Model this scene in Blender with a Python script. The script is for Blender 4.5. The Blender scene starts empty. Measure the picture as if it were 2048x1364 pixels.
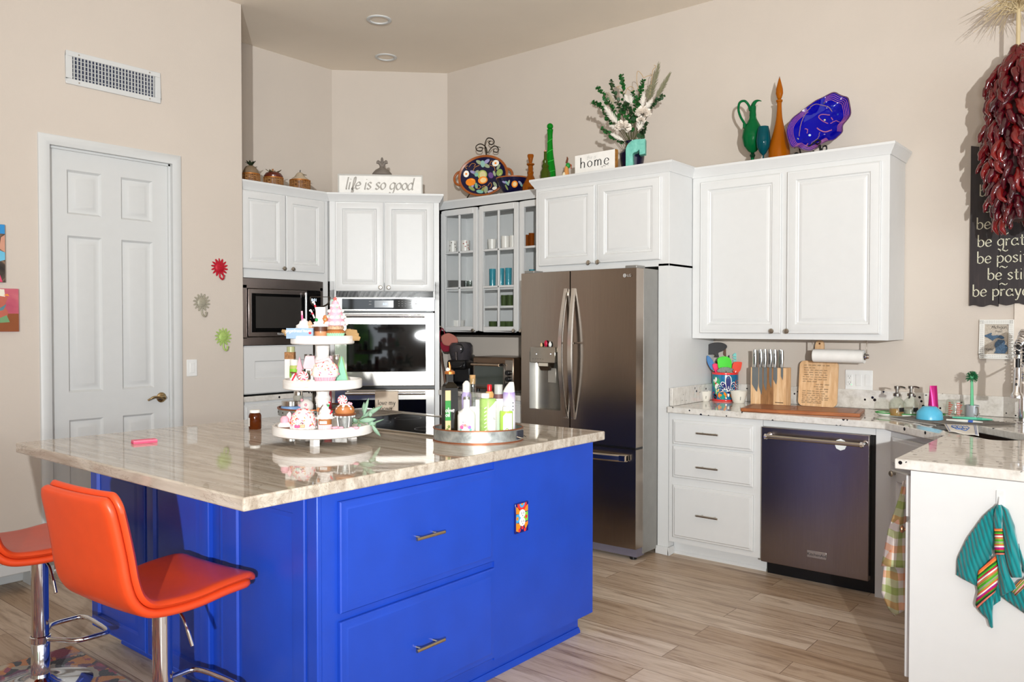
import bpy, bmesh, math, random
from mathutils import Vector, Matrix
PI = math.pi
SC = bpy.context.scene
COL = SC.collection
rnd = random.Random(7)

# ------------------------------------------------------------------ camera
F_PX, YAW, PITCH, ROLL = 1613.18, math.radians(39.398), math.radians(-1.099), math.radians(0.021)
CAM = Vector((0, 0, 1.41))
_f = Vector((-math.sin(YAW)*math.cos(PITCH), math.cos(YAW)*math.cos(PITCH), math.sin(PITCH)))
_r0 = Vector((math.cos(YAW), math.sin(YAW), 0)); _u0 = _r0.cross(_f)
_r = _r0*math.cos(ROLL) + _u0*math.sin(ROLL)
_u = _u0*math.cos(ROLL) - _r0*math.sin(ROLL)
cd = bpy.data.cameras.new('camera'); cam = bpy.data.objects.new('camera', cd); COL.objects.link(cam)
cd.sensor_width = 36; cd.lens = F_PX/2048*36; cd.clip_start = 0.05; cd.clip_end = 200
cam.matrix_world = Matrix(((_r.x, _u.x, -_f.x, CAM.x), (_r.y, _u.y, -_f.y, CAM.y), (_r.z, _u.z, -_f.z, CAM.z), (0, 0, 0, 1)))
SC.camera = cam

# ------------------------------------------------------------------ view, world, lights
SC.view_settings.view_transform = 'Standard'
SC.view_settings.look = 'None'
SC.view_settings.gamma = 1.0
SC.view_settings.exposure = -0.2
SC.view_settings.use_curve_mapping = False
SC.cycles.caustics_reflective = False
SC.cycles.caustics_refractive = False
SC.cycles.sample_clamp_indirect = 4.0
SC.cycles.max_bounces = 8
SC.cycles.transparent_max_bounces = 12

w = bpy.data.worlds.new('daylight'); SC.world = w; w.use_nodes = True
bg = w.node_tree.nodes['Background']
bg.inputs[0].default_value = (0.86, 0.93, 1.0, 1); bg.inputs[1].default_value = 4.3

def area_light(name, loc, target, sx, sy, power, color=(1, 1, 1), shape='RECTANGLE'):
    ld = bpy.data.lights.new(name, 'AREA'); ld.energy = power; ld.color = color
    ld.shape = shape; ld.size = sx; ld.size_y = sy
    o = bpy.data.objects.new(name, ld); COL.objects.link(o)
    o.location = loc
    o.rotation_euler = (Vector(target)-Vector(loc)).to_track_quat('-Z', 'Y').to_euler()
    return o
# added spot lamp standing in for a flashgun: a small hard light above and a little right of the lens, set far behind the camera to lessen falloff
stand_in_pos = CAM - _f*3.3 + _r*0.13 + _u*0.36
sl_ = bpy.data.lights.new('flash_stand_in', 'SPOT'); sl_.energy = 2350; sl_.color = (0.97, 1.0, 1.0); sl_.spot_size = math.radians(66); sl_.spot_blend = 1.0; sl_.shadow_soft_size = .04
flash_stand_in = bpy.data.objects.new('flash_stand_in', sl_); COL.objects.link(flash_stand_in); flash_stand_in.location = stand_in_pos
flash_stand_in.rotation_euler = (Vector((-4.2, 5.0, 2.6))-stand_in_pos).to_track_quat('-Z', 'Y').to_euler()      # soft-edged cone of the added lamp, tilted up into the far corner to even out brightness
# an added fill lamp behind the camera, aimed up to brighten the ceiling
area_light('ceiling_fill', (0.4, -0.5, 1.25), (-0.1, 0.1, 3.5), .4, .4, 95, (0.97, 1.0, 1.0), 'DISK')
# daylight comes from the sky through the patio opening behind the photographer and the next room's window
for nm, lc, tg, sx, sy in (('patio_portal', (1.2, -3.28, 1.28), (1.2, 3, 1.28), 2.4, 2.5), ('side_portal', (3.38, 0.6, 1.6), (-3, 0.6, 1.6), 5.2, 2.6)):
    area_light(nm, lc, tg, sx, sy, 1).data.cycles.is_portal = True

# ------------------------------------------------------------------ picking points on real surfaces
def ray(px, py): return _f + _r*((px-1024)/F_PX) - _u*((py-682)/F_PX)
def on_z(px, py, z): d = ray(px, py); return CAM + d*((z-CAM.z)/d.z)
def on_y(px, py, y): d = ray(px, py); return CAM + d*(y/d.y)
def on_x(px, py, x): d = ray(px, py); return CAM + d*(x/d.x)
def at_d(px, py, depth): return CAM + ray(px, py)*depth
def depth_of(p): return (Vector(p)-CAM).dot(_f)
def spot(px, depth, z):            # the point of the level surface z seen in column px at that distance
    p = at_d(px, 660, depth); return Vector((p.x, p.y, z))
FACE = math.atan2(_f.y, _f.x) - PI/2     # turn about z that faces the room's middle

# ------------------------------------------------------------------ materials
def lin(h):
    if isinstance(h, tuple): return (*h[:3], 1)
    h = h.lstrip('#'); o = []
    for i in (0, 2, 4):
        c = int(h[i:i+2], 16)/255
        o.append(c/12.92 if c <= .04045 else ((c+.055)/1.055)**2.4)
    return (*o, 1)
MATS = {}
class NT:
    def __init__(s, name):
        s.m = bpy.data.materials.new(name); s.m.use_nodes = True
        s.t = s.m.node_tree; s.b = s.t.nodes['Principled BSDF']
    def n(s, typ, **kw):
        nd = s.t.nodes.new(typ)
        for k, v in kw.items():
            if k.startswith('i_'):
                key = k[2:]; key = int(key) if key.isdigit() else key.replace('_', ' ')
                nd.inputs[key].default_value = v
            else: setattr(nd, k, v)
        return nd
    def l(s, a, ao, b, bi): s.t.links.new(a.outputs[ao], b.inputs[bi])
    def coord(s, scale=(1, 1, 1), rot=(0, 0, 0), kind='Object'):
        tc = s.n('ShaderNodeTexCoord'); mp = s.n('ShaderNodeMapping')
        mp.inputs['Scale'].default_value = scale; mp.inputs['Rotation'].default_value = rot
        s.l(tc, kind, mp, 'Vector'); return mp
    def noise(s, co, scale, detail=3, rough=.5, dist=0):
        nd = s.n('ShaderNodeTexNoise'); nd.inputs['Scale'].default_value = scale
        nd.inputs['Detail'].default_value = detail; nd.inputs['Roughness'].default_value = rough
        nd.inputs['Distortion'].default_value = dist
        s.l(co, 0, nd, 'Vector'); return nd
    def ramp(s, src, so, stops, interp='LINEAR'):
        r = s.n('ShaderNodeValToRGB'); e = r.color_ramp.elements; r.color_ramp.interpolation = interp
        while len(e) < len(stops): e.new(0.5)
        for k, (p, c) in enumerate(stops): e[k].position = p; e[k].color = lin(c)
        s.l(src, so, r, 0); return r
    def bump(s, src, so, strength=.1, dist=.01):
        b = s.n('ShaderNodeBump'); b.inputs['Strength'].default_value = strength; b.inputs['Distance'].default_value = dist
        s.l(src, so, b, 'Height'); s.l(b, 0, s.b, 'Normal'); return b
    def mix(s, fac, fo, a, ao, b, bo):
        m = s.n('ShaderNodeMix'); m.data_type = 'RGBA'
        if fac is None: m.inputs[0].default_value = fo
        else: s.l(fac, fo, m, 0)
        for nd, out, idx in ((a, ao, 6), (b, bo, 7)):
            if isinstance(nd, str): m.inputs[idx].default_value = lin(nd)
            else: s.l(nd, out, m, idx)
        return m
    def col(s, nd, out=0): s.l(nd, out, s.b, 'Base Color')
    def set(s, rough=.5, metal=0, spec=.5, coat=0, trans=0, ior=1.45, sheen=0):
        b = s.b
        b.inputs['Roughness'].default_value = rough; b.inputs['Metallic'].default_value = metal
        b.inputs['Specular IOR Level'].default_value = spec; b.inputs['Coat Weight'].default_value = coat
        b.inputs['Transmission Weight'].default_value = trans; b.inputs['IOR'].default_value = ior
        b.inputs['Sheen Weight'].default_value = sheen
        return s
def mt(name, c='#808080', rough=.5, metal=0, spec=.5, coat=0, trans=0, ior=1.45, sheen=0, var=.04, vs=18, bump=0, bs=200, emit=None, es=1):
    """a plain finish with a faint procedural unevenness"""
    if name in MATS: return MATS[name]
    t = NT(name).set(rough, metal, spec, coat, trans, ior, sheen)
    a = lin(c)
    lo = tuple(x*(1-var) for x in a[:3]); hi = tuple(min(1, x*(1+var)) for x in a[:3])
    co = t.coord(); nz = t.noise(co, vs)
    t.col(t.ramp(nz, 0, [(.3, lo), (.7, hi)]))
    if bump:
        n2 = t.noise(co, bs, 2); t.bump(n2, 0, bump, .002)
    if emit:
        t.b.inputs['Emission Color'].default_value = lin(emit); t.b.inputs['Emission Strength'].default_value = es
    MATS[name] = t.m; return t.m
def glass(name, c, alpha=.12, rough=.02):
    """thin clear pane"""
    if name in MATS: return MATS[name]
    t = NT(name)
    nt = t.t; out = nt.nodes['Material Output']; nt.nodes.remove(t.b)
    tr = t.n('ShaderNodeBsdfTransparent'); tr.inputs[0].default_value = lin(c)
    gl = t.n('ShaderNodeBsdfGlossy'); gl.inputs['Roughness'].default_value = rough
    lw = t.n('ShaderNodeLayerWeight'); lw.inputs[0].default_value = .5
    pw = t.n('ShaderNodeMath', operation='POWER'); pw.inputs[1].default_value = 4; t.l(lw, 'Facing', pw, 0)
    mul = t.n('ShaderNodeMath', operation='MULTIPLY_ADD'); mul.inputs[1].default_value = .55; mul.inputs[2].default_value = alpha; t.l(pw, 0, mul, 0)
    mx = t.n('ShaderNodeMixShader'); t.l(mul, 0, mx, 0); t.l(tr, 0, mx, 1); t.l(gl, 0, mx, 2)
    t.l(mx, 0, out, 0)
    MATS[name] = t.m; return t.m

def M_wall(name, c):
    t = NT(name).set(.75, spec=.25); co = t.coord()
    a = lin(c); nz = t.noise(co, 3, 4)
    t.col(t.ramp(nz, 0, [(.3, tuple(x*.97 for x in a[:3])), (.7, a[:3])]))
    t.bump(t.noise(co, 120, 3), 0, .12, .004); return t.m
WALL = M_wall('wall_paint', (.60, .53, .465))
CEIL = M_wall('ceiling_paint', (.86, .77, .66))
WHITE = mt('cabinet_white', (.66, .66, .655), .38, coat=.03, var=.01)
TRIM = mt('trim_white', (.60, .605, .60), .4, var=.01)
BLUE = mt('blue_paint', (.010, .058, .45), .38, spec=.6, coat=.0, var=.06, vs=6)
BLACK = mt('black_plastic', '#0e0e10', .35)
BLACKG = mt('black_glass', '#050506', .04, spec=.6)
CHROME = mt('chrome', '#e2e2e4', .08, 1, var=.01)
NICKEL = mt('brushed_nickel', '#b6aea2', .28, 1, var=.05)
IRON = mt('dark_iron', '#2c241c', .45, .7)
def M_steel(name, c, rough, scale):
    t = NT(name).set(rough, 1)
    co = t.coord(scale); nz = t.noise(co, 6, 4, .6); a = lin(c)[:3]
    t.col(t.ramp(nz, 0, [(.3, tuple(x*.9 for x in a)), (.7, a)]))
    co2 = t.coord((1.2, 1.2, .5)); t.bump(t.noise(co2, 3.0, 1), 0, .10, .03)
    return t.m
STEEL = M_steel('stainless_steel', '#a3968a', .24, (40, 40, 1))
STEELB = M_steel('bright_stainless', '#d6d2cc', .17, (1, 1, 60))
STEELD = M_steel('dark_stainless', '#958b88', .27, (40, 1, 1))
STEELG = mt('grey_side_steel', '#92908c', .42, .55)
def M_granite():
    t = NT('white_granite').set(.05, spec=.5); co = t.coord()
    n1 = t.noise(t.coord((1, 2.2, 1)), 20, 7, .7); base = t.ramp(n1, 0, [(.30, '#b5aea5'), (.45, '#cfcac3'), (.62, '#dcd8d2')])
    v = t.n('ShaderNodeTexVoronoi'); v.inputs['Scale'].default_value = 30; t.l(co, 0, v, 'Vector')
    n2 = t.noise(co, 9, 2); th = t.n('ShaderNodeMath', operation='MULTIPLY'); t.l(n2, 0, th, 0); th.inputs[1].default_value = .42
    lt = t.n('ShaderNodeMath', operation='LESS_THAN'); t.l(v, 'Distance', lt, 0); t.l(th, 0, lt, 1)
    n3 = t.noise(co, 14, 1); g = t.n('ShaderNodeMath', operation='GREATER_THAN'); t.l(n3, 0, g, 0); g.inputs[1].default_value = .49
    mu = t.n('ShaderNodeMath', operation='MULTIPLY'); t.l(lt, 0, mu, 0); t.l(g, 0, mu, 1)
    t.col(t.mix(mu, 0, base, 0, '#17161c', 0), 2); return t.m
GRANITE = M_granite()
def M_quartzite():
    t = NT('taupe_quartzite').set(.035, spec=.6)
    co = t.coord((1.0, 13, 7.5), (0, 0, .10))
    n1 = t.noise(co, 2.2, 8, .62, .6)
    base = t.ramp(n1, 0, [(.26, '#9a8b7a'), (.42, '#b2a596'), (.55, '#c4baac'), (.72, '#d4ccc2')])
    n2 = t.noise(t.coord((.8, 5, 5), (0, 0, .16)), 3.1, 5, .7, 1.2)
    vein = t.ramp(n2, 0, [(.485, '#ffffff'), (.50, '#6e5a48'), (.515, '#ffffff')])
    m = t.n('ShaderNodeMix'); m.data_type = 'RGBA'; m.blend_type = 'MULTIPLY'; m.inputs[0].default_value = .4
    t.l(base, 0, m, 6); t.l(vein, 0, m, 7); t.col(m, 2); return t.m
QUARTZ = M_quartzite()
def M_floor():
    t = NT('grey_brown_planks').set(.36, spec=.35)
    co = t.coord()
    br = t.n('ShaderNodeTexBrick'); br.offset = .37; br.inputs['Scale'].default_value = 1
    br.inputs['Brick Width'].default_value = 1.22; br.inputs['Row Height'].default_value = .152
    br.inputs['Mortar Size'].default_value = .0016; br.inputs['Bias'].default_value = 0
    br.inputs['Color1'].default_value = (0, 0, 0, 1); br.inputs['Color2'].default_value = (1, 1, 1, 1); br.inputs['Mortar'].default_value = (.5, .5, .5, 1)
    t.l(co, 0, br, 'Vector')
    # shift the grain per plank
    cb = t.n('ShaderNodeCombineXYZ'); mm = t.n('ShaderNodeMath', operation='MULTIPLY'); mm.inputs[1].default_value = 13
    t.l(br, 'Color', mm, 0); t.l(mm, 0, cb, 2)
    ad = t.n('ShaderNodeVectorMath', operation='ADD'); mp = t.coord((1.3, 12, 1)); t.l(mp, 0, ad, 0); t.l(cb, 0, ad, 1)
    n1 = t.noise(ad, 2.0, 7, .66, .8)
    grain = t.ramp(n1, 0, [(.25, '#8b7561'), (.38, '#b29c87'), (.50, '#cdb9a4'), (.70, '#dccbb8')])
    tint = t.ramp(br, 'Color', [(0, '#d6c9bb'), (1, '#ffffff')])
    m = t.n('ShaderNodeMix'); m.data_type = 'RGBA'; m.blend_type = 'MULTIPLY'; m.inputs[0].default_value = 1
    t.l(grain, 0, m, 6); t.l(tint, 0, m, 7)
    t.col(t.mix(br, 'Fac', m, 2, '#7b6450', 0), 2)
    t.bump(n1, 0, .06, .002); return t.m
FLOOR = M_floor()
def M_streak(name, stops, scale=(1, 8, 8), ns=6, rough=.45, bump=.05, dist=.4, coat=0):
    if name in MATS: return MATS[name]
    t = NT(name).set(rough, coat=coat); n = t.noise(t.coord(scale), ns, 6, .6, dist)
    t.col(t.ramp(n, 0, stops)); t.bump(n, 0, bump, .002); MATS[name] = t.m; return t.m
WOODL = M_streak('light_maple', [(.3, '#c79a6c'), (.55, '#deb78c'), (.75, '#e8c9a3')], (8, 8, 1))
WOODM = M_streak('walnut_stripe', [(.3, '#7d5836'), (.55, '#9a6d45'), (.75, '#b5875a')], (8, 8, 1))
WOODB = M_streak('board_cherry', [(.3, '#7a3c16'), (.55, '#99572a'), (.75, '#ad6b38')], (1.2, 9, 9), coat=.2)
WOODD = M_streak('dark_wood', [(.3, '#3a2114'), (.6, '#5b3822'), (.8, '#6e482e')], (8, 8, 1))
BARN = M_streak('dark_barn_boards', [(.3, '#1d1719'), (.6, '#2c2426'), (.85, '#4b3c38')], (9, 9, 1), 4)
DISTRESS = M_streak('distressed_white', [(.26, '#b9a79b'), (.36, '#ded6d0'), (.5, '#eeeae6'), (.8, '#f2efec')], (1, 1, 9), 4, .6)
GALV = M_streak('galvanised', [(.3, '#7e817f'), (.5, '#a5a8a5'), (.7, '#c4c6c2')], (1, 1, 1), 22, .45)
for _g in (GALV,): _g.node_tree.nodes['Principled BSDF'].inputs['Metallic'].default_value = .7
COPPER = mt('copper_rim', '#9a5a3a', .4, .6)

# ------------------------------------------------------------------ meshes
class MB:
    def __init__(s): s.v = []; s.f = []
    def pt(s, p): s.v.append(tuple(p)); return len(s.v)-1
    def face(s, ps):
        s.f.append([s.pt(p) for p in ps]); return s
    def box(s, a, b):
        x0, y0, z0 = a; x1, y1, z1 = b
        i = len(s.v)
        s.v += [(x0, y0, z0), (x1, y0, z0), (x1, y1, z0), (x0, y1, z0), (x0, y0, z1), (x1, y0, z1), (x1, y1, z1), (x0, y1, z1)]
        for q in ((3, 2, 1, 0), (4, 5, 6, 7), (0, 1, 5, 4), (1, 2, 6, 5), (2, 3, 7, 6), (3, 0, 4, 7)): s.f.append([i+k for k in q])
        return s
    def obox(s, c, half, ax):          # box with axes ax (three vectors)
        i = len(s.v); c = Vector(c)
        for sz in (-1, 1):
            for sx, sy in ((-1, -1), (1, -1), (1, 1), (-1, 1)):
                s.v.append(tuple(c + ax[0]*half[0]*sx + ax[1]*half[1]*sy + ax[2]*half[2]*sz))
        for q in ((3, 2, 1, 0), (4, 5, 6, 7), (0, 1, 5, 4), (1, 2, 6, 5), (2, 3, 7, 6), (3, 0, 4, 7)): s.f.append([i+k for k in q])
        return s
    def prism(s, pts, vec):            # pts: 3D outline, swept by vec
        n = len(pts); vec = Vector(vec); i = len(s.v)
        s.v += [tuple(p) for p in pts] + [tuple(Vector(p)+vec) for p in pts]
        s.f.append([i+k for k in range(n)][::-1]); s.f.append([i+n+k for k in range(n)])
        for k in range(n): s.f.append([i+k, i+(k+1) % n, i+n+(k+1) % n, i+n+k])
        return s
    def lathe(s, prof, c=(0, 0, 0), seg=28, sx=1, sy=1, ax='z'):
        i0 = len(s.v); rows = []
        for r, z in prof:
            if abs(r) < 1e-6:
                rows.append([s.pt((0, 0, z))])
            else:
                rows.append([s.pt((r*sx*math.cos(2*PI*k/seg), r*sy*math.sin(2*PI*k/seg), z)) for k in range(seg)])
        for a, b in zip(rows, rows[1:]):
            for k in range(seg):
                k2 = (k+1) % seg
                q = [a[k % len(a)], a[k2 % len(a)], b[k2 % len(b)], b[k % len(b)]]
                u = []
                for x in q:
                    if x not in u: u.append(x)
                if len(u) >= 3: s.f.append(u)
        for j in range(i0, len(s.v)):
            x, y, z = s.v[j]
            if ax == 'x': x, y, z = z, x, y
            elif ax == 'y': x, y, z = x, z, y
            s.v[j] = (x+c[0], y+c[1], z+c[2])
        return s
    def cyl(s, c, r, z0, z1, seg=24, ax='z'): return s.lathe([(0, z0), (r, z0), (r, z1), (0, z1)], c, seg, ax=ax)
    def ball(s, c, r, seg=16, sx=1, sy=1, sz=1):
        n = max(6, seg//2)
        return s.lathe([(r*math.sin(PI*k/n) if 0 < k < n else 0, -r*sz*math.cos(PI*k/n)) for k in range(n+1)], c, seg, sx, sy)
    def tube(s, path, r, seg=8, cap=True, closed=False):
        P = [Vector(p) for p in path]; n = len(P)
        R = r if isinstance(r, (list, tuple)) else [r]*n
        up = None; rings = []
        for k in range(n):
            t = (P[(k+1) % n]-P[k-1]) if closed else (P[min(k+1, n-1)]-P[max(k-1, 0)])
            if t.length < 1e-9: t = Vector((0, 0, 1))
            t.normalize()
            if up is None:
                up = Vector((0, 0, 1)) if abs(t.z) < .9 else Vector((1, 0, 0))
            up = (up - t*up.dot(t))
            if up.length < 1e-6: up = t.orthogonal()
            up.normalize(); sd = t.cross(up)
            rings.append([s.pt(P[k] + (up*math.cos(2*PI*j/seg)+sd*math.sin(2*PI*j/seg))*R[k]) for j in range(seg)])
        m = n if closed else n-1
        for k in range(m):
            a, b = rings[k], rings[(k+1) % n]
            for j in range(seg): s.f.append([a[j], a[(j+1) % seg], b[(j+1) % seg], b[j]])
        if cap and not closed: s.f.append(rings[0][::-1]); s.f.append(rings[-1])
        return s
    def relief(s, x0, z0, x1, z1, rings, y=0.0):
        """moulded panel on the plane y facing -y: rings of (inset, out)"""
        prev = None
        for ins, out in rings:
            q = [s.pt((x0+ins, y-out, z0+ins)), s.pt((x1-ins, y-out, z0+ins)), s.pt((x1-ins, y-out, z1-ins)), s.pt((x0+ins, y-out, z1-ins))]
            if prev:
                for k in range(4): s.f.append([prev[k], prev[(k+1) % 4], q[(k+1) % 4], q[k]])
            prev = q
        s.f.append(prev); return s
    def sweep(s, prof, path, side=1, closed=False):
        """prof (out, z) swept along a level path of (x, y), mitred"""
        P = [Vector((p[0], p[1])) for p in path]; n = len(P); rows = []
        for k in range(n):
            def nrm(a, b):
                d = (b-a).normalized(); return Vector((d.y, -d.x))*side
            if closed: n1, n2 = nrm(P[k-1], P[k]), nrm(P[k], P[(k+1) % n])
            else:
                n1 = nrm(P[max(k-1, 0)], P[max(k, 1)]); n2 = nrm(P[min(k, n-2)], P[min(k+1, n-1)])
            m = (n1+n2); m = m/ max(.2, (m.length_squared/2)) if m.length > 1e-6 else n1
            rows.append([s.pt((P[k].x+m.x*o, P[k].y+m.y*o, z)) for o, z in prof])
        L = len(prof)
        for k in range(n if closed else n-1):
            a, b = rows[k], rows[(k+1) % n]
            for j in range(L): s.f.append([a[j], a[(j+1) % L], b[(j+1) % L], b[j]])
        if not closed: s.f.append(rows[0]); s.f.append(rows[-1][::-1])
        return s
    def grid(s, P, closed_u=False):    # P[i][j] points
        I = [[s.pt(p) for p in row] for row in P]
        for i in range(len(I) if closed_u else len(I)-1):
            a, b = I[i], I[(i+1) % len(I)]
            for j in range(len(a)-1): s.f.append([a[j], a[j+1], b[j+1], b[j]])
        return s
    def merge(s, o, mat=None):
        i = len(s.v); s.v += [tuple(mat @ Vector(p)) if mat else p for p in o.v]
        s.f += [[i+k for k in f] for f in o.f]; return s
    def build(s, name, mat, parent=None, bevel=0, seg=2, angle=38, thick=0, sub=0, weld=True, loc=None):
        me = bpy.data.meshes.new(name)
        bm = bmesh.new()
        vs = [bm.verts.new(p) for p in s.v]
        for f in s.f:
            try: bm.faces.new([vs[k] for k in f])
            except ValueError: pass
        if weld: bmesh.ops.remove_doubles(bm, verts=bm.verts, dist=1e-5)
        bmesh.ops.recalc_face_normals(bm, faces=bm.faces)
        bm.to_mesh(me); bm.free()
        me.materials.append(mat)
        me.polygons.foreach_set('use_smooth', [True]*len(me.polygons))
        me.set_sharp_from_angle(angle=math.radians(angle))
        o = bpy.data.objects.new(name, me); COL.objects.link(o)
        if parent is not None: o.parent = parent
        if loc is not None: o.location = loc
        if thick:
            md = o.modifiers.new('thickness', 'SOLIDIFY'); md.thickness = thick; md.offset = 0
        if sub:
            md = o.modifiers.new('smooth', 'SUBSURF'); md.levels = sub; md.render_levels = sub
        if bevel:
            md = o.modifiers.new('bevel', 'BEVEL'); md.width = bevel; md.segments = seg; md.limit_method = 'ANGLE'; md.angle_limit = math.radians(40)
        return o
def tag(o, label=None, cat=None, group=None, kind=None):
    if label: o['label'] = label
    if cat: o['category'] = cat
    if group: o['group'] = group
    if kind: o['kind'] = kind
    return o
def thing(name, label, cat, loc=(0, 0, 0), rz=0, group=None):
    o = bpy.data.objects.new(name, None); COL.objects.link(o); o.empty_display_size = .05
    o.location = loc; o.rotation_euler = (0, 0, rz)
    return tag(o, label, cat, group)
def dup(o, parent=None):
    c = o.copy(); COL.objects.link(c); c.parent = parent
    for ch in list(o.children): dup(ch, c)
    return c
def struct(name, m, mat, **k): return tag(m.build(name, mat, **k), kind='structure')

def curve(pts, n=6, closed=False):      # Catmull-Rom through points of any dimension
    P = [Vector(p) for p in pts]; N = len(P); out = []
    segs = N if closed else N-1
    for i in range(segs):
        if closed: a, b, c, d = P[i-1], P[i], P[(i+1) % N], P[(i+2) % N]
        else: a, b, c, d = P[max(i-1, 0)], P[i], P[i+1], P[min(i+2, N-1)]
        for k in range(n):
            t = k/n
            out.append(.5*((2*b)+(c-a)*t+(2*a-5*b+4*c-d)*t*t+(3*b-a-3*c+d)*t**3))
    if not closed: out.append(P[-1])
    return out

# ------------------------------------------------------------------ lettering drawn with a broad pen
GL = {
 'a': (.95, [[(.72, .85), (.42, 1.0), (.08, .65), (.1, .2), (.38, 0), (.68, .2), (.74, .6)], [(.76, 1), (.74, .3), (.92, .02)]]),
 'b': (.9, [[(.1, 1.75), (.1, .05)], [(.1, .68), (.42, 1), (.76, .75), (.76, .28), (.45, 0), (.1, .12)]]),
 'c': (.8, [[(.7, .8), (.4, 1), (.08, .62), (.1, .22), (.4, 0), (.72, .2)]]),
 'd': (.95, [[(.76, 1.75), (.76, .25), (.92, .02)], [(.74, .8), (.42, 1), (.08, .65), (.1, .2), (.38, 0), (.74, .25)]]),
 'e': (.82, [[(.1, .48), (.72, .6), (.62, .92), (.36, 1), (.08, .62), (.12, .18), (.42, 0), (.76, .2)]]),
 'f': (.6, [[(.72, 1.55), (.5, 1.75), (.28, 1.4), (.28, 0)], [(.02, .95), (.6, .95)]]),
 'F': (.62, [[(.3, .1), (.52, .9), (.52, 1.6), (.34, 1.7), (.28, 1.2), (.3, -.5), (.45, -.6), (.5, -.2), (.2, .1), (.6, .1)]]),
 'g': (.92, [[(.72, .85), (.42, 1.0), (.08, .65), (.12, .22), (.4, .05), (.7, .28)], [(.76, 1), (.76, -.25), (.5, -.62), (.1, -.42)]]),
 'h': (.88, [[(.1, 1.75), (.1, 0)], [(.1, .6), (.4, 1), (.7, .75), (.7, 0)]]),
 'i': (.34, [[(.15, 1), (.15, .1), (.26, .0)], [(.13, 1.40), (.17, 1.48)]]),
 'l': (.36, [[(.14, 1.75), (.14, .15), (.26, 0)]]),
 'm': (1.28, [[(.1, 1), (.1, 0)], [(.1, .66), (.36, 1), (.58, .72), (.58, 0)], [(.58, .66), (.84, 1), (1.08, .72), (1.08, 0)]]),
 'n': (.88, [[(.1, 1), (.1, 0)], [(.1, .62), (.42, 1), (.7, .75), (.7, 0)]]),
 'o': (.86, [[(.42, 1), (.1, .72), (.1, .28), (.42, 0), (.74, .28), (.74, .72), (.42, 1)]]),
 'p': (.9, [[(.1, 1), (.1, -.62)], [(.1, .68), (.42, 1), (.76, .75), (.76, .28), (.45, 0), (.1, .12)]]),
 'r': (.62, [[(.1, 1), (.1, 0)], [(.1, .58), (.3, .92), (.58, .92)]]),
 's': (.72, [[(.62, .85), (.36, 1), (.1, .78), (.35, .52), (.62, .27), (.36, 0), (.05, .15)]]),
 't': (.62, [[(.28, 1.45), (.28, .2), (.42, 0), (.6, .1)], [(.03, 1), (.55, 1)]]),
 'u': (.9, [[(.1, 1), (.1, .3), (.36, 0), (.7, .3)], [(.72, 1), (.72, .2), (.86, 0)]]),
 'v': (.8, [[(.05, 1), (.37, .02)], [(.37, .02), (.72, 1)]]),
 'x': (.78, [[(.08, 1), (.7, 0)], [(.68, 1), (.08, 0)]]),
 'y': (.84, [[(.08, 1), (.4, .08)], [(.76, 1), (.36, -.45), (.08, -.55)]]),
 'M': (1.3, [[(.1, 0), (.2, 1.5)], [(.2, 1.5), (.62, .4)], [(.62, .4), (1.05, 1.5)], [(1.05, 1.5), (1.15, 0)]]),
 'P': (.9, [[(.15, 1.5), (.12, 0)], [(.1, 1.45), (.55, 1.5), (.8, 1.1), (.5, .75), (.15, .75)]]),
 'H': (1.1, [[(.15, 1.5), (.1, 0)], [(.95, 1.55), (.85, 0)], [(.0, .7), (1.0, .85)]]),
 '~': (1, [[(.0, .42), (.22, .62), (.5, .5), (.75, .38), (1.0, .58)]]),
 ' ': (.5, []),
}
def pen(text, size, w=.16, nib=.5, contrast=.35, shear=0, track=.08):
    """flat ribbons in (x, z); returns (mesh builder with y = 0, width)"""
    m = MB(); x = 0
    for ch in text:
        adv, strokes = GL[ch]
        for st in strokes:
            pts = curve(st, 7) if len(st) > 2 else [Vector(st[0])+(Vector(st[1])-Vector(st[0]))*k/4 for k in range(5)]
            L = []; Rr = []
            for k in range(len(pts)):
                d = pts[min(k+1, len(pts)-1)]-pts[max(k-1, 0)]
                a = math.atan2(d.y, d.x); hw = w/2*(contrast+(1-contrast)*abs(math.sin(a-nib)))
                nx, ny = -math.sin(a)*hw, math.cos(a)*hw
                for lst, sg in ((L, 1), (Rr, -1)):
                    px, py = pts[k].x+sg*nx, pts[k].y+sg*ny
                    lst.append(((x+px+py*shear)*size, 0, py*size))
            m.grid([L, Rr])
        x += adv+track
    return m, (x-track)*size
def font(text, size, align='CENTER'):
    """block lettering from the built-in face, as a mesh builder in (x, z)"""
    cu = bpy.data.curves.new('t', 'FONT'); cu.body = text; cu.size = size; cu.align_x = align
    ob = bpy.data.objects.new('t', cu); COL.objects.link(ob)
    dg = bpy.context.evaluated_depsgraph_get(); dg.update()
    me = bpy.data.meshes.new_from_object(ob.evaluated_get(dg))
    m = MB(); m.v = [(v.co.x, 0, v.co.y) for v in me.vertices]; m.f = [list(p.vertices) for p in me.polygons]
    bpy.data.objects.remove(ob); bpy.data.curves.remove(cu); bpy.data.meshes.remove(me)
    return m
def put(m, x=0, y=0, z=0):
    o = MB(); o.v = [(a+x, b+y, c+z) for a, b, c in m.v]; o.f = m.f; return o
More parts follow.
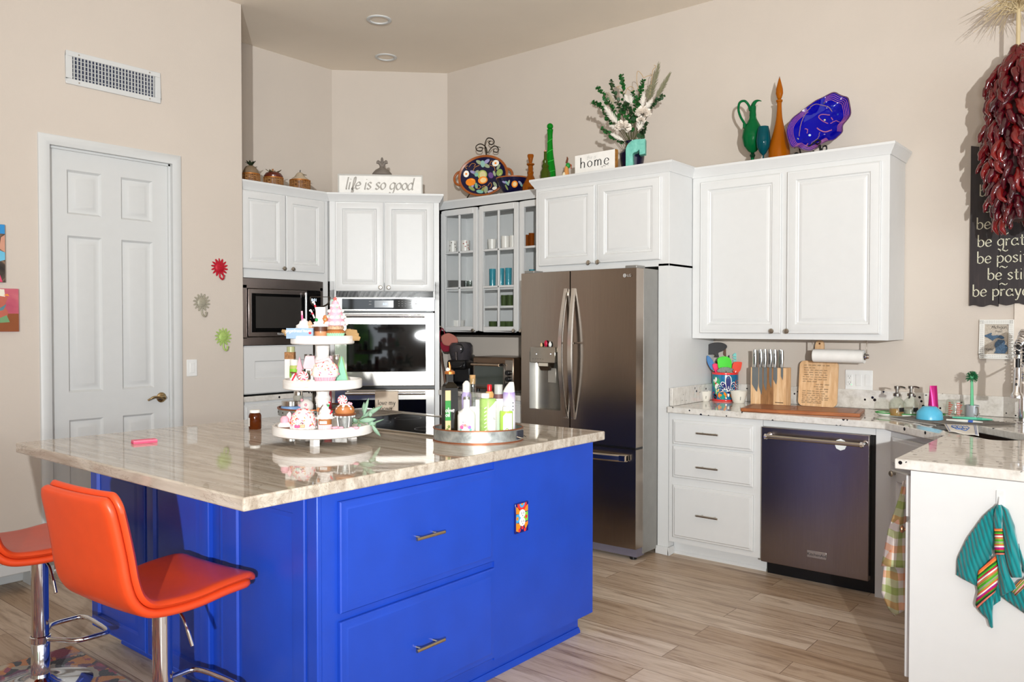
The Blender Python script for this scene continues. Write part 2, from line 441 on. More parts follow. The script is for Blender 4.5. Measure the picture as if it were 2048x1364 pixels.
# ================================================================== the room
ZC = 3.583; XL = -4.915; YB = 5.05
struct('floor', MB().box((-6.2, -3.6, -.06), (3.6, 5.3, 0)), FLOOR)
struct('ceiling', MB().box((-6.2, -3.6, ZC), (3.6, 5.3, ZC+.1)), CEIL)
DY0, DY1, DZ = 1.871, 2.591, 2.43
m = MB().box((XL-.12, -3.5, 0), (XL, DY0-.02, ZC)).box((XL-.12, DY1+.02, 0), (XL, 3.09, ZC)).box((XL-.12, DY0-.02, DZ+.02), (XL, DY1+.02, ZC))
m.box((-5.69, 2.97, 0), (XL-.12, 3.09, ZC))
struct('wall_left', m, WALL)
struct('wall_recess', MB().box((-5.69, 3.09, 0), (-5.565, 4.37, ZC)), WALL)
struct('wall_corner', MB().prism([(-5.565, 4.36, 0), (-4.87, 5.05, 0), (-4.87, 5.2, 0), (-5.69, 4.36, 0)], (0, 0, ZC)), WALL)
struct('wall_back', MB().box((-4.88, YB, 0), (3.5, YB+.12, ZC)), WALL)
OX0, OX1, OZ = 0.0, 2.4, 2.5
m = MB().box((-6.1, -3.5, 0), (OX0, -3.38, ZC)).box((OX1, -3.5, 0), (3.5, -3.38, ZC)).box((OX0, -3.5, OZ), (OX1, -3.38, ZC))
struct('wall_rear', m, WALL)
m = MB().box((3.4, -3.5, 0), (3.52, -2, ZC)).box((3.4, 3.2, 0), (3.52, 5.05, ZC)).box((3.4, -2, 0), (3.52, 3.2, .3)).box((3.4, -2, 2.9), (3.52, 3.2, ZC))
struct('wall_right', m, WALL)
# patio doors and the side window (behind the photographer; seen in reflections)
m = MB()
for x in (OX0, 1.2, OX1-.07): m.box((x, -3.47, 0), (x+.07, -3.41, OZ))
m.box((OX0, -3.47, OZ-.07), (OX1, -3.41, OZ)); m.box((OX0, -3.47, 0), (OX1, -3.41, .06))
struct('window_1', m, TRIM)
m = MB()
for y in (-2, -.3, 1.4, 3.13): m.box((3.43, y, .3), (3.49, y+.07, 2.9))
m.box((3.43, -2, .3), (3.49, 3.2, .37)); m.box((3.43, -2, 2.83), (3.49, 3.2, 2.9))
struct('window_2', m, TRIM)
# the garden outside
t = NT('hedge_leaves').set(.7); n = t.noise(t.coord(), 5, 6, .75)
t.col(t.ramp(n, 0, [(.32, '#10240a'), (.5, '#3f7a22'), (.66, '#8fc44e')])); t.bump(n, 0, .8, .1)
hb = MB()
for k in range(13):
    hb.ball((-4.5+k*.7, -7.2+rnd.uniform(-.3, .3), .9), rnd.uniform(.7, 1.0), 14, sz=rnd.uniform(1.0, 1.5))
hedge = tag(hb.build('garden_hedge', t.m), 'green hedge in the garden behind the patio doors', 'hedge', kind='stuff')
struct('garden_ground', MB().box((-9, -12, -.2), (8, -3.6, -.06)), mt('patio_stone', '#a59a8c', .8, var=.15))

# ------------------------------------------------------------------ the six-panel door in the left wall
fr = MB()
cas = [(0, 0), (.012, 0), (.016, .012), (.02, .03), (.014, .052), (.010, .058), (0, .06)]   # (out of the wall, across)
def casing(path_pts, m):       # casing swept up, over and down on the plane x = XL
    P = path_pts; rows = []
    for (y, z, dy, dz) in P:
        rows.append([m.pt((XL+o, y+dy*c/.06, z+dz*c/.06)) for o, c in cas])
    for a, b in zip(rows, rows[1:]):
        for j in range(len(cas)-1): m.f.append([a[j], a[j+1], b[j+1], b[j]])
casing([(DY0, 0, -.06, 0), (DY0, DZ, -.06, .06), (DY1, DZ, .06, .06), (DY1, 0, .06, 0)], fr)
fr.box((XL-.12, DY0-.02, 0), (XL+.001, DY0, DZ)).box((XL-.12, DY1, 0), (XL+.001, DY1+.02, DZ)).box((XL-.12, DY0-.02, DZ), (XL+.001, DY1+.02, DZ+.02))
fr.box((XL-.034, DY0, 0), (XL-.02, DY0+.012, DZ)).box((XL-.034, DY1-.012, 0), (XL-.02, DY1, DZ)).box((XL-.034, DY0, DZ-.012), (XL-.02, DY1, DZ))
door = struct('door_1', fr, TRIM)
door['label'] = 'white six-panel door with moulded casing in the left wall'
DW = DY1-DY0
sl = MB()   # slab in a local frame: x along the wall, -y into the room
def door_slab(m, W, H, mat_y):
    st = .105; mid = .115; pw = (W-2*st-mid)/2
    zs = [(.21, .86), (1.02, 1.93), (2.055, 2.31)]
    xs = [(st, st+pw), (st+pw+mid, W-st)]
    xc = [0, st, st+pw, st+pw+mid, W-st, W]; zc = [0.008] + [z for a in zs for z in a] + [H]
    for i in range(5):
        for j in range(len(zc)-1):
            if i in (1, 3) and j in (1, 3, 5):
                m.relief(xc[i], zc[j], xc[i+1], zc[j+1], [(0, 0), (.004, -.006), (.012, -.015), (.022, -.015), (.046, -.003), (.052, -.002)], mat_y)
            else: m.face([(xc[i], mat_y, zc[j]), (xc[i+1], mat_y, zc[j]), (xc[i+1], mat_y, zc[j+1]), (xc[i], mat_y, zc[j+1])])
    m.box((0, mat_y+.0155, .008), (W, mat_y+.035, H))
    m.prism([(0, mat_y, .008), (W, mat_y, .008), (W, mat_y+.016, .008), (0, mat_y+.016, .008)], (0, 0, .0005))
door_slab(sl, DW-.006, DZ-.003, 0)
slab = sl.build('door_slab', TRIM, door); slab.location = (XL-.035, DY0+.003, 0); slab.rotation_euler = (0, 0, PI/2)
hm = MB().lathe([(0, 0), (.03, 0), (.032, -.004), (.026, -.010), (.012, -.013), (.011, -.045), (0, -.047)], (0, 0, 0), 24, ax='y')
hm.tube(curve([(0, -.042, 0), (-.03, -.048, .004), (-.065, -.046, .008), (-.09, -.042, -.002), (-.105, -.04, -.010)], 5), [.009]*6+[.008]*8+[.006]*7, 10)
hd = hm.build('door_handle', mt('antique_nickel', '#b09a74', .22, 1), slab); hd.location = (DW-.065, 0, .955)
for z in (.28, 1.25, 2.2):
    MB().cyl((0, 0, 0), .006, z-.05, z+.05, 10).build('hinge', NICKEL, slab, loc=(-.004, -.004, 0))
struct('baseboard_left', MB().box((XL, -3.3, 0), (XL+.014, DY0-.065, .12)).box((XL, DY1+.065, 0), (XL+.014, 3.085, .12)), TRIM, bevel=.004)
struct('baseboard_back', MB().box((.2, YB-.014, 0), (3.4, YB, .12)), TRIM, bevel=.004)

# supply vent above the door
v0 = on_x(130.9, 166.6, XL); v1 = on_x(319.4, 145, XL)
vt = thing('air_vent', 'white louvred air vent high on the wall above the door', 'vent', (XL, v0.y, v0.z), PI/2)
VW = v1.y-v0.y; VH = .19
m = MB()
for a, b in (((0, 0), (VW, .03)), ((0, VH-.03), (VW, VH)), ((0, .03), (.035, VH-.03)), ((VW-.035, .03), (VW, VH-.03))):
    m.box((a[0], -.012, a[1]), (b[0], 0, b[1]))
m.build('vent_frame', TRIM, vt, bevel=.003)
MB().box((.03, -.001, .025), (VW-.03, .0, VH-.025)).build('duct_opening', mt('duct_dark', '#2a2f45', .7), vt)
m = MB()
for k in range(25):
    x = .044+k*(VW-.088)/24
    m.obox((x, -.0085, VH/2), (.0012, .0055, VH/2-.03), (Vector((math.cos(.25), math.sin(.25), 0)), Vector((-math.sin(.25), math.cos(.25), 0)), Vector((0, 0, 1))))
for k in range(5): m.box((.035, -.0025, .045+k*.024), (VW-.035, -.0012, .0485+k*.024))
m.build('louvres', TRIM, vt)
for x in (.07, VW-.07):
    for z in (.015, VH-.015): MB().cyl((x, 0, z), .004, -.0135, -.011, 8, 'y').build('screw', NICKEL, vt)

# recessed ceiling lights
for k, (px, py, lb) in enumerate(((758, 39, 'nearer'), (772, 114, 'farther'))):
    p = on_z(px, py, ZC)
    d = thing('recessed_light', 'white recessed downlight in the ceiling, the %s one' % ('one closer to the room' if k == 0 else 'one closer to the corner wall'), 'light', (p.x, p.y, ZC), 0, 'recessed ceiling lights')
    d['label'] = ('white recessed ceiling light nearer the top edge, above the island' if k == 0 else 'smaller-looking white recessed ceiling light deeper in, near the corner wall')
    R = .088 if k == 0 else .088
    MB().lathe([(R, 0), (R, -.006), (R-.006, -.009), (R-.022, -.007), (R-.024, 0)], seg=40).build('trim_ring', TRIM, d)
    MB().lathe([(R-.024, -.004), (R-.03, .03), (R-.034, .07), (0, .07)], seg=40).build('baffle', TRIM, d)
    MB().lathe([(0, .045), (.03, .042), (.042, .056), (.03, .068)], seg=24).build('bulb', mt('bulb_frost', '#e8e0d4', .4), d)

# ================================================================== cabinets
def knob(par, x, z, y=-.02, big=1.0):
    k = MB().lathe([(0, 0), (.006, 0), (.0055, -.012), (.007, -.015), (.0145*big, -.019), (.0155*big, -.023), (.012*big, -.028), (0, -.030)], (0, 0, 0), 18, ax='y')
    return k.build('knob', NICKEL, par, loc=(x, y, z))
RAISED = [(0, 0), (0, .015), (.005, .020), (.010, .0185), (.015, .020), (.052, .020), (.058, .012), (.064, .0135), (.070, .010), (.088, .0165), (.093, .0165)]
DRAWER = [(0, 0), (0, .010), (.006, .014), (.013, .014), (.019, .020)]
def leaf(par, x0, x1, z0, z1, mat=WHITE, kn=None, y=0, name='door', rings=RAISED):
    m = MB().relief(x0, z0, x1, z1, rings, y)
    o = m.build(name, mat, par, angle=25)
    if kn: knob(o, kn[0], kn[1], y-.02)
    return o
def bar_pull(par, x, z, L=.13, y=-.02, mat=NICKEL):
    m = MB().tube([(x-L/2, y-.03, z), (x+L/2, y-.03, z)], .0058, 12)
    for s in (-1, 1): m.tube([(x+s*L*.3, y, z), (x+s*L*.3, y-.03, z)], .0042, 8)
    return m.build('handle', mat, par)
CROWN = [(0, 0), (.006, .0), (.010, .012), (.022, .030), (.030, .045), (.034, .050), (.034, .063), (0, .063)]
def crown_at(z): return [(o, z+h) for o, h in CROWN]
def Xy(px, y): return on_y(px, 655, y).x

# -- wall cabinet on the right
uc = thing('hanging_cabinet', 'white two-door wall cabinet right of the refrigerator, with glassware on top', 'cabinet', (-2.385, 4.72, 1.328))
W = 1.175; x0 = -2.385
m = MB().box((0, 0, 0), (W, .325, 1.02)); m.build('body', WHITE, uc, bevel=.002)
MB().sweep(crown_at(1.017), [(0, .0), (W, 0), (W, .325)]).build('crown_molding', WHITE, uc, angle=25)
kz = on_y(1545, 662, 4.70).z-1.328
leaf(uc, Xy(1398.7, 4.7)-x0, Xy(1560, 4.7)-x0, .035, .985, kn=(Xy(1545, 4.7)-x0, kz))
leaf(uc, Xy(1572, 4.7)-x0, Xy(1758.5, 4.7)-x0, .035, .985, kn=(Xy(1574, 4.7)-x0+.004, kz))

# -- cabinet above the refrigerator, with the tall end panel
x0 = -3.417
fc = thing('refrigerator_cabinet', 'white two-door cabinet above the refrigerator with a tall end panel', 'cabinet', (x0, 4.42, 0))
W = 1.028
MB().box((0, 0, 1.775), (W, .62, 2.352)).build('body', WHITE, fc, bevel=.002)
MB().box((.955, 0, 0), (W, .62, 1.79)).build('end_panel', WHITE, fc)
MB().box((.945, -.012, 0), (W+.012, .0, .05)).box((W, -.012, 0), (W+.012, .06, .05)).build('shoe_molding', WHITE, fc, bevel=.003)
MB().sweep(crown_at(2.349), [(0, .62), (0, 0), (W, 0), (W, .30)]).build('crown_molding', WHITE, fc, angle=25)
zk = on_y(1178, 525.5, 4.40).z
leaf(fc, Xy(1077, 4.4)-x0, Xy(1188, 4.4)-x0, 1.815, 2.325, kn=(Xy(1178, 4.39)-x0, zk))
leaf(fc, Xy(1193, 4.4)-x0, Xy(1318.7, 4.4)-x0, 1.815, 2.325, kn=(Xy(1193.5, 4.39)-x0+.012, zk))

# -- glass-door cabinet
x0 = -4.645; GZ = 1.336
gc = thing('glass_door_cabinet', 'white wall cabinet with glazed doors showing cups and glasses', 'cabinet', (x0, 4.72, GZ))
W = 1.228; Hc = 1.02
m = MB().box((0, .31, 0), (W, .325, Hc)).box((0, 0, 0), (W, .325, .022)).box((0, 0, Hc-.02), (W, .325, Hc)).box((0, 0, 0), (.018, .325, Hc)).box((W-.018, 0, 0), (W, .325, Hc))
# face frame
fx = [0, .03]; 
d1 = (Xy(882.7, 4.7)-x0, Xy(954, 4.7)-x0); d2 = (Xy(957.7, 4.7)-x0, Xy(1036, 4.7)-x0); d3 = (Xy(1038.5, 4.7)-x0, W-.03)
m.box((0, 0, 0), (W, .018, .035)).box((0, 0, Hc-.04), (W, .018, Hc)).box((0, 0, 0), (d1[0]+.03, .018, Hc))
m.box((d1[1]-.03, 0, 0), (d2[0]+.03, .018, Hc)).box((d2[1]-.03, 0, 0), (d3[0]+.03, .018, Hc)).box((d3[1]-.03, 0, 0), (W, .018, Hc))
m.build('body', WHITE, gc)
SH = [GZ+.022] + [on_y(1000, py, 4.86).z for py in (612.5, 577, 500)]
MB().sweep(crown_at(1.012), [(.0, 0), (W, 0)]).build('crown_molding', WHITE, gc, angle=25)
gz0, gz1 = on_y(905, 653, 4.70).z-GZ, on_y(915, 430, 4.70).z-GZ
PANE = glass('clear_pane', '#fdfefe', .0)
def glazed(par, xa, xb, kx):
    st = .042; m = MB()
    zt, zb = Hc-.022, .03
    R = [(0, 0), (0, .016), (.005, .020), (.010, .0185), (.015, .020)]
    # stiles and rails with a moulded outer edge
    m.box((xa, -.020, zb), (xa+st, 0, zt)).box((xb-st, -.020, zb), (xb, 0, zt)).box((xa+st, -.020, zb), (xb-st, 0, gz0)).box((xa+st, -.020, gz1), (xb-st, 0, zt))
    xm = (xa+xb)/2
    m.box((xm-.009, -.018, gz0), (xm+.009, -.003, gz1))
    for f in (.345, .665): m.box((xa+st, -.018, gz0+(gz1-gz0)*f-.009), (xb-st, -.003, gz0+(gz1-gz0)*f+.009))
    o = m.build('door', WHITE, par, bevel=.004)
    MB().face([(xa+st, -.008, gz0), (xb-st, -.008, gz0), (xb-st, -.008, gz1), (xa+st, -.008, gz1)]).build('glass_pane', PANE, o)
    knob(o, kx, on_y(945, 661, 4.69).z-GZ)
    return o
glazed(gc, *d1, d1[1]-.028); glazed(gc, *d2, d2[1]-.028); glazed(gc, *d3, d3[0]+.028)
for z in SH[1:2]:
    MB().box((d2[0]-.02, .02, z-GZ-.016), (W-.02, .31, z-GZ)).build('shelf', WHITE, gc)
for z in (SH[2], SH[3]):
    MB().box((.018, .02, z-GZ-.016), (W-.018, .31, z-GZ)).build('shelf', WHITE, gc)

# -- diagonal oven cabinet
OV = Vector((-4.949, 3.851, 0)); OW = .8255
oc = thing('oven_cabinet', 'tall white corner cabinet holding the double oven, two doors on top', 'cabinet', OV, PI/4)
inv = Matrix.Translation(OV) @ Matrix.Rotation(PI/4, 4, 'Z'); inv = inv.inverted()
def loc_(x, y, z=0): return inv @ Vector((x, y, z))
fp = [(-4.949, 3.851), (-4.366, 4.434), (-4.650, 4.716), (-4.650, 5.03), (-4.88, 5.03), (-5.54, 4.37), (-5.54, 3.858), (-4.972, 3.858)]
body = MB()
L2 = [loc_(x, y) for x, y in fp]
body.prism([(p.x, p.y, 1.745) for p in L2], (0, 0, .605))
body.prism([(p.x, p.y, 0) for p in L2], (0, 0, .30))
in_ = [(0, 0), (.032, 0), (.032, .55), (0, .3)]
body.box((0, 0, .30), (.034, .10, 1.745)).box((OW-.034, 0, .30), (OW, .36, 1.745))
zr_ = (CAM + ray(775, 594.5)*((OV-CAM).dot(Vector((1, -1, 0)))/ray(775, 594.5).dot(Vector((1, -1, 0))))).z
body.box((.0, .0, zr_-.02), (OW, .02, 1.745))
body.build('body', WHITE, oc)
MB().sweep(crown_at(2.349), [(-.03, .03), (0, 0), (OW, 0), (OW, .36)]).build('crown_molding', WHITE, oc, angle=25)
NOV = (1, -1, 0)
def ovx(px, off=0):            # local x on the oven front plane
    d = ray(px, 655); P = OV + Vector((off, -off, 0))/math.sqrt(2); n = Vector(NOV)
    q = CAM + d*((P-CAM).dot(n)/d.dot(n)); return loc_(q.x, q.y).x
def ovz(px, py, off=0):
    d = ray(px, py); P = OV + Vector((off, -off, 0))/math.sqrt(2); n = Vector(NOV)
    return (CAM + d*((P-CAM).dot(n)/d.dot(n))).z
zb, zt = ovz(768, 582.5, .02), ovz(768, 404, .02); zk = ovz(769, 575, .03)
leaf(oc, ovx(671, .02), ovx(767.8, .02), zb, zt, kn=(ovx(761, .03), zk))
leaf(oc, ovx(769.6, .02), ovx(868, .02), zb, zt, kn=(ovx(777.5, .03), zk))

# -- microwave cabinet (left wall recess)
mc = thing('microwave_cabinet', 'tall white cabinet holding the microwave, beside the wall corner', 'cabinet', (-4.97, 3.10, 0), PI/2)
WM = .748
def My(px, x=-4.95): return on_x(px, 655, x).y-3.10
def Mz(px, py, x=-4.95): return on_x(px, py, x).z
m = MB().box((0, 0, 1.742), (WM, .585, 2.352))
m.box((0, 0, .93), (WM, .585, 1.268)).box((0, 0, 1.268), (.012, .40, 1.742)).box((WM-.062, 0, 1.268), (WM, .40, 1.742))
m.build('body', WHITE, mc)
MB().sweep(crown_at(2.349), [(0, 0), (WM+.02, 0)]).build('crown_molding', WHITE, mc, angle=25)
zb, zt = Mz(573, 542), Mz(573, 391); zk = Mz(570, 537.5)
leaf(mc, .006, My(572.3), zb, zt, kn=(My(570)-.014, zk)); leaf(mc, My(574.5), My(650), zb, zt, kn=(My(584), zk))
leaf(mc, .004, WM-.07, .935, 1.262, name='lift_door', rings=[(0, 0), (0, .014), (.004, .018), (.10, .018), (.108, .008), (.118, .008), (.145, .015)])
m = MB().box((0, .0, 0.08), (WM, .585, .879)).box((0, .06, 0), (WM, .585, .08)); m.build('base', WHITE, mc)
leaf(mc, .02, WM-.03, .70, .86, name='drawer', rings=DRAWER); leaf(mc, .02, WM-.03, .10, .68)
MB().box((0.0, -.022, .8795), (WM, .0, .917)).build('counter_ledge', GRANITE, mc, bevel=.004)

# -- microwave
mw = thing('microwave', 'built-in stainless microwave with black window, left of the oven', 'microwave', (-4.97, 3.115, 1.272), PI/2)
WW = My(647)-.015; HH = .466
m = MB()
fw = .046
for a, b in (((0, 0), (WW, fw+.01)), ((0, HH-fw-.024), (WW, HH)), ((0, fw), (fw*.7, HH-fw)), ((WW-fw*.6, fw), (WW, HH-fw))): m.box((a[0], -.016, a[1]), (b[0], -.001, b[1]))
m.build('trim_kit', STEELD, mw, bevel=.002)
ux0, ux1, uz0, uz1 = fw*.7+.004, WW-fw*.6-.004, fw+.014, HH-fw-.028
MB().box((ux0, -.012, uz0), (ux1, .30, uz1)).build('oven_case', BLACK, mw)
px_ = ux0+(ux1-ux0)*.80
MB().box((ux0, -.030, uz0), (px_, -.012, uz1)).build('door', STEELD, mw, bevel=.003)
d_ = MB().box((ux0+.022, -.0315, uz0+.03), (px_-.012, -.0295, uz1-.03)).build('window', BLACKG, mw)
MB().box((ux0+.055, -.0322, uz0+.06), (px_-.055, -.0314, uz1-.05)).build('mesh_screen', mt('screen_grey', '#2b2826', .35), d_)
MB().tube([(px_-.03, -.056, uz0+.02), (px_-.03, -.056, uz1-.015)], .009, 12).tube([(px_-.03, -.03, uz0+.04), (px_-.03, -.056, uz0+.04)], .006, 8).tube([(px_-.03, -.03, uz1-.04), (px_-.03, -.056, uz1-.04)], .006, 8).build('handle', CHROME, mw)
cp = MB().box((px_+.004, -.029, uz0), (ux1, -.012, uz1)).build('control_panel', BLACKG, mw)
put(font('8:01', .03), (px_+ux1)/2, -.0305, uz1-.075).build('clock_digits', mt('lcd_white', '#dfefff', .5, emit='#dfefff', es=1.5), cp)
m = MB()
for i in range(3):
    for j in range(6): m.box((px_+.025+i*.026, -.0302, uz0+.04+j*.03), (px_+.035+i*.026, -.0295, uz0+.044+j*.03))
m.build('key_print', mt('key_grey', '#8a8a8a', .5), cp)
put(font('KitchenAid', .020), (ux0+px_)/2+.03, -.0326, uz0+.012).build('badge_lettering', mt('badge_white', '#dcdcdc', .4), mw)

# -- double wall oven
ov = thing('double_oven', 'stainless double wall oven with black glass in the corner cabinet', 'oven', OV+Vector((.7071, .7071, 0))*.0+Vector((0, 0, .305)), PI/4)
ovb = .305
oa, ob_ = .036, OW-.036
Z = lambda py: ovz(775, py, .03)-ovb
MB().box((oa+.01, 0, .0), (ob_-.01, .35, 1.43)).build('oven_case', BLACK, ov)
ztop = Z(594.5); zc0 = Z(622)
MB().box((oa, -.028, zc0), (ob_, 0, ztop)).build('control_fascia', STEELB, ov, bevel=.003)
pan = MB().box((ovx(684, .03), -.0295, Z(619)), (ovx(853, .03), -.0275, Z(597.5))).build('control_panel', BLACKG, ov)
ds = MB().box((ovx(749, .03), -.0302, Z(615)), (ovx(787, .03), -.0293, Z(601))).build('display', mt('oven_display', '#23242c', .15), pan)
put(font('8:01', .022), ovx(771, .03), -.0308, Z(610)).build('display_digits', mt('lcd_blue', '#9fb6ff', .5, emit='#9fb6ff', es=2.2), ds)
m = MB()
for i in range(4):
    for j in range(3): m.box((ovx(797+i*6.5, .03), -.0302, Z(603+j*4.6)), (ovx(799+i*6.5, .03), -.0295, Z(602+j*4.6)))
for i in range(2):
    for j in range(3): m.box((ovx(817+i*13, .03), -.0302, Z(603.4+j*4.6)), (ovx(822+i*13, .03), -.0295, Z(602+j*4.6)))
for j in range(2): m.box((ovx(738, .03), -.0302, Z(603.4+j*6)), (ovx(743, .03), -.0295, Z(602+j*6)))
m.build('key_print', mt('key_grey', '#8a8a8a', .5), pan)
def oven_door(z0, z1, g0, g1, hz, nm):
    d = MB().box((oa, -.036, z0), (ob_, -.001, z1)).build('oven_door', STEELB, ov, bevel=.004)
    gl = MB().box((ovx(693, .04), -.0385, g0), (ovx(852, .04), -.0355, g1)).build('oven_window', BLACKG, d)
    hx0, hx1 = ovx(690, .09), ovx(850, .09)
    h = MB().tube([(hx0, -.088, hz), (hx1, -.088, hz)], .0125, 14)
    for x in (hx0+.012, hx1-.012): h.cyl((x, 0, hz), .012, -.09, -.034, 12, 'y')
    h.build('oven_handle', CHROME, d)
    return d
oven_door(Z(772), Z(626), Z(743.5), Z(648), Z(632), 'upper')
z1 = Z(779)
oven_door(.02, z1, .13, Z(799), Z(785.5), 'lower')
MB().box((oa, -.02, Z(778.5)), (ob_, -.002, Z(772.5))).build('vent_gap', BLACK, ov)
# towel over the lower oven handle
tz = Z(785.5)+ovb
tw = thing('tea_towel', 'beige tea towel with black lettering hanging on the lower oven handle', 'towel', (OV.x, OV.y, 0), PI/4)
ta, tb = ovx(749.5, .11), ovx(796, .11)
P = []
prof = [(-.105, tz-.27), (-.1045, tz-.12), (-.104, tz-.01), (-.1, tz+.012), (-.088, tz+.0165), (-.076, tz+.012), (-.0725, tz-.02), (-.072, tz-.2)]
pc = curve([(a, b, 0) for a, b in prof], 5)
for k in range(15):
    x = ta+(tb-ta)*k/14
    P.append([(x, q.x+.002*math.sin(k*1.1)*max(0, min(1, (tz-q.y)*6)), q.y) for q in pc])
LINEN = mt('beige_linen', '#d9c8b4', .9, bump=.25, bs=900)
MB().grid(P).build('cloth', LINEN, tw, thick=.002)
g, wd = pen('love my', .022, .2, .2, .35); g2, wd2 = pen('boxer', .022, .2, .2, .35)
xm = (ta+tb)/2
put(g, xm-wd/2, -.1075, tz-.085).merge(put(g2, xm-wd2/2, -.1075, tz-.128)).build('towel_lettering', mt('ink_black', '#2a2420', .7), tw)

# -- back counter run between oven and refrigerator
bc = thing('corner_base_cabinet', 'white base cabinet under the coffee maker, mostly behind the island', 'cabinet', (-4.36, 4.43, 0))
m = MB().prism([(0.005, .012, .08), (.93, .012, .08), (.93, .60, .08), (-.272, .60, .08), (-.272, .292, .08)], (0, 0, .799))
m.box((.02, .07, 0), (.93, .58, .08)); m.build('body', WHITE, bc)
for a, b in ((.03, .47), (.49, .92)):
    leaf(bc, a, b, .70, .86, name='drawer', rings=DRAWER, y=.012); leaf(bc, a, b, .10, .68, y=.012)
wt = MB().prism([(-4.345, 4.405, .8795), (-3.42, 4.405, .8795), (-3.42, 5.035, .8795), (-4.637, 5.035, .8795), (-4.637, 4.72, .8795), (-4.6365, 4.697, .8795)], (0, 0, .0375)).build('back_worktop', GRANITE, bevel=.004)
tag(wt, 'speckled white granite worktop under the coffee maker and toaster oven', 'worktop')
bsp = MB().box((-4.62, 5.035, .918), (-3.42, 5.049, 1.03)).build('backsplash', GRANITE)
tag(bsp, 'low granite backsplash behind the coffee maker', 'backsplash')
# ================================================================== refrigerator
FX, FY = -3.335, 4.157; FW = .872
fg = thing('refrigerator', 'tall stainless french-door refrigerator with ice dispenser and arched handles', 'refrigerator', (FX, FY, 0))
fx = lambda px, y=FY: on_y(px, 655, y).x-FX
fz = lambda px, py, y=FY: on_y(px, py, y).z
MB().box((.004, .092, .03), (FW-.002, .78, 1.755)).build('case', STEELG, fg, bevel=.004)
xs = fx(1142.5); zd = fz(1200, 888)+.0
def fdoor(xa, xb, za, zb, name, hole=None):
    """slightly bowed door front"""
    m = MB(); N = 14
    def yy(x): 
        t = (x-.0)/FW*2-1
        return -.012*(1-t*t)
    xs_ = sorted(set([xa+(xb-xa)*k/N for k in range(N+1)] + (list(hole[:2]) if hole else [])))
    zs_ = sorted(set([za, zb] + (list(hole[2:]) if hole else [])))
    for i in range(len(xs_)-1):
        for j in range(len(zs_)-1):
            a, b, c, d = xs_[i], xs_[i+1], zs_[j], zs_[j+1]
            if hole and a >= hole[0]-1e-6 and b <= hole[1]+1e-6 and c >= hole[2]-1e-6 and d <= hole[3]+1e-6: continue
            m.face([(a, yy(a), c), (b, yy(b), c), (b, yy(b), d), (a, yy(a), d)])
    for z in (za, zb):
        for i in range(len(xs_)-1):
            a, b = xs_[i], xs_[i+1]; m.face([(a, yy(a), z), (b, yy(b), z), (b, .085, z), (a, .085, z)])
    for x in (xa, xb): m.face([(x, yy(x), za), (x, .085, za), (x, .085, zb), (x, yy(x), zb)])
    m.face([(xa, .085, za), (xb, .085, za), (xb, .085, zb), (xa, .085, zb)])
    return m.build(name, STEEL, fg, angle=30)
ztop = 1.752
hx0, hx1, hz0, hz1 = fx(1060.5), fx(1123), fz(1060, 816), fz(1060, 703)
L = fdoor(0, xs-.004, zd, ztop, 'door', (hx0, hx1, hz0, hz1))
R = fdoor(xs+.004, FW, zd, ztop, 'door')
Dw = fdoor(0, FW, .075, zd-.014, 'freezer_drawer')
MB().box((.002, .0, zd-.013), (FW-.002, .085, zd-.001)).build('gasket', BLACK, fg)
MB().box((.01, .03, .02), (FW-.01, .12, .07)).build('kick_grille', mt('kick_grey', '#6a6470', .5), fg)
for x in (.05, FW-.05): MB().cyl((x, .06, 0), .022, 0, .03, 14).build('foot', BLACK, fg)
for a in (.01, FW-.09): MB().box((a, .02, ztop), (a+.08, .12, ztop+.018)).build('hinge_cover', STEELG, fg, bevel=.004)
# arched handles: a bow in front of a straight rear strip
def fhandle(door, x, lean):
    zt_, zb_ = fz(1150, 577), fz(1150, 838)
    m = MB(); n = 18; A = []; 
    for k in range(n+1):
        t = k/n; z = zb_+(zt_-zb_)*t; bow = math.sin(PI*t)
        yo = -.022-.052*bow; w_ = .013+.004*bow
        xo = x+lean*.020*bow
        A.append([(xo-w_, yo+.006, z), (xo-w_*.8, yo-.004, z), (xo+w_*.8, yo-.004, z), (xo+w_, yo+.006, z), (xo+w_*.8, yo+.016, z), (xo-w_*.8, yo+.016, z), (xo-w_, yo+.006, z)])
    m.grid(A); m.face(A[0][:-1]); m.face(A[-1][:-1])
    for t in (.03, .97):
        z = zb_+(zt_-zb_)*t; m.box((x-.011, -.028, z-.018), (x+.011, -.004, z+.018))
    return m.build('door_handle', STEELB, door, angle=30)
fhandle(L, xs-.028, -.4); hR = fhandle(R, xs+.030, .4)
# the door-in-door trigger on the right handle
MB().tube([(xs+.040, -.020, fz(1150, 686)), (xs+.06, -.066, fz(1150, 686))], .006, 8).build('latch', CHROME, hR)
# freezer handle
zf = fz(1222, 912); m = MB(); A = []
for k in range(15):
    t = k/14; x = .05+(FW-.10)*t; b = math.sin(PI*min(1, max(0, t)))**.5
    A.append([(x, -.018-.048*b, zf-.022), (x, -.026-.048*b, zf-.012), (x, -.024-.048*b, zf+.012), (x, -.014-.048*b, zf+.020), (x, -.004-.048*b, zf+.010), (x, -.006-.048*b, zf-.014), (x, -.018-.048*b, zf-.022)])
m.grid(A); m.face(A[0][:-1]); m.face(A[-1][:-1])
for x in (.07, FW-.07): m.box((x-.02, -.045, zf-.016), (x+.02, 0, zf+.016))
m.build('freezer_handle', STEELB, Dw, angle=30)
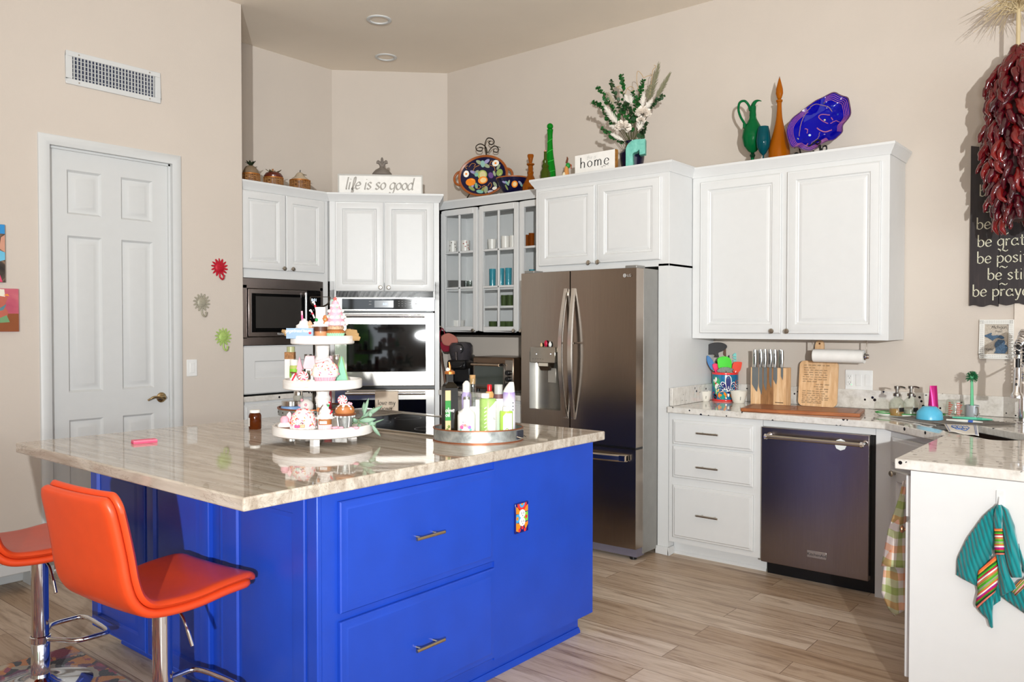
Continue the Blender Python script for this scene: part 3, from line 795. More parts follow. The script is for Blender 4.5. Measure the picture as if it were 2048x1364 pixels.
# water and ice dispenser
ba = mt('dispenser_grey', '#8c8880', .3, .8)
m = MB(); bk = .070
def bowl_y(t): return -.008+bk*math.sin(PI*min(1, max(0, t)))**.6
n = 12; A = []
for k in range(n+1):
    t = k/n; x = hx0+(hx1-hx0)*t; A.append([(x, bowl_y(t), hz0), (x, bowl_y(t), hz1)])
m.grid(A)
m.face([(hx0, -.009, hz0)]+[(hx0+(hx1-hx0)*k/n, bowl_y(k/n), hz0) for k in range(1, n)]+[(hx1, -.009, hz0)])
m.face([(hx0, -.009, hz1)]+[(hx0+(hx1-hx0)*k/n, bowl_y(k/n), hz1) for k in range(1, n)]+[(hx1, -.009, hz1)])
dsp = m.build('dispenser_recess', ba, L, angle=50)
px0, px1 = fx(1066.5), fx(1116.5); pz0, pz1 = fz(1090, 725), fz(1090, 694)
MB().box((px0, -.034, pz0), (px1, .03, pz1)).build('control_block', mt('dispenser_face', '#a8a196', .12, .9), dsp, bevel=.003)
xm = (px0+px1)/2
MB().prism([(xm-.045, -.028, pz0), (xm+.055, -.028, pz0), (xm+.035, -.012, pz0-.05), (xm-.03, -.012, pz0-.05)], (0, .05, 0)).build('spout', mt('spout_brown', '#3c3026', .25, .3), dsp)
MB().box((xm-.035, -.031, pz0-.022), (xm+.040, -.026, pz0-.002)).build('spout_label', mt('spout_tag', '#d8d0c0', .3, .5), dsp)
MB().box((xm+.01, .01, pz0-.13), (xm+.075, .016, pz0-.035)).build('paddle', mt('paddle_grey', '#9a958c', .25, .4), dsp, bevel=.003)
led = mt('led_white', '#e8f0ff', .4, emit='#dfe8ff', es=3)
for px in (1073, 1101.5):
    p = on_y(px, 708, FY-.034); MB().ball((p.x-FX, -.0345, p.z), .003, 8).build('indicator_light', led, dsp)
m = MB()
for k in range(5): m.box((px0+.02+k*.02, -.0346, pz0+.022), (px0+.030+k*.02, -.0339, pz0+.025))
m.build('key_print', mt('key_dark', '#5a544c', .5), dsp)
# round badge and letters
p = on_y(1249.5, 551, FY-.006); bz = p.z; bx = p.x-FX
bd = MB().lathe([(0, 0), (.0115, 0), (.0115, -.0015), (0, -.0015)], (bx, -.0065, bz), 26, ax='y').build('badge', mt('badge_silver', '#e8e8e8', .2, .6), R)
m = MB().lathe([(.0075, -.0017), (.009, -.0017)], (bx, -.0066, bz), 22, ax='y').box((bx-.001, -.0085, bz-.005), (bx+.001, -.0080, bz+.006)).box((bx-.001, -.0085, bz-.005), (bx+.005, -.0080, bz-.003))
m.build('badge_emblem', mt('badge_dark', '#3a3a3a', .4), bd)
put(font('LG', .022), bx+.033, -.0100, bz-.008).build('badge_lettering', mt('badge_silver', '#e8e8e8', .2, .6), R)
# magnets on top of the dispenser
def magnet(px, py, col, lb, r=.012, sy=1.2):
    p = on_y(px, py, FY-.03); o = MB().ball((0, 0, 0), r, 12, 1, .6, sy).ball((0, 0, r*1.1), r*.6, 10, 1, .6, .8).build('magnet', mt('magnet_'+col, col, .4))
    o.location = (p.x, FY-.018-.0, pz1+r*sy+.0005); tag(o, lb, 'magnet')
magnet(1080.5, 690, '#d8b48a', 'small tan figurine leftmost on the refrigerator dispenser', .010, 1.1)
magnet(1089.5, 688, '#b5123a', 'red figurine standing on the refrigerator dispenser', .013, 1.7)
magnet(1098, 689, '#dfe0dc', 'small white figurine rightmost on the refrigerator dispenser', .0125, 1.3)

# ================================================================== right-hand base run
bx0 = -2.385
db = thing('drawer_cabinet', 'white three-drawer base cabinet left of the dishwasher', 'cabinet', (bx0, 4.42, 0))
W = .592
m = MB().box((0, 0, .088), (W, .61, .8785)).box((0, .07, .0), (W, .6, .088)); m.build('body', WHITE, db)
MB().sweep([(0, 0), (.012, 0), (.012, .008), (.004, .018), (0, .018)], [(0, .07), (W, .07)]).build('shoe_molding', WHITE, db)
for (za, zb_), hz in (((.690, .840), .775), ((.487, .678), .59), ((.120, .443), .305)):
    d = leaf(db, .031, .541, za, zb_, name='drawer', rings=DRAWER)
    p0, p1 = on_y(1397, 0, 4.37).x-bx0, on_y(1440, 0, 4.37).x-bx0
    zz = on_y(1418, {.775: 869, .59: 938, .305: 1036}[hz], 4.37).z
    bar_pull(d, (p0+p1)/2, zz, p1-p0)
dw = thing('dishwasher', 'stainless dishwasher with bar handle and a round sticker, under the worktop', 'dishwasher', (-1.790, 4.42, 0))
MB().box((.003, .012, .10), (.597, .60, .876)).build('tub_case', BLACK, dw)
dd = MB().box((.002, -.032, .082), (.578, .010, .842)).build('door_panel', STEELD, dw, bevel=.003)
MB().box((.01, .05, .0), (.59, .08, .095)).build('toe_panel', BLACK, dw)
MB().box((0, -.001, .843), (.60, .012, .8785)).build('trim_strip', WHITE, dw)
hz = on_y(1630, 882, 4.33).z
hx_ = [on_y(p, 0, 4.33).x+1.79 for p in (1537, 1731)]
h = MB().tube([(hx_[0], -.088, hz), (hx_[1], -.088, hz)], .011, 14)
h.build('handle', NICKEL, dd)
for x in hx_:
    MB().lathe([(0, 0), (.016, 0), (.015, .012), (0, .012)], (x-.006, -.088, hz), 18, ax='x').tube([(x, -.088, hz), (x, -.034, hz+.006)], [.012, .015], 12).build('handle_bracket', CHROME, dd)
p = on_y(1633, 1110, 4.385)
bw = .103
bdg = MB().box((p.x+1.79-bw/2, -.0345, p.z-.019), (p.x+1.79+bw/2, -.0315, p.z+.019)).build('badge_plate', mt('badge_plate', '#b8b4b0', .25, .9), dd, bevel=.001)
put(font('KitchenAid', .0225), p.x+1.79, -.0350, p.z-.008).build('badge_lettering', mt('badge_ink', '#1c1c20', .4), bdg)
p = on_y(1681, 889.5, 4.385)
st = MB().lathe([(0, 0), (.031, 0), (.031, -.0015), (0, -.0015)], (0, 0, 0), 8, ax='y').build('magnet', mt('sticker_white', '#e8eceb', .4))
st.location = (p.x, 4.3877, p.z); tag(st, 'white octagonal magnet on the dishwasher door behind its handle', 'magnet')
put(font('DIRTY', .016), 0, -.0019, .002).build('magnet_lettering', mt('badge_ink', '#1c1c20', .4), st)
# worktop: one continuous slab with the sink cut out
def uv(u, v): return ((u+v)/math.sqrt(2), (v-u)/math.sqrt(2))
SU0, SU1, SV0, SV1 = -3.86, -3.235, 2.398, 2.685
wk = MB(); z0, z1 = .8795, .917
outer = [(-2.383, 4.388), (-1.137, 4.388), (-.797, 4.048), (-.797, 3.206), (.02, 3.206), (.02, 5.035), (-2.383, 5.035)]
def sink_loop(off=0, n=5, r=.05):
    pts = []
    for (cu, cv, a0) in ((SU0+r-off, SV0+r-off, PI), (SU1-r+off, SV0+r-off, 1.5*PI), (SU1-r+off, SV1-r+off, 0), (SU0+r-off, SV1-r+off, .5*PI)):
        for k in range(n+1):
            a = a0+k/n*PI/2; pts.append(uv(cu+(r)*math.cos(a), cv+(r)*math.sin(a)))
    return pts
hole = sink_loop()
def fill(outer, hole, z):
    bm = bmesh.new()
    def loop(pts):
        vs = [bm.verts.new((x, y, z)) for x, y in pts]
        return [bm.edges.new((vs[i], vs[(i+1) % len(vs)])) for i in range(len(vs))]
    es = loop(outer)+loop(hole)
    bmesh.ops.triangle_fill(bm, use_beauty=True, edges=es)
    bm.verts.index_update()
    m = MB(); m.v = [tuple(v.co) for v in bm.verts]; m.f = [[v.index for v in f.verts] for f in bm.faces]; bm.free(); return m
for z in (z0, z1): wk.merge(fill(outer, hole, z))
for lp in (outer, hole):
    for k in range(len(lp)):
        a, b = lp[k], lp[(k+1) % len(lp)]
        wk.face([(a[0], a[1], z0), (b[0], b[1], z0), (b[0], b[1], z1), (a[0], a[1], z1)])
wo = wk.build('worktop', GRANITE, bevel=.004); tag(wo, 'speckled white granite worktop running from the drawers past the sink to the peninsula', 'worktop')
bs_ = MB().box((-2.383, 5.028, .918), (.02, 5.049, 1.028)).box((-2.383, 4.42, .918), (-2.363, 5.028, 1.028)).build('backsplash', GRANITE, bevel=.003)
tag(bs_, 'low speckled granite backsplash along the wall behind the knife block and sink', 'backsplash')
# corner sink cabinet and peninsula
sc = thing('sink_cabinet', 'white diagonal sink cabinet between the dishwasher and the peninsula', 'cabinet', (-1.117, 4.42, 0), -PI/4)
LW = .526
m = MB().box((0, 0, .088), (LW, .02, .8785)).box((0, .06, 0), (LW, .08, .088))
m.build('body', WHITE, sc)
iv = (Matrix.Translation((-1.117, 4.42, 0)) @ Matrix.Rotation(-PI/4, 4, 'Z')).inverted()
MB().merge(MB().box((-1.188, 4.42, 0.0), (-1.117, 4.44, .8785)), iv).build('face_stile', WHITE, sc)
leaf(sc, .03, LW-.04, .70, .845, name='drawer_front', rings=DRAWER)
sd = leaf(sc, .03, LW-.04, .115, .68)
knob(sd, .075, .665)
pn = thing('peninsula_cabinet', 'white peninsula cabinet with a plain end panel where the teal towel hangs', 'cabinet', (-.745, 3.207, 0))
MB().box((0.004, 0, .0), (.72, .02, .8785)).build('end_panel', WHITE, pn)
MB().box((0, .02, .088), (.70, .66, .8785)).box((0, .66, .088), (.02, .82, .8785)).box((.07, .03, 0), (.69, .82, .088)).build('body', WHITE, pn)
for ya, yb, za, zb in ((.03, .40, .70, .855), (.42, .80, .70, .855), (.03, .40, .10, .68), (.42, .80, .10, .68)):
    dpt = MB().box((-.020, ya, za), (0, yb, zb)).build('door' if zb < .69 else 'drawer', WHITE, pn, bevel=.004)
    k = MB().lathe([(0, 0), (.006, 0), (.0055, -.012), (.007, -.015), (.0145, -.019), (.0155, -.023), (.012, -.028), (0, -.030)], (0, 0, 0), 16, ax='x').build('knob', mt('copper_knob', '#b98a6a', .25, 1), dpt, loc=(-.02, (ya+.05 if zb < .69 else (ya+yb)/2), .64 if zb < .69 else (za+zb)/2))
# undermount sink
L0 = sink_loop(.004); L1 = sink_loop(-.012)
m = MB(); n = len(L0)
rows = [[(x, y, .879) for x, y in L0+L0[:1]], [(x, y, .72) for x, y in L1+L1[:1]]]
m.grid(rows); m.face([(x, y, .72) for x, y in L1])
m.grid([[(x, y, .879) for x, y in sink_loop(.03)+sink_loop(.03)[:1]], rows[0]])
so = m.build('sink', mt('sink_bronze', '#22160f', .35, .2)); tag(so, 'dark brown undermount sink in the corner of the worktop', 'sink')
c = uv((SU0+SU1)/2, (SV0+SV1)/2)
MB().lathe([(0, .7205), (.04, .7205), (.045, .7225), (.038, .7235), (.02, .7215), (0, .7215)], (c[0], c[1], 0), 24).build('drain', NICKEL, so)
struct('trim_1', MB().box((-.663, YB-.012, 1.035), (.3, YB, 1.56)), mt('pale_trim', (.70, .62, .54), .6))

# ================================================================== island
IX0, IX1, IY0, IY1 = -3.67, -2.07, 1.557, 3.10
isl = thing('kitchen_island', 'large blue painted kitchen island with deep drawers and panelled back', 'island', (IX1, IY0, 0))
MB().box((-1.60, .012, .085), (-.001, IY1-IY0, .8745)).build('body', BLUE, isl)
MB().box((-1.52, .10, 0), (-.035, IY1-IY0-.06, .085)).build('plinth', BLUE, isl)
MB().sweep([(0, 0), (.014, 0), (.014, .01), (.006, .024), (0, .024)], [(-.035, .10), (-.035, IY1-IY0-.06)], 1).sweep([(0, 0), (.014, 0), (.014, .01), (.006, .024), (0, .024)], [(-1.52, .10), (-.035, .10)], 1).build('shoe_molding', BLUE, isl)
# drawers on the aisle side
yo = IY0
def side_leaf(ya, yb, za, zb, name):
    m = MB().relief(ya-yo, za, yb-yo, zb, [(0, 0), (0, .012), (.004, .016), (.018, .0165), (.026, .020), (.028, .020)])
    r = MB(); r.v = [(-b, a, c) for a, b, c in m.v]; r.f = m.f
    return r.build(name, BLUE, isl, angle=25)
for (za, zb), pys in (((.483, .845), (1079, 1064)), ((.10, .456), (1303, 1279))):
    d = side_leaf(1.637, 2.396, za, zb, 'drawer')
    a = on_x(834, pys[0], IX1+.05); b = on_x(889.5, pys[1], IX1+.05); z = (a.z+b.z)/2
    m = MB().tube([(.05, a.y-yo, z), (.05, b.y-yo, z)], .006, 12)
    for t in (.2, .8): m.tube([(.019, a.y-yo+(b.y-a.y)*t, z), (.05, a.y-yo+(b.y-a.y)*t, z)], .0045, 8)
    m.build('handle', mt('warm_nickel', '#c8b692', .24, 1), d)
MB().box((-.002, 2.402-yo, .085), (.006, IY1-yo, .8745)).build('side_panel', BLUE, isl)
# panelled seating side
RB = [(0, 0), (0, .014), (.004, .018), (.008, .0165), (.012, .018), (.058, .018), (.064, .006), (.095, .012), (.098, .012)]
Xi = lambda px: on_y(px, 1100, IY0).x-IX1
xx = [Xi(185.5), Xi(292), Xi(295), Xi(419.5), Xi(452), Xi(606)]
for a, b in ((xx[0], xx[1]), (xx[2], xx[3])):
    leaf(isl, a, b, .09, .855, BLUE, y=.012, rings=RB)
m = MB().relief(xx[4], .075, xx[5], .86, [(0, 0), (0, .010), (.004, .014), (.058, .014), (.064, .003), (.095, .010)], .018); m.build('end_panel', BLUE, isl, angle=25)
MB().box((xx[4]-.002, .018, .085), (0, .05, .8745)).build('back_frame', BLUE, isl)
MB().lathe([(.03, .085), (.03, .8745)], ((xx[3]+xx[4])/2, .04, 0), 20).build('pilaster', BLUE, isl)
MB().box((Xi(606)+.02, -.0, .085), (.0, .02, .8745)).build('corner_post', BLUE, isl, bevel=.004)
# island top
m = MB().box((-3.755, 1.287, .8755), (-2.05, 3.182, .917))
io = m.build('island_worktop', QUARTZ, bevel=.006, seg=3); tag(io, 'polished taupe veined stone top of the blue island', 'worktop')
# cooktop
ct = thing('cooktop', 'black glass cooktop with metal trim set in the island', 'cooktop', (-3.31, 2.535, .9172))
MB().box((0, 0, 0), (.805, .53, .006)).build('glass_top', BLACKG, ct, bevel=.002)
fm = MB().box((-.006, -.014, 0), (.811, -.0, .009)).box((-.006, .53, 0), (.811, .544, .009)).box((-.008, -.014, 0), (0, .544, .009)).box((.805, -.014, 0), (.813, .544, .009))
fm.build('trim_frame', NICKEL, ct, bevel=.002)
for (x, y, r) in ((.2, .15, .09), (.2, .39, .07), (.6, .15, .07), (.6, .39, .10)):
    MB().lathe([(r-.002, .0065), (r, .0065)], (x, y, 0), 32).build('burner_ring', mt('burner_print', '#3a3a3c', .3), ct)
# painted outlet plate on the island
ap, bp_ = on_x(1030, 1069, IX1+.012), on_x(1056, 1001, IX1+.012)
op = thing('outlet_plate', 'hand-painted colourful ceramic outlet plate on the blue island side', 'outlet', (IX1+.0065, ap.y, ap.z), PI/2)
PW, PH = bp_.y-ap.y, bp_.z-ap.z
MB().box((0, -.008, 0), (PW, 0, PH)).build('plate', mt('talavera_navy', '#1b1d66', .15), op, bevel=.003)
def disc(m, x, z, r, y, sx=1, sz=1, seg=18, a0=0, a1=2*PI):
    m.face([(x, y, z)]*0+[(x+r*sx*math.cos(a0+(a1-a0)*k/seg), y, z+r*sz*math.sin(a0+(a1-a0)*k/seg)) for k in range(seg if a1-a0 > 6.2 else seg+1)])
TAL = {k: mt('glaze_'+k, v, .15) for k, v in dict(orange='#f08a24', red='#e23a38', sky='#4aa3d6', green='#8cc63f', white='#f4f0e6', navy='#1b1d66', black='#181418', teal='#1f9a8a', yellow='#f2c14a', blue='#2a6fb0', leaf='#3fae62').items()}
def paint(par, shapes, name='painted_motif'):
    for col, m in shapes.items(): m.build(name, TAL[col], par, weld=False)
S = {k: MB() for k in ('orange', 'red', 'sky', 'green', 'white', 'navy')}
y = -.0084
S['orange'].face([(.004, y, .012), (PW*.3, y, .004), (PW*.42, y, PH*.3), (.004, y, PH*.36)]).face([(PW*.75, y, PH*.06), (PW-.004, y, .03), (PW-.004, y, PH*.34), (PW*.66, y, PH*.3)])
S['orange'].face([(.004, y, PH*.66), (PW*.4, y, PH*.62), (PW*.3, y, PH*.8), (.004, y, PH*.9)]).face([(PW*.6, y, PH*.68), (PW-.004, y, PH*.68), (PW-.004, y, PH*.9), (PW*.8, y, PH*.84)])
S['sky'].face([(.004, y, PH*.36), (PW*.4, y, PH*.36), (PW*.4, y, PH*.62), (.004, y, PH*.64)])
S['green'].face([(PW*.6, y, PH*.36), (PW-.004, y, PH*.36), (PW-.004, y, PH*.66), (PW*.6, y, PH*.64)])
disc(S['red'], PW*.5, PH-.004, PW*.36, y, a0=PI, a1=2*PI); disc(S['sky'], PW*.5, PH-.004, PW*.2, y-.0003, a0=PI, a1=2*PI); disc(S['orange'], PW*.5, PH-.004, PW*.09, y-.0006, a0=PI, a1=2*PI)
for x, z in ((.3, .1), (.72, .08), (.52, .17), (.82, .5), (.14, .5)): disc(S['red'] if x != .14 else S['orange'], PW*x, PH*z, PW*.09, y-.0003)
paint(op, S)
for z in (.36, .63):
    r = MB().lathe([(0, -.0115), (PW*.2, -.0115), (PW*.21, -.008)], (PW*.5, 0, PH*z), 22, ax='y').build('receptacle', mt('outlet_white', '#efeee8', .3), op)
    m = MB()
    for sx in (-1, 1): m.box((PW*.5+sx*.007-.001, -.0119, PH*z-.002), (PW*.5+sx*.007+.001, -.0112, PH*z+.007))
    m.cyl((PW*.5, 0, PH*z-.008), .0022, -.0119, -.0112, 8, 'y'); m.build('slots', BLACK, r)
# ================================================================== bar stools
ORANGE = mt('orange_vinyl', '#d8481f', .38, coat=.1, bump=.05, bs=500, var=.03)
def stool_parts(root):
    prof = curve([(.205, -.018), (.19, -.002), (.10, -.004), (0, -.014), (-.09, -.012), (-.155, .0), (-.195, .035), (-.215, .09), (-.228, .17), (-.245, .26), (-.262, .335), (-.268, .352)], 5)
    prof = [Vector((p.x, p.y)) for p in prof]; N = len(prof)
    S = [0]
    for a, b in zip(prof, prof[1:]): S.append(S[-1]+(b-a).length)
    T = S[-1]
    def pad(o0, o1, inset, nm, groove):
        """cushion between normal offsets o0 < o1, rounded in plan and on its rim"""
        M_ = 16; top = []; bot = []
        for i, p in enumerate(prof):
            d = (prof[min(i+1, N-1)]-prof[max(i-1, 0)]).normalized(); nv = Vector((-d.y, d.x))
            if nv.dot(Vector((.3, 1))) < 0: nv = -nv
            e = min(S[i], T-S[i]); rr = .055
            hw = .213-inset
            if e < rr: hw -= (rr-math.sqrt(max(0, rr*rr-(rr-e)**2)))*.75
            if S[i] > T*.5: hw -= .012*min(1, (S[i]-T*.5)/(T*.5))
            rt, rb = [], []
            for j in range(M_+1):
                u = -1+2*j/M_; x = hw*math.copysign(1-(1-abs(u))**1.6, u)
                ex = hw-abs(x); ee = min(ex, e*1.0)
                k = math.sqrt(max(0, 1-max(0, 1-ee/.022)**2))
                mid = (o0+o1)/2; h = (o1-o0)/2*k
                dip = .006*(1-(x/hw)**2) if hw > 0 else 0
                rt.append((x, p.x+nv.x*(mid+h-dip), p.y+nv.y*(mid+h-dip))); rb.append((x, p.x+nv.x*(mid-h-dip), p.y+nv.y*(mid-h-dip)))
            top.append(rt); bot.append(rb)
        m = MB().grid(top).grid(bot)
        m.grid([[a[0] for a in top], [a[0] for a in bot]]).grid([[a[-1] for a in top], [a[-1] for a in bot]]).grid([top[0], bot[0]]).grid([top[-1], bot[-1]])
        return m.build(nm, ORANGE, root, angle=75, loc=(0, 0, .575))
    pad(.0, .025, .0, 'seat_pad', 1); pad(-.028, .001, .002, 'seat_shell', 1)
    m = MB().box((-.09, -.09, .513), (.09, .09, .528)); m.build('mounting_plate', BLACK, root, bevel=.004)
    MB().lathe([(0, .17), (.0305, .17), (.0305, .515), (0, .515)], seg=28).build('gas_lift', CHROME, root)
    MB().lathe([(0, .018), (.033, .018), (.033, .172), (.031, .175), (0, .175)], seg=28).build('column', CHROME, root)
    MB().lathe([(0, 0), (.195, 0), (.197, .004), (.19, .009), (.12, .018), (.06, .028), (.036, .045), (.032, .06)], seg=48).build('base', CHROME, root)
    MB().lathe([(.0325, .178), (.037, .180), (.037, .202), (.0325, .204)], seg=28).tube(curve([(.03, .02, .19), (.075, .05, .19), (.125, .085, .19), (.135, .15, .19), (.12, .205, .19), (.0, .215, .19), (-.12, .205, .19), (-.135, .15, .19), (-.125, .085, .19), (-.075, .05, .19), (-.03, .02, .19)], 6), .0095, 12).build('footrest', CHROME, root)
    MB().tube(curve([(.03, -.0, .505), (.10, .0, .495), (.135, .0, .455), (.165, .0, .405)], 6), [.0045]*13+[.0062]*6, 10).build('lift_lever', CHROME, root)
s2 = thing('bar_stool', 'orange vinyl bar stool with low back on a chrome post, nearest the blue island corner', 'stool', (-2.53, 1.29, 0), math.radians(5))
stool_parts(s2)
s1 = dup(s2); s1.location = (-3.40, 1.245, 0); s1.rotation_euler = (0, 0, math.radians(-2))
s1['label'] = 'orange vinyl bar stool cut off by the left edge of the photo'
for s in (s1, s2): s['group'] = 'bar stools at the island'

# ------------------------------------------------------------------ floral rug
t = NT('floral_rug').set(.95, spec=.1, sheen=.3)
co = t.coord((1, 1, 1))
nz = t.noise(co, 7, 4, .6); ad = t.n('ShaderNodeMix'); ad.data_type = 'VECTOR'; ad.inputs[0].default_value = .12
t.l(co, 0, ad, 4); t.l(nz, 1, ad, 5)
v = t.n('ShaderNodeTexVoronoi'); v.inputs['Scale'].default_value = 7.5; t.l(ad, 1, v, 'Vector')
sp = t.n('ShaderNodeSeparateColor'); t.l(v, 'Color', sp, 0)
pal = t.ramp(sp, 0, [(0, '#140f18'), (.20, '#7c1236'), (.34, '#b84f1e'), (.46, '#6f6178'), (.58, '#231626'), (.68, '#5a1847'), (.78, '#2d5f58'), (.86, '#a8324f'), (.94, '#b8a78a')], 'CONSTANT')
v2 = t.n('ShaderNodeTexVoronoi'); v2.inputs['Scale'].default_value = 22; t.l(ad, 1, v2, 'Vector')
sp2 = t.n('ShaderNodeSeparateColor'); t.l(v2, 'Color', sp2, 0)
pal2 = t.ramp(sp2, 1, [(0, '#b8702a'), (.3, '#8f2440'), (.55, '#9a8f7c'), (.68, '#17101a'), (.9, '#5d1e46')], 'CONSTANT')
dr_ = t.ramp(v, 'Distance', [(.30, '#000000'), (.42, '#ffffff')])
mx = t.mix(dr_, 0, pal, 0, pal2, 0); t.col(mx, 2)
n2 = t.noise(t.coord(), 160, 2); t.bump(n2, 0, .5, .004)
rg = MB().box((-3.715, -.4, .0005), (-1.9, 1.485, .010)).build('area_rug', t.m, bevel=.004)
tag(rg, 'multicoloured floral area rug under the bar stools', 'rug')

# ------------------------------------------------------------------ low white bench by the left wall
bn = thing('low_bench', 'low white bench with a brown diamond-patterned pad beside the door', 'bench', (-4.80, 1.20, 0))
for y0, y1 in ((.02, .055), (.50, .535)):
    MB().prism([(-.08, y0, 0), (.10, y0, 0), (.07, y0, .165), (-.05, y0, .165)], (0, y1-y0, 0)).build('leg', TRIM, bn, bevel=.003)
MB().box((-.10, -.35, .10), (.105, .56, .165)).build('apron', TRIM, bn, bevel=.004)
MB().box((-.105, -.36, .165), (.11, .57, .19)).build('bench_top', TRIM, bn, bevel=.004)
t = NT('diamond_pad').set(.9); ck = t.n('ShaderNodeTexChecker'); ck.inputs['Scale'].default_value = 14
t.l(t.coord((1, 1, 0), (0, 0, PI/4)), 0, ck, 'Vector'); ck.inputs['Color1'].default_value = lin('#7a4a28'); ck.inputs['Color2'].default_value = lin('#a99a88'); t.col(ck)
MB().box((-.095, -.35, .1905), (.10, .55, .225)).build('bench_pad', t.m, bn, bevel=.012)

# ------------------------------------------------------------------ things on the left wall
def M_art(name, stops, scale, seed):
    t = NT(name).set(.5); co = t.coord(); n = t.noise(co, scale, 3, .55, 1.5); n.noise_dimensions = '4D'; n.inputs['W'].default_value = seed
    t.col(t.ramp(n, 0, stops)); return t.m
def canvas(y0, y1, z0, z1, mats, label):
    o = thing('canvas_print', label, 'picture', (XL, y0, z0), PI/2, 'canvas prints left of the door')
    MB().box((0, -.022, 0), (y1-y0, -.0005, z1-z0)).build('canvas', mats[0], o, bevel=.001)
    return o, y1-y0, z1-z0
a = on_x(8, 565, XL); b = on_x(7, 450, XL)
o, w_, h_ = canvas(a.y-.30, a.y, a.z, b.z, (M_art('art_dark', [(.3, '#1c1712'), (.5, '#4a3d34'), (.62, '#8c6f58')], 9, 1.0),), 'tall colourful canvas print at the left edge, the upper one')
for col, pts in (('#2b86c4', [(w_-.3, h_-.05), (w_-.001, h_-.05), (w_-.001, h_-.001), (w_-.3, h_-.001)]), ('#c9917a', [(w_-.028, h_-.13), (w_-.001, h_-.15), (w_-.001, h_-.055), (w_-.02, h_-.07)]), ('#69b9d8', [(w_-.03, h_-.2), (w_-.001, h_-.19), (w_-.001, h_-.15), (w_-.028, h_-.14)]), ('#d9466a', [(w_-.2, .001), (w_-.014, .001), (w_-.026, .04), (w_-.2, .06)])):
    MB().face([(x, -.0226, z) for x, z in pts]).build('painted_shape', mt('art_'+col, col, .5), o)
a = on_x(35, 663, XL); b = on_x(35, 578, XL)
o, w_, h_ = canvas(a.y-.35, a.y, a.z, b.z, (M_art('art_rose', [(.3, '#a8405a'), (.5, '#bb5668'), (.7, '#c76a74')], 5, 3.0),), 'pink and brown canvas print with a glass and bird, the lower one beside the door')
for lv_, (col, pts) in enumerate((('#8a4a22', [(.001, .001), (w_-.001, .001), (w_-.001, h_*.42), (.001, h_*.40)]), ('#e2dccb', [(w_-.14, h_*.8), (w_-.065, h_*.74), (w_-.07, h_*.98), (w_-.14, h_*.99)]), ('#b8604e', [(w_-.16, h_*.25), (w_-.06, h_*.28), (w_-.052, h_*.45), (w_-.07, h_*.6), (w_-.052, h_*.8), (w_-.14, h_*.85)]), ('#e58a3a', [(w_-.075, h_*.84), (w_-.045, h_*.82), (w_-.055, h_*.88)]), ('#57808a', [(w_-.11, h_*.46), (w_-.075, h_*.5), (w_-.06, h_*.64), (w_-.10, h_*.52)]), ('#6f9a6c', [(w_-.10, h_*.2), (w_-.045, h_*.22), (w_-.06, h_*.38), (w_-.10, h_*.3)]), ('#7cc63c', [(w_-.16, h_*.78), (w_-.125, h_*.8), (w_-.13, h_*.86), (w_-.16, h_*.86)]))):
    MB().face([(x, -.0223-.0002*lv_, z) for x, z in pts]).build('painted_shape', mt('art_'+col, col, .5), o)

def sun_hook(px, py, rpx, hpy, col, label):
    c = on_x(px, py, XL); sc_ = depth_of(c)/F_PX; R = rpx*sc_
    o = thing('sun_hook', label, 'hook', (XL, c.y, c.z), PI/2, 'sun-shaped hooks')
    mat = mt('hook_'+col, col, .45, .2, bump=.4, bs=250)
    m = MB(); pts = []
    n = 14
    for k in range(n*6):
        a = 2*PI*k/(n*6); ph = (k % 6)/6
        r = R*(.56 + .46*max(0, math.sin(PI*ph))**1.4)
        pts.append((r*math.cos(a+.05*math.sin(6*a)+.12*(r/R-.5)), -.001, r*math.sin(a+.12*(r/R-.5))))
    m.prism(pts, (0, -.006, 0)); m.build('sun_rays', mat, o, bevel=.001)
    f = MB().lathe([(R*.52, -.006), (R*.46, -.009), (R*.25, -.011), (0, -.0115)], seg=28, ax='y').build('face', mat, o)
    g = MB()
    for s in (-1, 1): g.ball((s*R*.17, -.011, R*.1), R*.06, 8)
    g.tube(curve([(-R*.2, -.011, -R*.14), (0, -.0125, -R*.24), (R*.2, -.011, -R*.14)], 4), R*.03, 6).tube([(0, -.0115, R*.08), (0, -.014, -R*.06)], R*.05, 6)
    g.build('facial_features', mat, f)
    hz = -(hpy-py)*sc_
    MB().tube(curve([(0, -.006, -R*.7), (0, -.007, hz*.75), (.004, -.012, hz+.012), (.006, -.024, hz+.004), (.008, -.036, hz+.010), (.009, -.040, hz+.026)], 6), .0055, 10).ball((.009, -.040, hz+.028), .0075, 10).build('hook', mat, o)
sun_hook(438.5, 535, 18.5, 560, '#b8112a', 'red sun-shaped wall hook, topmost of the three')
sun_hook(403, 605, 18.5, 634, '#a39d8c', 'grey-beige sun-shaped wall hook right of the door, middle of the three')
sun_hook(446, 674, 18.5, 702, '#a6c06c', 'light green sun-shaped wall hook, lowest of the three')
a = on_x(373, 753, XL); b = on_x(393.5, 718.5, XL)
sw = thing('light_switch', 'white rocker light switch on the wall right of the door', 'switch', (XL, a.y, a.z), PI/2)
w_, h_ = b.y-a.y, b.z-a.z
MB().box((0, -.006, 0), (w_, -.0003, h_)).build('plate', mt('plate_white', (.76, .755, .74), .35), sw, bevel=.003)
MB().box((w_*.28, -.009, h_*.21), (w_*.72, -.005, h_*.79)).build('rocker', mt('plate_white', (.76, .755, .74), .35), sw, bevel=.002)
# ================================================================== on the right-hand worktop
ZT = .9172
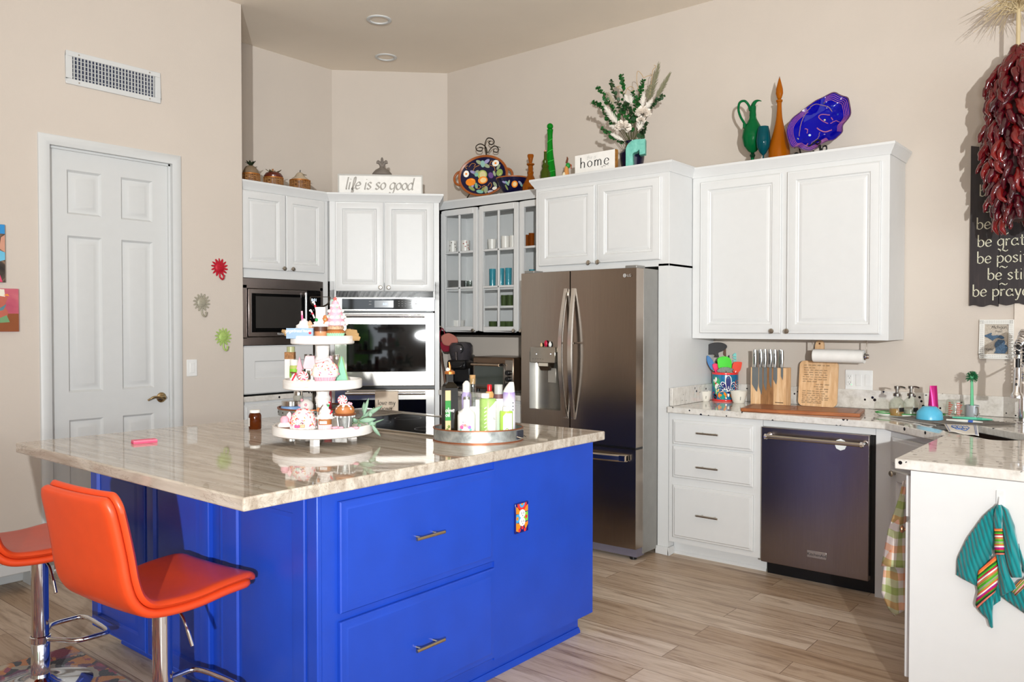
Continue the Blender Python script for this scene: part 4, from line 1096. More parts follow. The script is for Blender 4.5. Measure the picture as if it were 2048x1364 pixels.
# -- painted utensil crock
cb_ = on_z(1452, 803, ZT); cdp = depth_of(cb_)
CK = spot(1451, cdp+.075, ZT)
ck = thing('utensil_crock', 'hand-painted multicoloured ceramic crock holding cooking utensils', 'crock', CK, FACE-.24)
cr = .5*(1476.5-1426)*depth_of(CK)/F_PX; chh = 1.41-(744-651.2)*depth_of(CK)/F_PX-ZT
MB().lathe([(0, 0), (cr, 0), (cr*1.01, .004), (cr*1.01, chh-.004), (cr, chh), (cr-.007, chh), (cr-.008, .012), (0, .012)], seg=48).build('body', mt('glaze_deepteal', '#1f6f92', .15), ck)
for za, zb in ((0, .011), (chh-.014, chh)):
    MB().lathe([(cr*1.012, za), (cr*1.022, za+.003), (cr*1.022, zb-.003), (cr*1.012, zb)], seg=48).build('red_band', TAL['red'], ck)
def wrap(pts, r): return [(r*math.sin(x/r), -r*math.cos(x/r), z) for x, z in pts]
def blob(m, x, z, rx, rz, ang=0, r=None, n=18, drop=0):
    pts = []
    for k in range(n):
        a = 2*PI*k/n; u, v = rx*math.cos(a), rz*math.sin(a)
        if drop: u *= 1-drop*v/rz*.5
        pts.append((x+u*math.cos(ang)-v*math.sin(ang), z+u*math.sin(ang)+v*math.cos(ang)))
    m.face(wrap(pts, r)); return m
S = {k: [] for k in TAL}
def dab(col, *a, lev=0, **k):
    m = MB(); blob(m, *a, r=cr*1.012+.0003*(lev+1), **k); m.build('painted_motif', TAL[col], ck, weld=False)
kk = chh/.155
def D(col, x, z, rx, rz, ang=0, lev=0, drop=0): dab(col, x*kk, z*kk, rx*kk, rz*kk, ang, lev=lev, drop=drop)
hx = .016; fz0 = .052
D('red', .095, .085, .040, .055, 0); D('leaf', -.085, .10, .03, .045); D('orange', .07, .03, .03, .024); D('blue', .03, .128, .05, .012); D('blue', -.075, .055, .014, .03, .1)
for ang, d0, ln, wd in ((0, .046, .040, .0135), (.62, .040, .021, .0085), (-.62, .040, .021, .0085), (1.02, .046, .019, .0085), (-1.02, .046, .019, .0085), (1.38, .050, .018, .0078), (-1.38, .050, .018, .0078)):
    cx, cz = hx+math.sin(ang)*(d0), fz0+math.cos(ang)*d0
    D('white', cx, cz, wd+.0035, ln+.0035, -ang, 0, -.7); D('navy', cx, cz, wd, ln, -ang, 1, -.7)
    if ang: D('white', cx+math.sin(ang)*ln*.4, cz+math.cos(ang)*ln*.4, .003, .003, 0, 2)
    D('white', hx+math.sin(ang)*.016, fz0+math.cos(ang)*.016, .002, .016, -ang, 0)
D('white', hx, .040, .006, .016, 0, 1); D('navy', hx, fz0-.004, .0065, .0065, 0, 2)
D('leaf', -.055, .098, .026, .036, 0, 0)
for a in range(6): D('white' if a % 3 else 'leaf', -.055+.013*math.cos(a*PI/3+.5), .098+.019*math.sin(a*PI/3+.5), .0075, .0125, a*PI/3+.5+PI/2, 1)
D('red', -.055, .096, .0055, .0055, 0, 2); D('white', -.052, .058, .0022, .02, .1, 1); D('leaf', -.058, .055, .007, .02, .3, 0); D('leaf', -.046, .052, .006, .018, -.3, 0)
for k in range(4): D('orange', .085, .068+k*.014, .010, .002, .3, 1)
for s in (-1, 1):
    D('orange', hx+s*.033, .033, .024, .020, 0, 1); D('teal', hx+s*.030, .024, .013, .014, 0, 2); D('orange', hx+s*.042, .033, .007, .007, 0, 3)
D('white', .004, .018, .004, .004, 0, 3)
D('red', -.066, .028, .018, .022, .6, 0); D('black', -.062, .024, .012, .014, .6, 1); D('yellow', -.040, .058, .010, .004, .8, 1)

# -- utensils standing in the crock
CKD = depth_of(CK)
def P2(px, py, dd=0):            # point in the crock's own vertical plane (+dd toward the wall)
    return at_d(px, py, CKD+dd)
def flat_part(pix, dd, th, nm, mat, par, bev=.0015, smooth=True):
    pts = [P2(a, b, dd) for a, b in pix]
    if smooth: pts = curve(pts, 4, True)
    return MB().prism(pts, Vector((_f.x, _f.y, 0)).normalized()*th).build(nm, mat, par, bevel=bev)
def utensil(name, label, hpix, head, hmat, shaft_mat, dd, th=.006, shaft=(None), r=.0045, smooth=True, part='head'):
    o = thing(name, label, 'utensil', (0, 0, 0), 0, 'utensils in the painted crock')
    base = Vector((CK.x+(hpix[-1][0]-1451)*.0006, CK.y+dd*.15, ZT+.02))
    flat_part(head, dd, th, part, hmat, o, smooth=smooth)
    pts = [P2(a, b, dd)+Vector((_f.x, _f.y, 0))*th*.5 for a, b in hpix]
    e = pts[-1]; 
    m = MB().tube(pts+[e+(e-pts[0]).normalized()*.0+ (base-e)*.95], [r]*(len(pts)+1), 8)
    m.build('handle', shaft_mat, o)
    return o
BLK = mt('nylon_black', '#191414', .5); BRN = mt('utensil_brown', '#5e3a22', .5)
utensil('spatula', 'big black nylon turner lying highest in the painted crock', [(1432, 722), (1440, 745)], [(1405, 701), (1410, 693), (1425, 686), (1441, 685), (1452, 689), (1454, 695), (1446, 702), (1437, 706), (1438, 714), (1430, 714), (1430, 709), (1414, 709)], BLK, BLK, .03)
utensil('serving_spoon', 'brown wooden spoon behind the black turner in the crock', [(1455, 712), (1452, 745)], [(1447, 705), (1450, 697), (1457, 695), (1462, 700), (1461, 708), (1454, 713), (1448, 711)], BRN, BRN, .045, .010)
utensil('spoon', 'blue silicone spoon at the left of the painted crock', [(1424, 735), (1432, 747)], [(1414, 712), (1419, 713), (1427, 724), (1429, 735), (1424, 740), (1418, 732), (1414, 722)], mt('silicone_blue', '#2f6fa8', .4), CHROME, -.01, .008)
utensil('spatula', 'brown ladle edge behind the blue spoon in the crock', [(1420, 732), (1432, 748)], [(1413, 716), (1416, 716), (1422, 732), (1430, 742), (1427, 745), (1418, 735), (1413, 725)], BRN, BRN, .01, .006)
utensil('spatula', 'pink silicone spatula leaning left in the painted crock', [(1436, 742), (1440, 750)], [(1425, 731), (1430, 727), (1437, 729), (1443, 738), (1441, 748), (1433, 748)], mt('silicone_pink', '#e8195e', .4), CHROME, -.02, .008)
utensil('spatula', 'bright green silicone spatula in the middle of the crock', [(1451, 738), (1452, 752)], [(1435, 722), (1437, 716), (1446, 713), (1456, 714), (1463, 722), (1463, 738), (1459, 748), (1448, 746), (1438, 738)], mt('silicone_green', '#3ed21a', .4), BLK, -.035, .008)
utensil('spoon', 'clear acrylic spoon across the front of the crock', [(1452, 742), (1453, 752)], [(1434, 743), (1440, 736), (1452, 734), (1462, 736), (1468, 739), (1462, 744), (1450, 746)], mt('acrylic_clear', '#b9bda8', .1, trans=.75), mt('acrylic_clear', '#b9bda8', .1, trans=.75), -.05, .004)
utensil('spatula', 'orange-red silicone spatula at the right front of the crock', [(1472, 742), (1470, 752)], [(1466, 728), (1470, 724), (1482, 724), (1484, 727), (1481, 740), (1474, 747), (1467, 744), (1464, 738)], mt('silicone_coral', '#f04a30', .4), CHROME, -.03, .008)
utensil('pasta_server', 'turquoise toothed pasta server in the crock', [(1477, 722), (1470, 748)], [(1466, 709), (1470, 706), (1476, 707), (1482, 711), (1484, 718), (1481, 724), (1466, 723), (1466, 720), (1473, 719), (1466, 717), (1466, 714), (1473, 714), (1466, 712)], mt('silicone_aqua', '#7ccfc8', .4), mt('silicone_aqua', '#7ccfc8', .4), .0, .008, smooth=False)
utensil('spatula', 'wide brown wooden turner at the right of the crock', [(1482, 735), (1468, 750)], [(1478, 706), (1488, 706), (1500, 710), (1497, 721), (1490, 733), (1479, 744), (1473, 748), (1480, 730)], BRN, BRN, .02, .006, smooth=False)
utensil('whisk', 'black slotted utensil behind the turquoise server in the crock', [(1462, 722), (1458, 748)], [(1456, 712), (1461, 708), (1464, 708), (1464, 701), (1466, 701), (1466, 710), (1466, 718), (1462, 724), (1457, 720)], BLK, BLK, .03, .006, smooth=False)

# -- two ceramic measuring cups
POT = mt('stoneware_white', '#ded8cc', .35)
def cup(px, py, wpx, hpx, label):
    b = on_z(px, py, ZT); sc_ = depth_of(b)/F_PX; R = wpx*sc_/2; h = hpx*sc_; b = spot(px, depth_of(b)+R*.6, ZT)
    o = thing('measuring_cup', label, 'cup', b, FACE, 'white measuring cups')
    MB().lathe([(0, 0), (R*.60, 0), (R*.68, .004), (R*.84, h*.45), (R, h), (R*.93, h), (R*.78, h*.45), (R*.6, .012), (0, .01)], seg=36).build('bowl', POT, o)
    MB().tube([(-R*.05, -R*.90, h*.56), (-R*.04, -R*.80, h*.28)], .0014, 6).build('mark', BLACK, o)
    return o
cup(1410.5, 803, 27, 20, 'small white ceramic measuring cup left of the painted crock')
cup(1478.5, 807, 34, 24, 'white ceramic measuring cup in front of the crock, marked on its side')

# -- knife block with knives
kb0 = on_z(1501.5, 806, ZT); kb1 = on_z(1571.5, 809, ZT)
ky = 4.86
ka, kb = on_y(1501, 806, ky).x, on_y(1571.5, 806, ky).x
KW = kb-ka; KH = on_y(1535, 735, ky).z-ZT
kbk = thing('knife_block', 'upright striped wood knife block with knives showing on its front', 'knife block', (ka, ky, ZT))
MB().box((0, 0, 0), (KW*.29, .085, KH)).build('maple_strip', WOODL, kbk, bevel=.0015)
MB().box((KW*.29, 0, 0), (KW*.65, .085, KH)).build('walnut_strip', WOODM, kbk, bevel=.0015)
MB().box((KW*.65, 0, 0), (KW, .085, KH)).build('maple_strip', WOODL, kbk, bevel=.0015)
MB().box((KW*.70, -.0008, .018), (KW*.93, .0, .022)).build('brand_mark', mt('burnt_ink', '#3a2416', .6), kbk)
HST = mt('knife_steel', '#c4c6c6', .14, 1, var=.02); BLD = mt('blade_steel', '#8d9496', .22, .55, var=.05)
for k, (px, bl, bwd, tip) in enumerate(((1511, 1, 15, 783), (1522, 1, 8, 789), (1531, 1, 8, 781), (1541.5, 1, 6, 776), (1551, 1, 9, 769), (1557, 0, 0, 0), (1564.5, 1, 5, 760))):
    x = on_y(px, 720, ky).x-ka; zt = on_y(px, 735, ky).z-ZT; ztop = on_y(px, 699+abs(k-2)*.5, ky).z-ZT
    o = thing('kitchen_knife', 'steel-handled knife in the wood block, %s from the left' % ('first', 'second', 'third', 'fourth', 'fifth', 'sixth', 'seventh')[k], 'knife', (ka+x, ky-.0, ZT), 0, 'knives in the wood block')
    yh = -.010 if bl else .03
    m = MB(); A = []
    for t in range(9):
        u = t/8; z = zt+.002+(ztop-zt)*u; w_ = .0100+.0022*math.sin(u*PI*1.1)+(.002 if u > .85 else 0); bend = .004*math.sin(u*PI)*(1 if k % 2 else .4)
        A.append([(bend+w_*math.cos(a), yh+.011*math.sin(a), z) for a in [2*PI*j/12 for j in range(13)]])
    m.grid(A); m.face(A[0][:-1]); m.face(A[-1][:-1]); m.build('handle', HST, o)
    MB().box((-.0022, yh-.0115, zt+.02), (.0022, yh-.0095, ztop-.02)).build('grip_inlay', BLACK, o)
    if bl:
        bw = bwd*.0027/2; zt2 = on_y(px, tip, ky).z-ZT
        MB().prism([(-bw, -.0035, zt+.004), (bw, -.0035, zt+.004), (bw, -.0035, zt2+(zt-zt2)*.35), (bw*.6, -.0035, zt2), (bw*.2, -.0035, zt2+.006), (-bw, -.0035, zt2+(zt-zt2)*.3)], (0, .0025, 0)).build('blade', BLD, o)
    else: MB().box((-.008, .028, zt-.002), (.008, .031, zt+.004)).build('blade', HST, o)

# -- big brown carving board lying flat
c0, c1, c2, c3 = on_z(1481, 823, ZT), on_z(1720, 835, ZT), on_z(1765, 824, ZT), on_z(1529, 808, ZT)
MM = (c1-c0); 
bd = thing('carving_board', 'large brown wooden carving board lying flat on the worktop', 'cutting board', (c0.x, c0.y, ZT), math.atan2(MM.y, MM.x))
LX = MM.length; LY = .30
MB().box((0, 0, 0), (LX, LY, .020)).build('board', WOODB, bd, bevel=.004)
g = MB()
for r in (((.022, .022), (LX-.022, .030)), ((.022, LY-.03), (LX-.022, LY-.022)), ((.022, .022), (.030, LY-.022)), ((LX-.03, .022), (LX-.022, LY-.022))): g.box((r[0][0], r[0][1], .0196), (r[1][0], r[1][1], .0203))
g.build('juice_groove', mt('groove_brown', '#5f2c10', .4), bd)

# -- engraved paddle board leaning on the backsplash
pa, pb = on_y(1599, 760, 4.98).x, on_y(1676, 760, 4.98).x
pz0, pz1 = on_y(1637, 808, 4.98).z, on_y(1637, 722, 4.98).z
lean = math.radians(6)
pd = thing('paddle_board', 'pale paddle-shaped board with an engraved handwritten recipe', 'cutting board', ((pa+pb)/2, 4.955, ZT), 0)
w_ = (pb-pa)/2; h_ = (pz1-ZT)*1.0
ptop = on_y(1640, 680, 4.98).z-ZT
out = []
def arc(cx, cz, r, a0, a1, n=6): return [(cx+r*math.cos(a0+(a1-a0)*k/n), cz+r*math.sin(a0+(a1-a0)*k/n)) for k in range(n+1)]
out += arc(-w_+.03, .03, .03, PI, 1.5*PI)+arc(w_-.03, .03, .03, 1.5*PI, 2*PI)+arc(w_-.03, h_-.03, .03, 0, PI/2)
out += [(.035, h_)]+arc(.028+.012, h_+.012, .012, 1.5*PI, PI)[0:]+[(.026, ptop-.03)]+arc(.0, ptop-.024, .024, .1, PI-.1, 8)+[(-.026, ptop-.03)]+arc(-.040, h_+.012, .012, 0, -PI/2)+arc(-w_+.03, h_-.03, .03, PI/2, PI)
def tilt(p): return (p[0], p[2]*math.sin(lean)+p[1]*math.cos(lean), p[2]*math.cos(lean)-p[1]*math.sin(lean)+.0015)
MB().prism([tilt((x, 0, z)) for x, z in out], (0, .016, 0)).build('board', WOODL, pd, bevel=.002)
MB().lathe([(.0, -.0004), (.006, -.0004)], (0, 0, 0), 12, ax='y').build('hole', mt('hole_dark', '#5a3418', .8), pd, loc=tilt((0, -.0004, ptop-.022)))
scr = MB(); rr = random.Random(3)
def scribble(x0, x1, z, hh):
    x = x0
    while x < x1:
        wl = rr.uniform(.012, .03); pts = []
        n = int(wl/.0028)
        for k in range(n+1):
            pts.append((x+wl*k/n, z+(hh*.5 if k % 2 else -hh*.35)*rr.uniform(.6, 1.3)))
        for a, b in zip(pts, pts[1:]):
            dx, dz = b[0]-a[0], b[1]-a[1]; l = math.hypot(dx, dz); nx, nz = -dz/l*.0007, dx/l*.0007
            scr.face([tilt((a[0]-nx, -.0006, a[1]-nz)), tilt((b[0]-nx, -.0006, b[1]-nz)), tilt((b[0]+nx, -.0006, b[1]+nz)), tilt((a[0]+nx, -.0006, a[1]+nz))])
        x += wl+rr.uniform(.005, .010)
H = h_
for z, a, b in ((.90, -.75, .62), (.84, -.75, -.3), (.79, -.75, .5), (.74, -.75, .3), (.69, -.75, .45), (.64, -.8, .5), (.59, -.8, .3), (.54, -.8, -.2), (.48, -.1, .55), (.43, -.2, .3), (.38, -.1, .5), (.33, -.78, .5), (.28, -.8, .3), (.235, -.8, .5), (.19, -.8, .45), (.15, -.8, .4), (.11, -.82, .2), (.075, -.82, 0)):
    scribble(a*w_, b*w_, z*H, .0075)
scr.build('engraved_handwriting', mt('burnt_ink', '#3a2416', .6), pd, weld=False)

# -- paper towel roll under the wall cabinet
ra, rb = on_y(1628, 711, 4.86), on_y(1729, 711, 4.86)
pr = thing('paper_towel_holder', 'metal paper towel holder under the wall cabinet', 'paper towel holder', (ra.x, 4.86, ra.z))
LR = rb.x-ra.x; RR = .5*(724-698)*depth_of(ra)/F_PX; zc = 1.328-ra.z
m = MB().tube([(-.012, 0, 0), (LR+.02, 0, 0)], .005, 10)
m.build('rod', CHROME, pr)
for x in (-.010, LR+.012): MB().box((x-.002, -.006, -.004), (x+.002, .006, zc-.001)).build('bracket', NICKEL, pr, bevel=.001)
MB().lathe([(0, 0), (.021, 0), (.021, .006), (0, .008)], (LR+.006, 0, 0), 22, ax='x').lathe([(0, 0), (.015, 0), (.013, .012), (0, .012)], (LR+.014, 0, 0), 18, ax='x').build('end_knob', CHROME, pr)
pt_ = MB().lathe([(.02, 0), (RR, 0), (RR, LR), (.02, LR), (.02, 0)], (0, 0, 0), 40, ax='x').build('paper_towel_roll', mt('tissue_white', '#e6e3de', .95, bump=.2, bs=400), loc=(ra.x, 4.86, ra.z))
tag(pt_, 'white paper towel roll on the metal holder under the wall cabinet', 'paper towel')

# -- outlet and switch plate
a, b = on_y(1690.5, 779, YB), on_y(1746, 741, YB)
ot = thing('outlet_plate', 'white three-gang plate with one outlet and two switches on the wall', 'outlet', (a.x, YB, a.z))
w_, h_ = b.x-a.x, b.z-a.z
MB().box((0, -.006, 0), (w_, -.0003, h_)).build('plate', mt('plate_white', (.76, .755, .74), .35), ot, bevel=.003)
for k in range(3):
    x = w_*(k*2+1)/6
    r = MB().box((x-.0165, -.009, h_/2-.034), (x+.0165, -.005, h_/2+.034)).build('rocker' if k else 'receptacle', mt('plate_white', (.76, .755, .74), .35), ot, bevel=.0015)
    if not k:
        for z in (-.018, .018):
            m = MB()
            for s in (-.007, .006): m.box((x+s, -.0094, h_/2+z), (x+s+.0016, -.0088, h_/2+z+.008))
            m.cyl((x, 0, h_/2+z-.007), .0024, -.0094, -.0088, 8, 'y'); m.build('slots', BLACK, r)
        MB().ball((x+.012, -.0092, h_/2-.028), .0022, 8).build('pilot_light', mt('led_green', '#2ce06a', .4, emit='#2ce06a', es=4), r)

# -- soap dispensers on a long tray
tp = on_z(1815, 818, ZT)
ty = thing('serving_tray', 'long white oval tray with a green rim holding the soap dispensers', 'tray', (0, 0, 0), 0)
t0, t1 = spot(1752, 4.43, ZT), spot(1893, 4.30, ZT); tc = (t0+t1)/2; ty.location = tc; ty.rotation_euler = (0, 0, math.atan2(t1.y-t0.y, t1.x-t0.x)); tl = (t1-t0).length/2
MB().lathe([(0, 0), (tl*.86, 0), (tl*.93, .004), (tl, .016), (tl*.985, .0165), (tl*.9, .006), (0, .004)], seg=56, sy=.46).build('dish', mt('tray_white', '#e9ece4', .25), ty)
MB().lathe([(tl*.985, .0166), (tl*1.004, .0160), (tl*1.008, .0215), (tl*.985, .0215), (tl*.985, .0166)], seg=56, sy=.465).build('green_rim', mt('rim_green', '#2c8a3a', .3), ty)
def soap(px, fill, label, tint):
    b = spot(px, 4.345, ZT+.0045); sc_ = 4.345/F_PX
    o = thing('soap_dispenser', label, 'soap dispenser', b, FACE, 'soap dispensers by the sink')
    R = 15*sc_; H0 = 27*sc_
    MB().lathe([(0, 0), (R, 0), (R, H0), (R*.8, H0+.013), (R*.42, H0+.028), (R*.36, H0+.036), (R*.30, H0+.036), (R*.36, H0+.026), (R*.74, H0+.012), (R*.92, H0), (R*.92, .004), (0, .004)], seg=32).build('bottle', glass('bottle_glass', '#fbfdfb', .05), o)
    MB().lathe([(0, .005), (R*.88, .005), (R*.88, H0*fill), (0, H0*fill)], seg=28).build('liquid_soap', mt('soap_'+label[:5], tint, .2, trans=.35), o)
    MB().lathe([(R*.38, H0+.036), (R*.46, H0+.036), (R*.46, H0+.050), (R*.25, H0+.053), (R*.18, H0+.055), (R*.18, H0+.075), (R*.34, H0+.076), (R*.34, H0+.090), (0, H0+.092)], seg=20).tube(curve([(0, 0, H0+.085), (.02, 0, H0+.087), (.038, 0, H0+.083), (.044, 0, H0+.079)], 4), [.0042]*12+[.003], 8).build('pump', mt('pump_nickel', '#8f8a84', .2, 1), o)
    lb = MB(); r2 = R*1.012
    lb.grid([[(r2*math.sin(a), -r2*math.cos(a), z) for z in (H0*.38, H0*.68)] for a in [-.15+.75*k/8 for k in range(9)]]).build('label', mt('chalk_black', '#1f1d1c', .7), o)
    return o
soap(1795, .58, 'left glass soap dispenser with amber soap on the tray', '#c99a5a')
soap(1823, .50, 'right glass soap dispenser with clear soap on the tray', '#d6d8c8')
# pink tube
b = spot(1868, 4.27, ZT+.0055); sc_ = 4.27/F_PX; hh = (817-753)*sc_
tb_ = thing('lotion_tube', 'magenta squeeze tube standing on its cap behind the blue bowl', 'tube', b, FACE)
A = []
for k in range(9):
    u = k/8; rx = (10.5-3.2*u)*sc_; ry = 10*sc_*(1-u)**.8+.0012
    A.append([(rx*math.cos(a)+(.0 if u < 1 else 0), ry*math.sin(a), .014+(hh-.014)*u) for a in [2*PI*j/20 for j in range(21)]])
MB().grid(A).face(A[-1][:-1]).build('tube_body', mt('tube_magenta', '#b5156e', .3, .35), tb_)
MB().lathe([(0, 0), (10*sc_, 0), (10*sc_, .013), (0, .014)], seg=24).build('cap', mt('tube_cap', '#a81466', .3), tb_)

# -- drying rack over the sink
rk = thing('drying_rack', 'grey roll-up drying rack laid over the left of the sink', 'rack', (0, 0, 0))
r0, r1 = spot(1782, depth_of(on_z(1782, 838, ZT)), ZT), on_z(1868, 856, ZT)
q0 = on_z(1782, 838, ZT); q1 = on_z(1872, 853, ZT); far = on_z(1880, 834, ZT); far1 = on_z(2030, 850, ZT)
m = MB()
N = 16
for k in range(N):
    u = k/(N-1); a = q0.lerp(q1, u); bq = far.lerp(far1, u)
    MB().tube([(a.x, a.y, ZT+.007), (bq.x, bq.y, ZT+.007)], .004, 8).build('rod', mt('rack_grey', '#77726c', .35, .5), rk)
for e0, e1 in ((q0, q1), (far, far1)):
    MB().tube([(e0.x, e0.y, ZT+.0045), (e1.x, e1.y, ZT+.0045)], .0042, 8).build('silicone_edge', mt('rack_edge', '#a9a6a2', .6), rk)
RK = ZT+.0112
def on_rack(px, py): return on_z(px, py, RK)
# blue bowl upside down
b = on_rack(1859, 838); R = 24.5*depth_of(b)/F_PX
bo = MB().lathe([(R, 0), (R*.97, 0), (R*.9, R*.55), (R*.5, R*.97), (0, R), (0, R*1.04), (R*.42, R*1.04), (R*.52, R*1.01), (R*.93, R*.6), (R, .003), (R, 0)], seg=44).build('bowl', mt('bowl_sky', '#58b6d8', .3), loc=(b.x, b.y, RK))
tag(bo, 'sky-blue bowl turned upside down on the drying rack', 'bowl')
# glass measuring cup upside down, with red print
b = on_rack(1910, 833); sc_ = depth_of(b)/F_PX; R = 18.5*sc_; Hm = 34*sc_
gm = thing('measuring_jug', 'clear glass measuring jug with red markings upside down on the rack', 'jug', (b.x, b.y, RK), FACE)
JG = glass('jug_glass', '#fafcfa', .06)
MB().lathe([(R, 0), (R*.94, Hm*.6), (R*.86, Hm*.92), (R*.7, Hm), (0, Hm), (0, Hm-.004), (R*.66, Hm-.005), (R*.82, Hm*.9), (R*.9, Hm*.6), (R*.96, 0), (R, 0)], seg=36).build('glass_body', JG, gm)
for k in range(7):
    z = Hm*(.14+.11*k); r2 = R*1.0
    for a0, a1 in ((-1.2, -.75), (-.35, .25)):
        MB().grid([[(r2*(1-.06*z/Hm)*1.012*math.sin(a), -r2*(1-.06*z/Hm)*1.012*math.cos(a), zz) for zz in (z, z+Hm*.05)] for a in [a0+(a1-a0)*j/6*(.6+.4*((k*7) % 3)/2) for j in range(7)]]).build('red_marking', mt('print_red', '#c2452c', .5), gm, weld=False)
# steel cup with the green brush
b = on_rack(1944, 834); sc_ = depth_of(b)/F_PX; R = 12.5*sc_; Hm = 24*sc_
cu_ = thing('steel_cup', 'small clear cup with a handle holding the green dish brush', 'cup', (b.x, b.y, RK), FACE)
MB().lathe([(0, 0), (R, 0), (R, Hm), (R*.93, Hm), (R*.93, .003), (0, .003)], seg=32).build('body', mt('cup_grey', '#b4b8bc', .12, .35), cu_)
MB().tube(curve([(-.004, -R*.98, Hm*.2), (.0, -R*1.4, Hm*.18), (.004, -R*1.55, Hm*.5), (.004, -R*1.4, Hm*.85), (.002, -R*.98, Hm*.85)], 5), .0025, 8).build('cup_handle', NICKEL, cu_)
br = thing('dish_brush', 'green dish brush standing bristles up beside the sink', 'brush', (b.x, b.y, RK+.004), FACE)
hb_ = (833-742)*sc_
A = []
for k in range(10):
    u = k/9; r = (.0105-.0045*u)
    A.append([(r*math.cos(a)-.003*u, r*.7*math.sin(a), hb_*.86*u) for a in [2*PI*j/14 for j in range(15)]])
MB().grid(A).face(A[-1][:-1]).face(A[0][:-1]).build('handle', mt('brush_green', '#5fb784', .35), br)
hc = Vector((-.003, 0, hb_*.86)); MB().ball(tuple(hc), .011, 14).build('brush_head', mt('brush_green', '#5fb784', .35), br)
m = MB(); r4 = random.Random(4)
for k in range(170):
    a = r4.uniform(0, 2*PI); e = r4.uniform(-1.0, 1.5)
    d = Vector((math.cos(a)*math.cos(e), math.sin(a)*math.cos(e), math.sin(e)))
    m.tube([hc+d*.009, hc+d*r4.uniform(.028, .034)], .0011, 4, cap=False)
tag(m.build('bristles', mt('bristle_green', '#1f6a40', .5), br), kind='stuff')
# utensils on the rack
def brushlike(p0, p1, cols, nm, label, w0, w1, z=RK):
    a, b = on_z(*p0, z), on_z(*p1, z); d = b-a; L_ = d.length
    o = thing(nm, label, 'utensil', (a.x, a.y, z), math.atan2(d.y, d.x))
    m = MB(); A = []
    for k in range(11):
        u = k/10; w = w0+(w1-w0)*u; h = .006*math.sin(PI*min(1, max(0.12, u)))+.004
        A.append([(L_*u, w*math.cos(q), .006+h*math.sin(q)*.8) for q in [2*PI*j/10 for j in range(11)]])
    m.grid(A); m.face(A[0][:-1]); m.face(A[-1][:-1]); m.build('handle', cols[0], o)
    MB().box((L_*.62, -w1*1.02, .002), (L_*.75, w1*1.02, .0135)).build('band', cols[1], o, bevel=.002)
    return o
brushlike((1893, 842), (1965, 847), (mt('scrub_white', '#e4e4de', .4), mt('scrub_blue', '#3d62b8', .4)), 'scrub_brush', 'white and blue dish scrubber lying on the drying rack', .007, .014)
brushlike((1905, 837), (1985, 842), (mt('scrub_mint', '#63c7a8', .4), mt('scrub_mint2', '#4fb394', .4)), 'scrub_brush', 'mint green scraper lying on the drying rack behind the white scrubber', .008, .010, RK)
def cutlery(p0, p1, label):
    a, b = on_z(*p0, RK), on_z(*p1, RK); d = b-a; L_ = d.length
    o = thing('fork', label, 'cutlery', (a.x, a.y, RK), math.atan2(d.y, d.x))
    MB().prism([(0, -.004, .001), (L_*.7, -.006, .001), (L_*.8, -.012, .001), (L_*.8, .012, .001), (L_*.7, .006, .001), (0, .004, .001)], (0, 0, .003)).build('handle', NICKEL, o, bevel=.0008)
    for k in range(4): MB().box((L_*.8, -.011+k*.0058, .001), (L_, -.0075+k*.0058, .003)).build('tine', NICKEL, o)
cutlery((1868, 846), (1905, 852), 'steel fork lying on the drying rack in front of the blue bowl')
# embroidered cloth hanging from the rack into the sink front
q = [on_z(1888, 849, RK+.002), on_z(1955, 851, RK+.002), on_z(1958, 873, ZT+.002), on_z(1897, 864, ZT+.002)]
cl = thing('dish_cloth', 'white dish cloth with blue embroidery beside the sink', 'cloth', (0, 0, 0))
A = []
for i in range(9):
    u = i/8; A.append([q[0].lerp(q[1], u).lerp(q[3].lerp(q[2], u), v/8)+Vector((0, 0, .0025*math.sin(u*9)*v/8+.002)) for v in range(9)])
MB().grid(A).build('cloth', mt('cloth_white', '#e6e2da', .9, bump=.2, bs=700), cl, thick=.0016)
def onc(u, v): i = q[0].lerp(q[1], u).lerp(q[3].lerp(q[2], u), v); return (i.x, i.y, i.z+.0025*math.sin(u*9)*v+.0042)
m = MB()
for cx in (.28, .45, .62):
    for s in (-1, 1):
        m.tube([onc(*p) for p in curve([(cx, .25), (cx+s*.06, .2), (cx+s*.10, .4), (cx+s*.04, .5), (cx+s*.02, .38)], 4)], .0012, 5)
m.tube([onc(*p) for p in curve([(.2, .3), (.3, .6), (.45, .55), (.6, .65), (.74, .35)], 5)], .0016, 5)
m.build('embroidery', mt('thread_blue', '#2f6fc0', .7), cl)
m = MB()
for u in (.05, .9, .945): m.tube([onc(u, v/6) for v in range(7)], .0009, 5)
m.build('stripes', mt('thread_blue', '#2f6fc0', .7), cl)

# -- faucet
fb = Vector((-.585, 4.78, ZT))
fa = thing('kitchen_faucet', 'tall chrome spring faucet with a hanging spray head over the sink', 'faucet', fb)
FD = depth_of(fb)-.28
hd_b, hd_t = at_d(2033.5, 796, FD)-fb, at_d(2035.5, 741, FD)-fb
ax = (hd_t-hd_b); 
MB().lathe([(0, 0), (.030, 0), (.030, .006), (.024, .010), (.024, .20), (.020, .21), (0, .21)], seg=28).build('post', CHROME, fa)
spr = curve([(0, 0, .20), (.0, 0, .36), (-.0, -.03, .455), tuple(hd_t*.55+Vector((0, -.0, .27))), tuple(hd_t+Vector((0, 0, .115))), tuple(hd_t+Vector((0, 0, .06)))], 16)
hose = MB().tube(spr, .0075, 10).build('hose', mt('hose_black', '#1a1a1c', .4), fa)
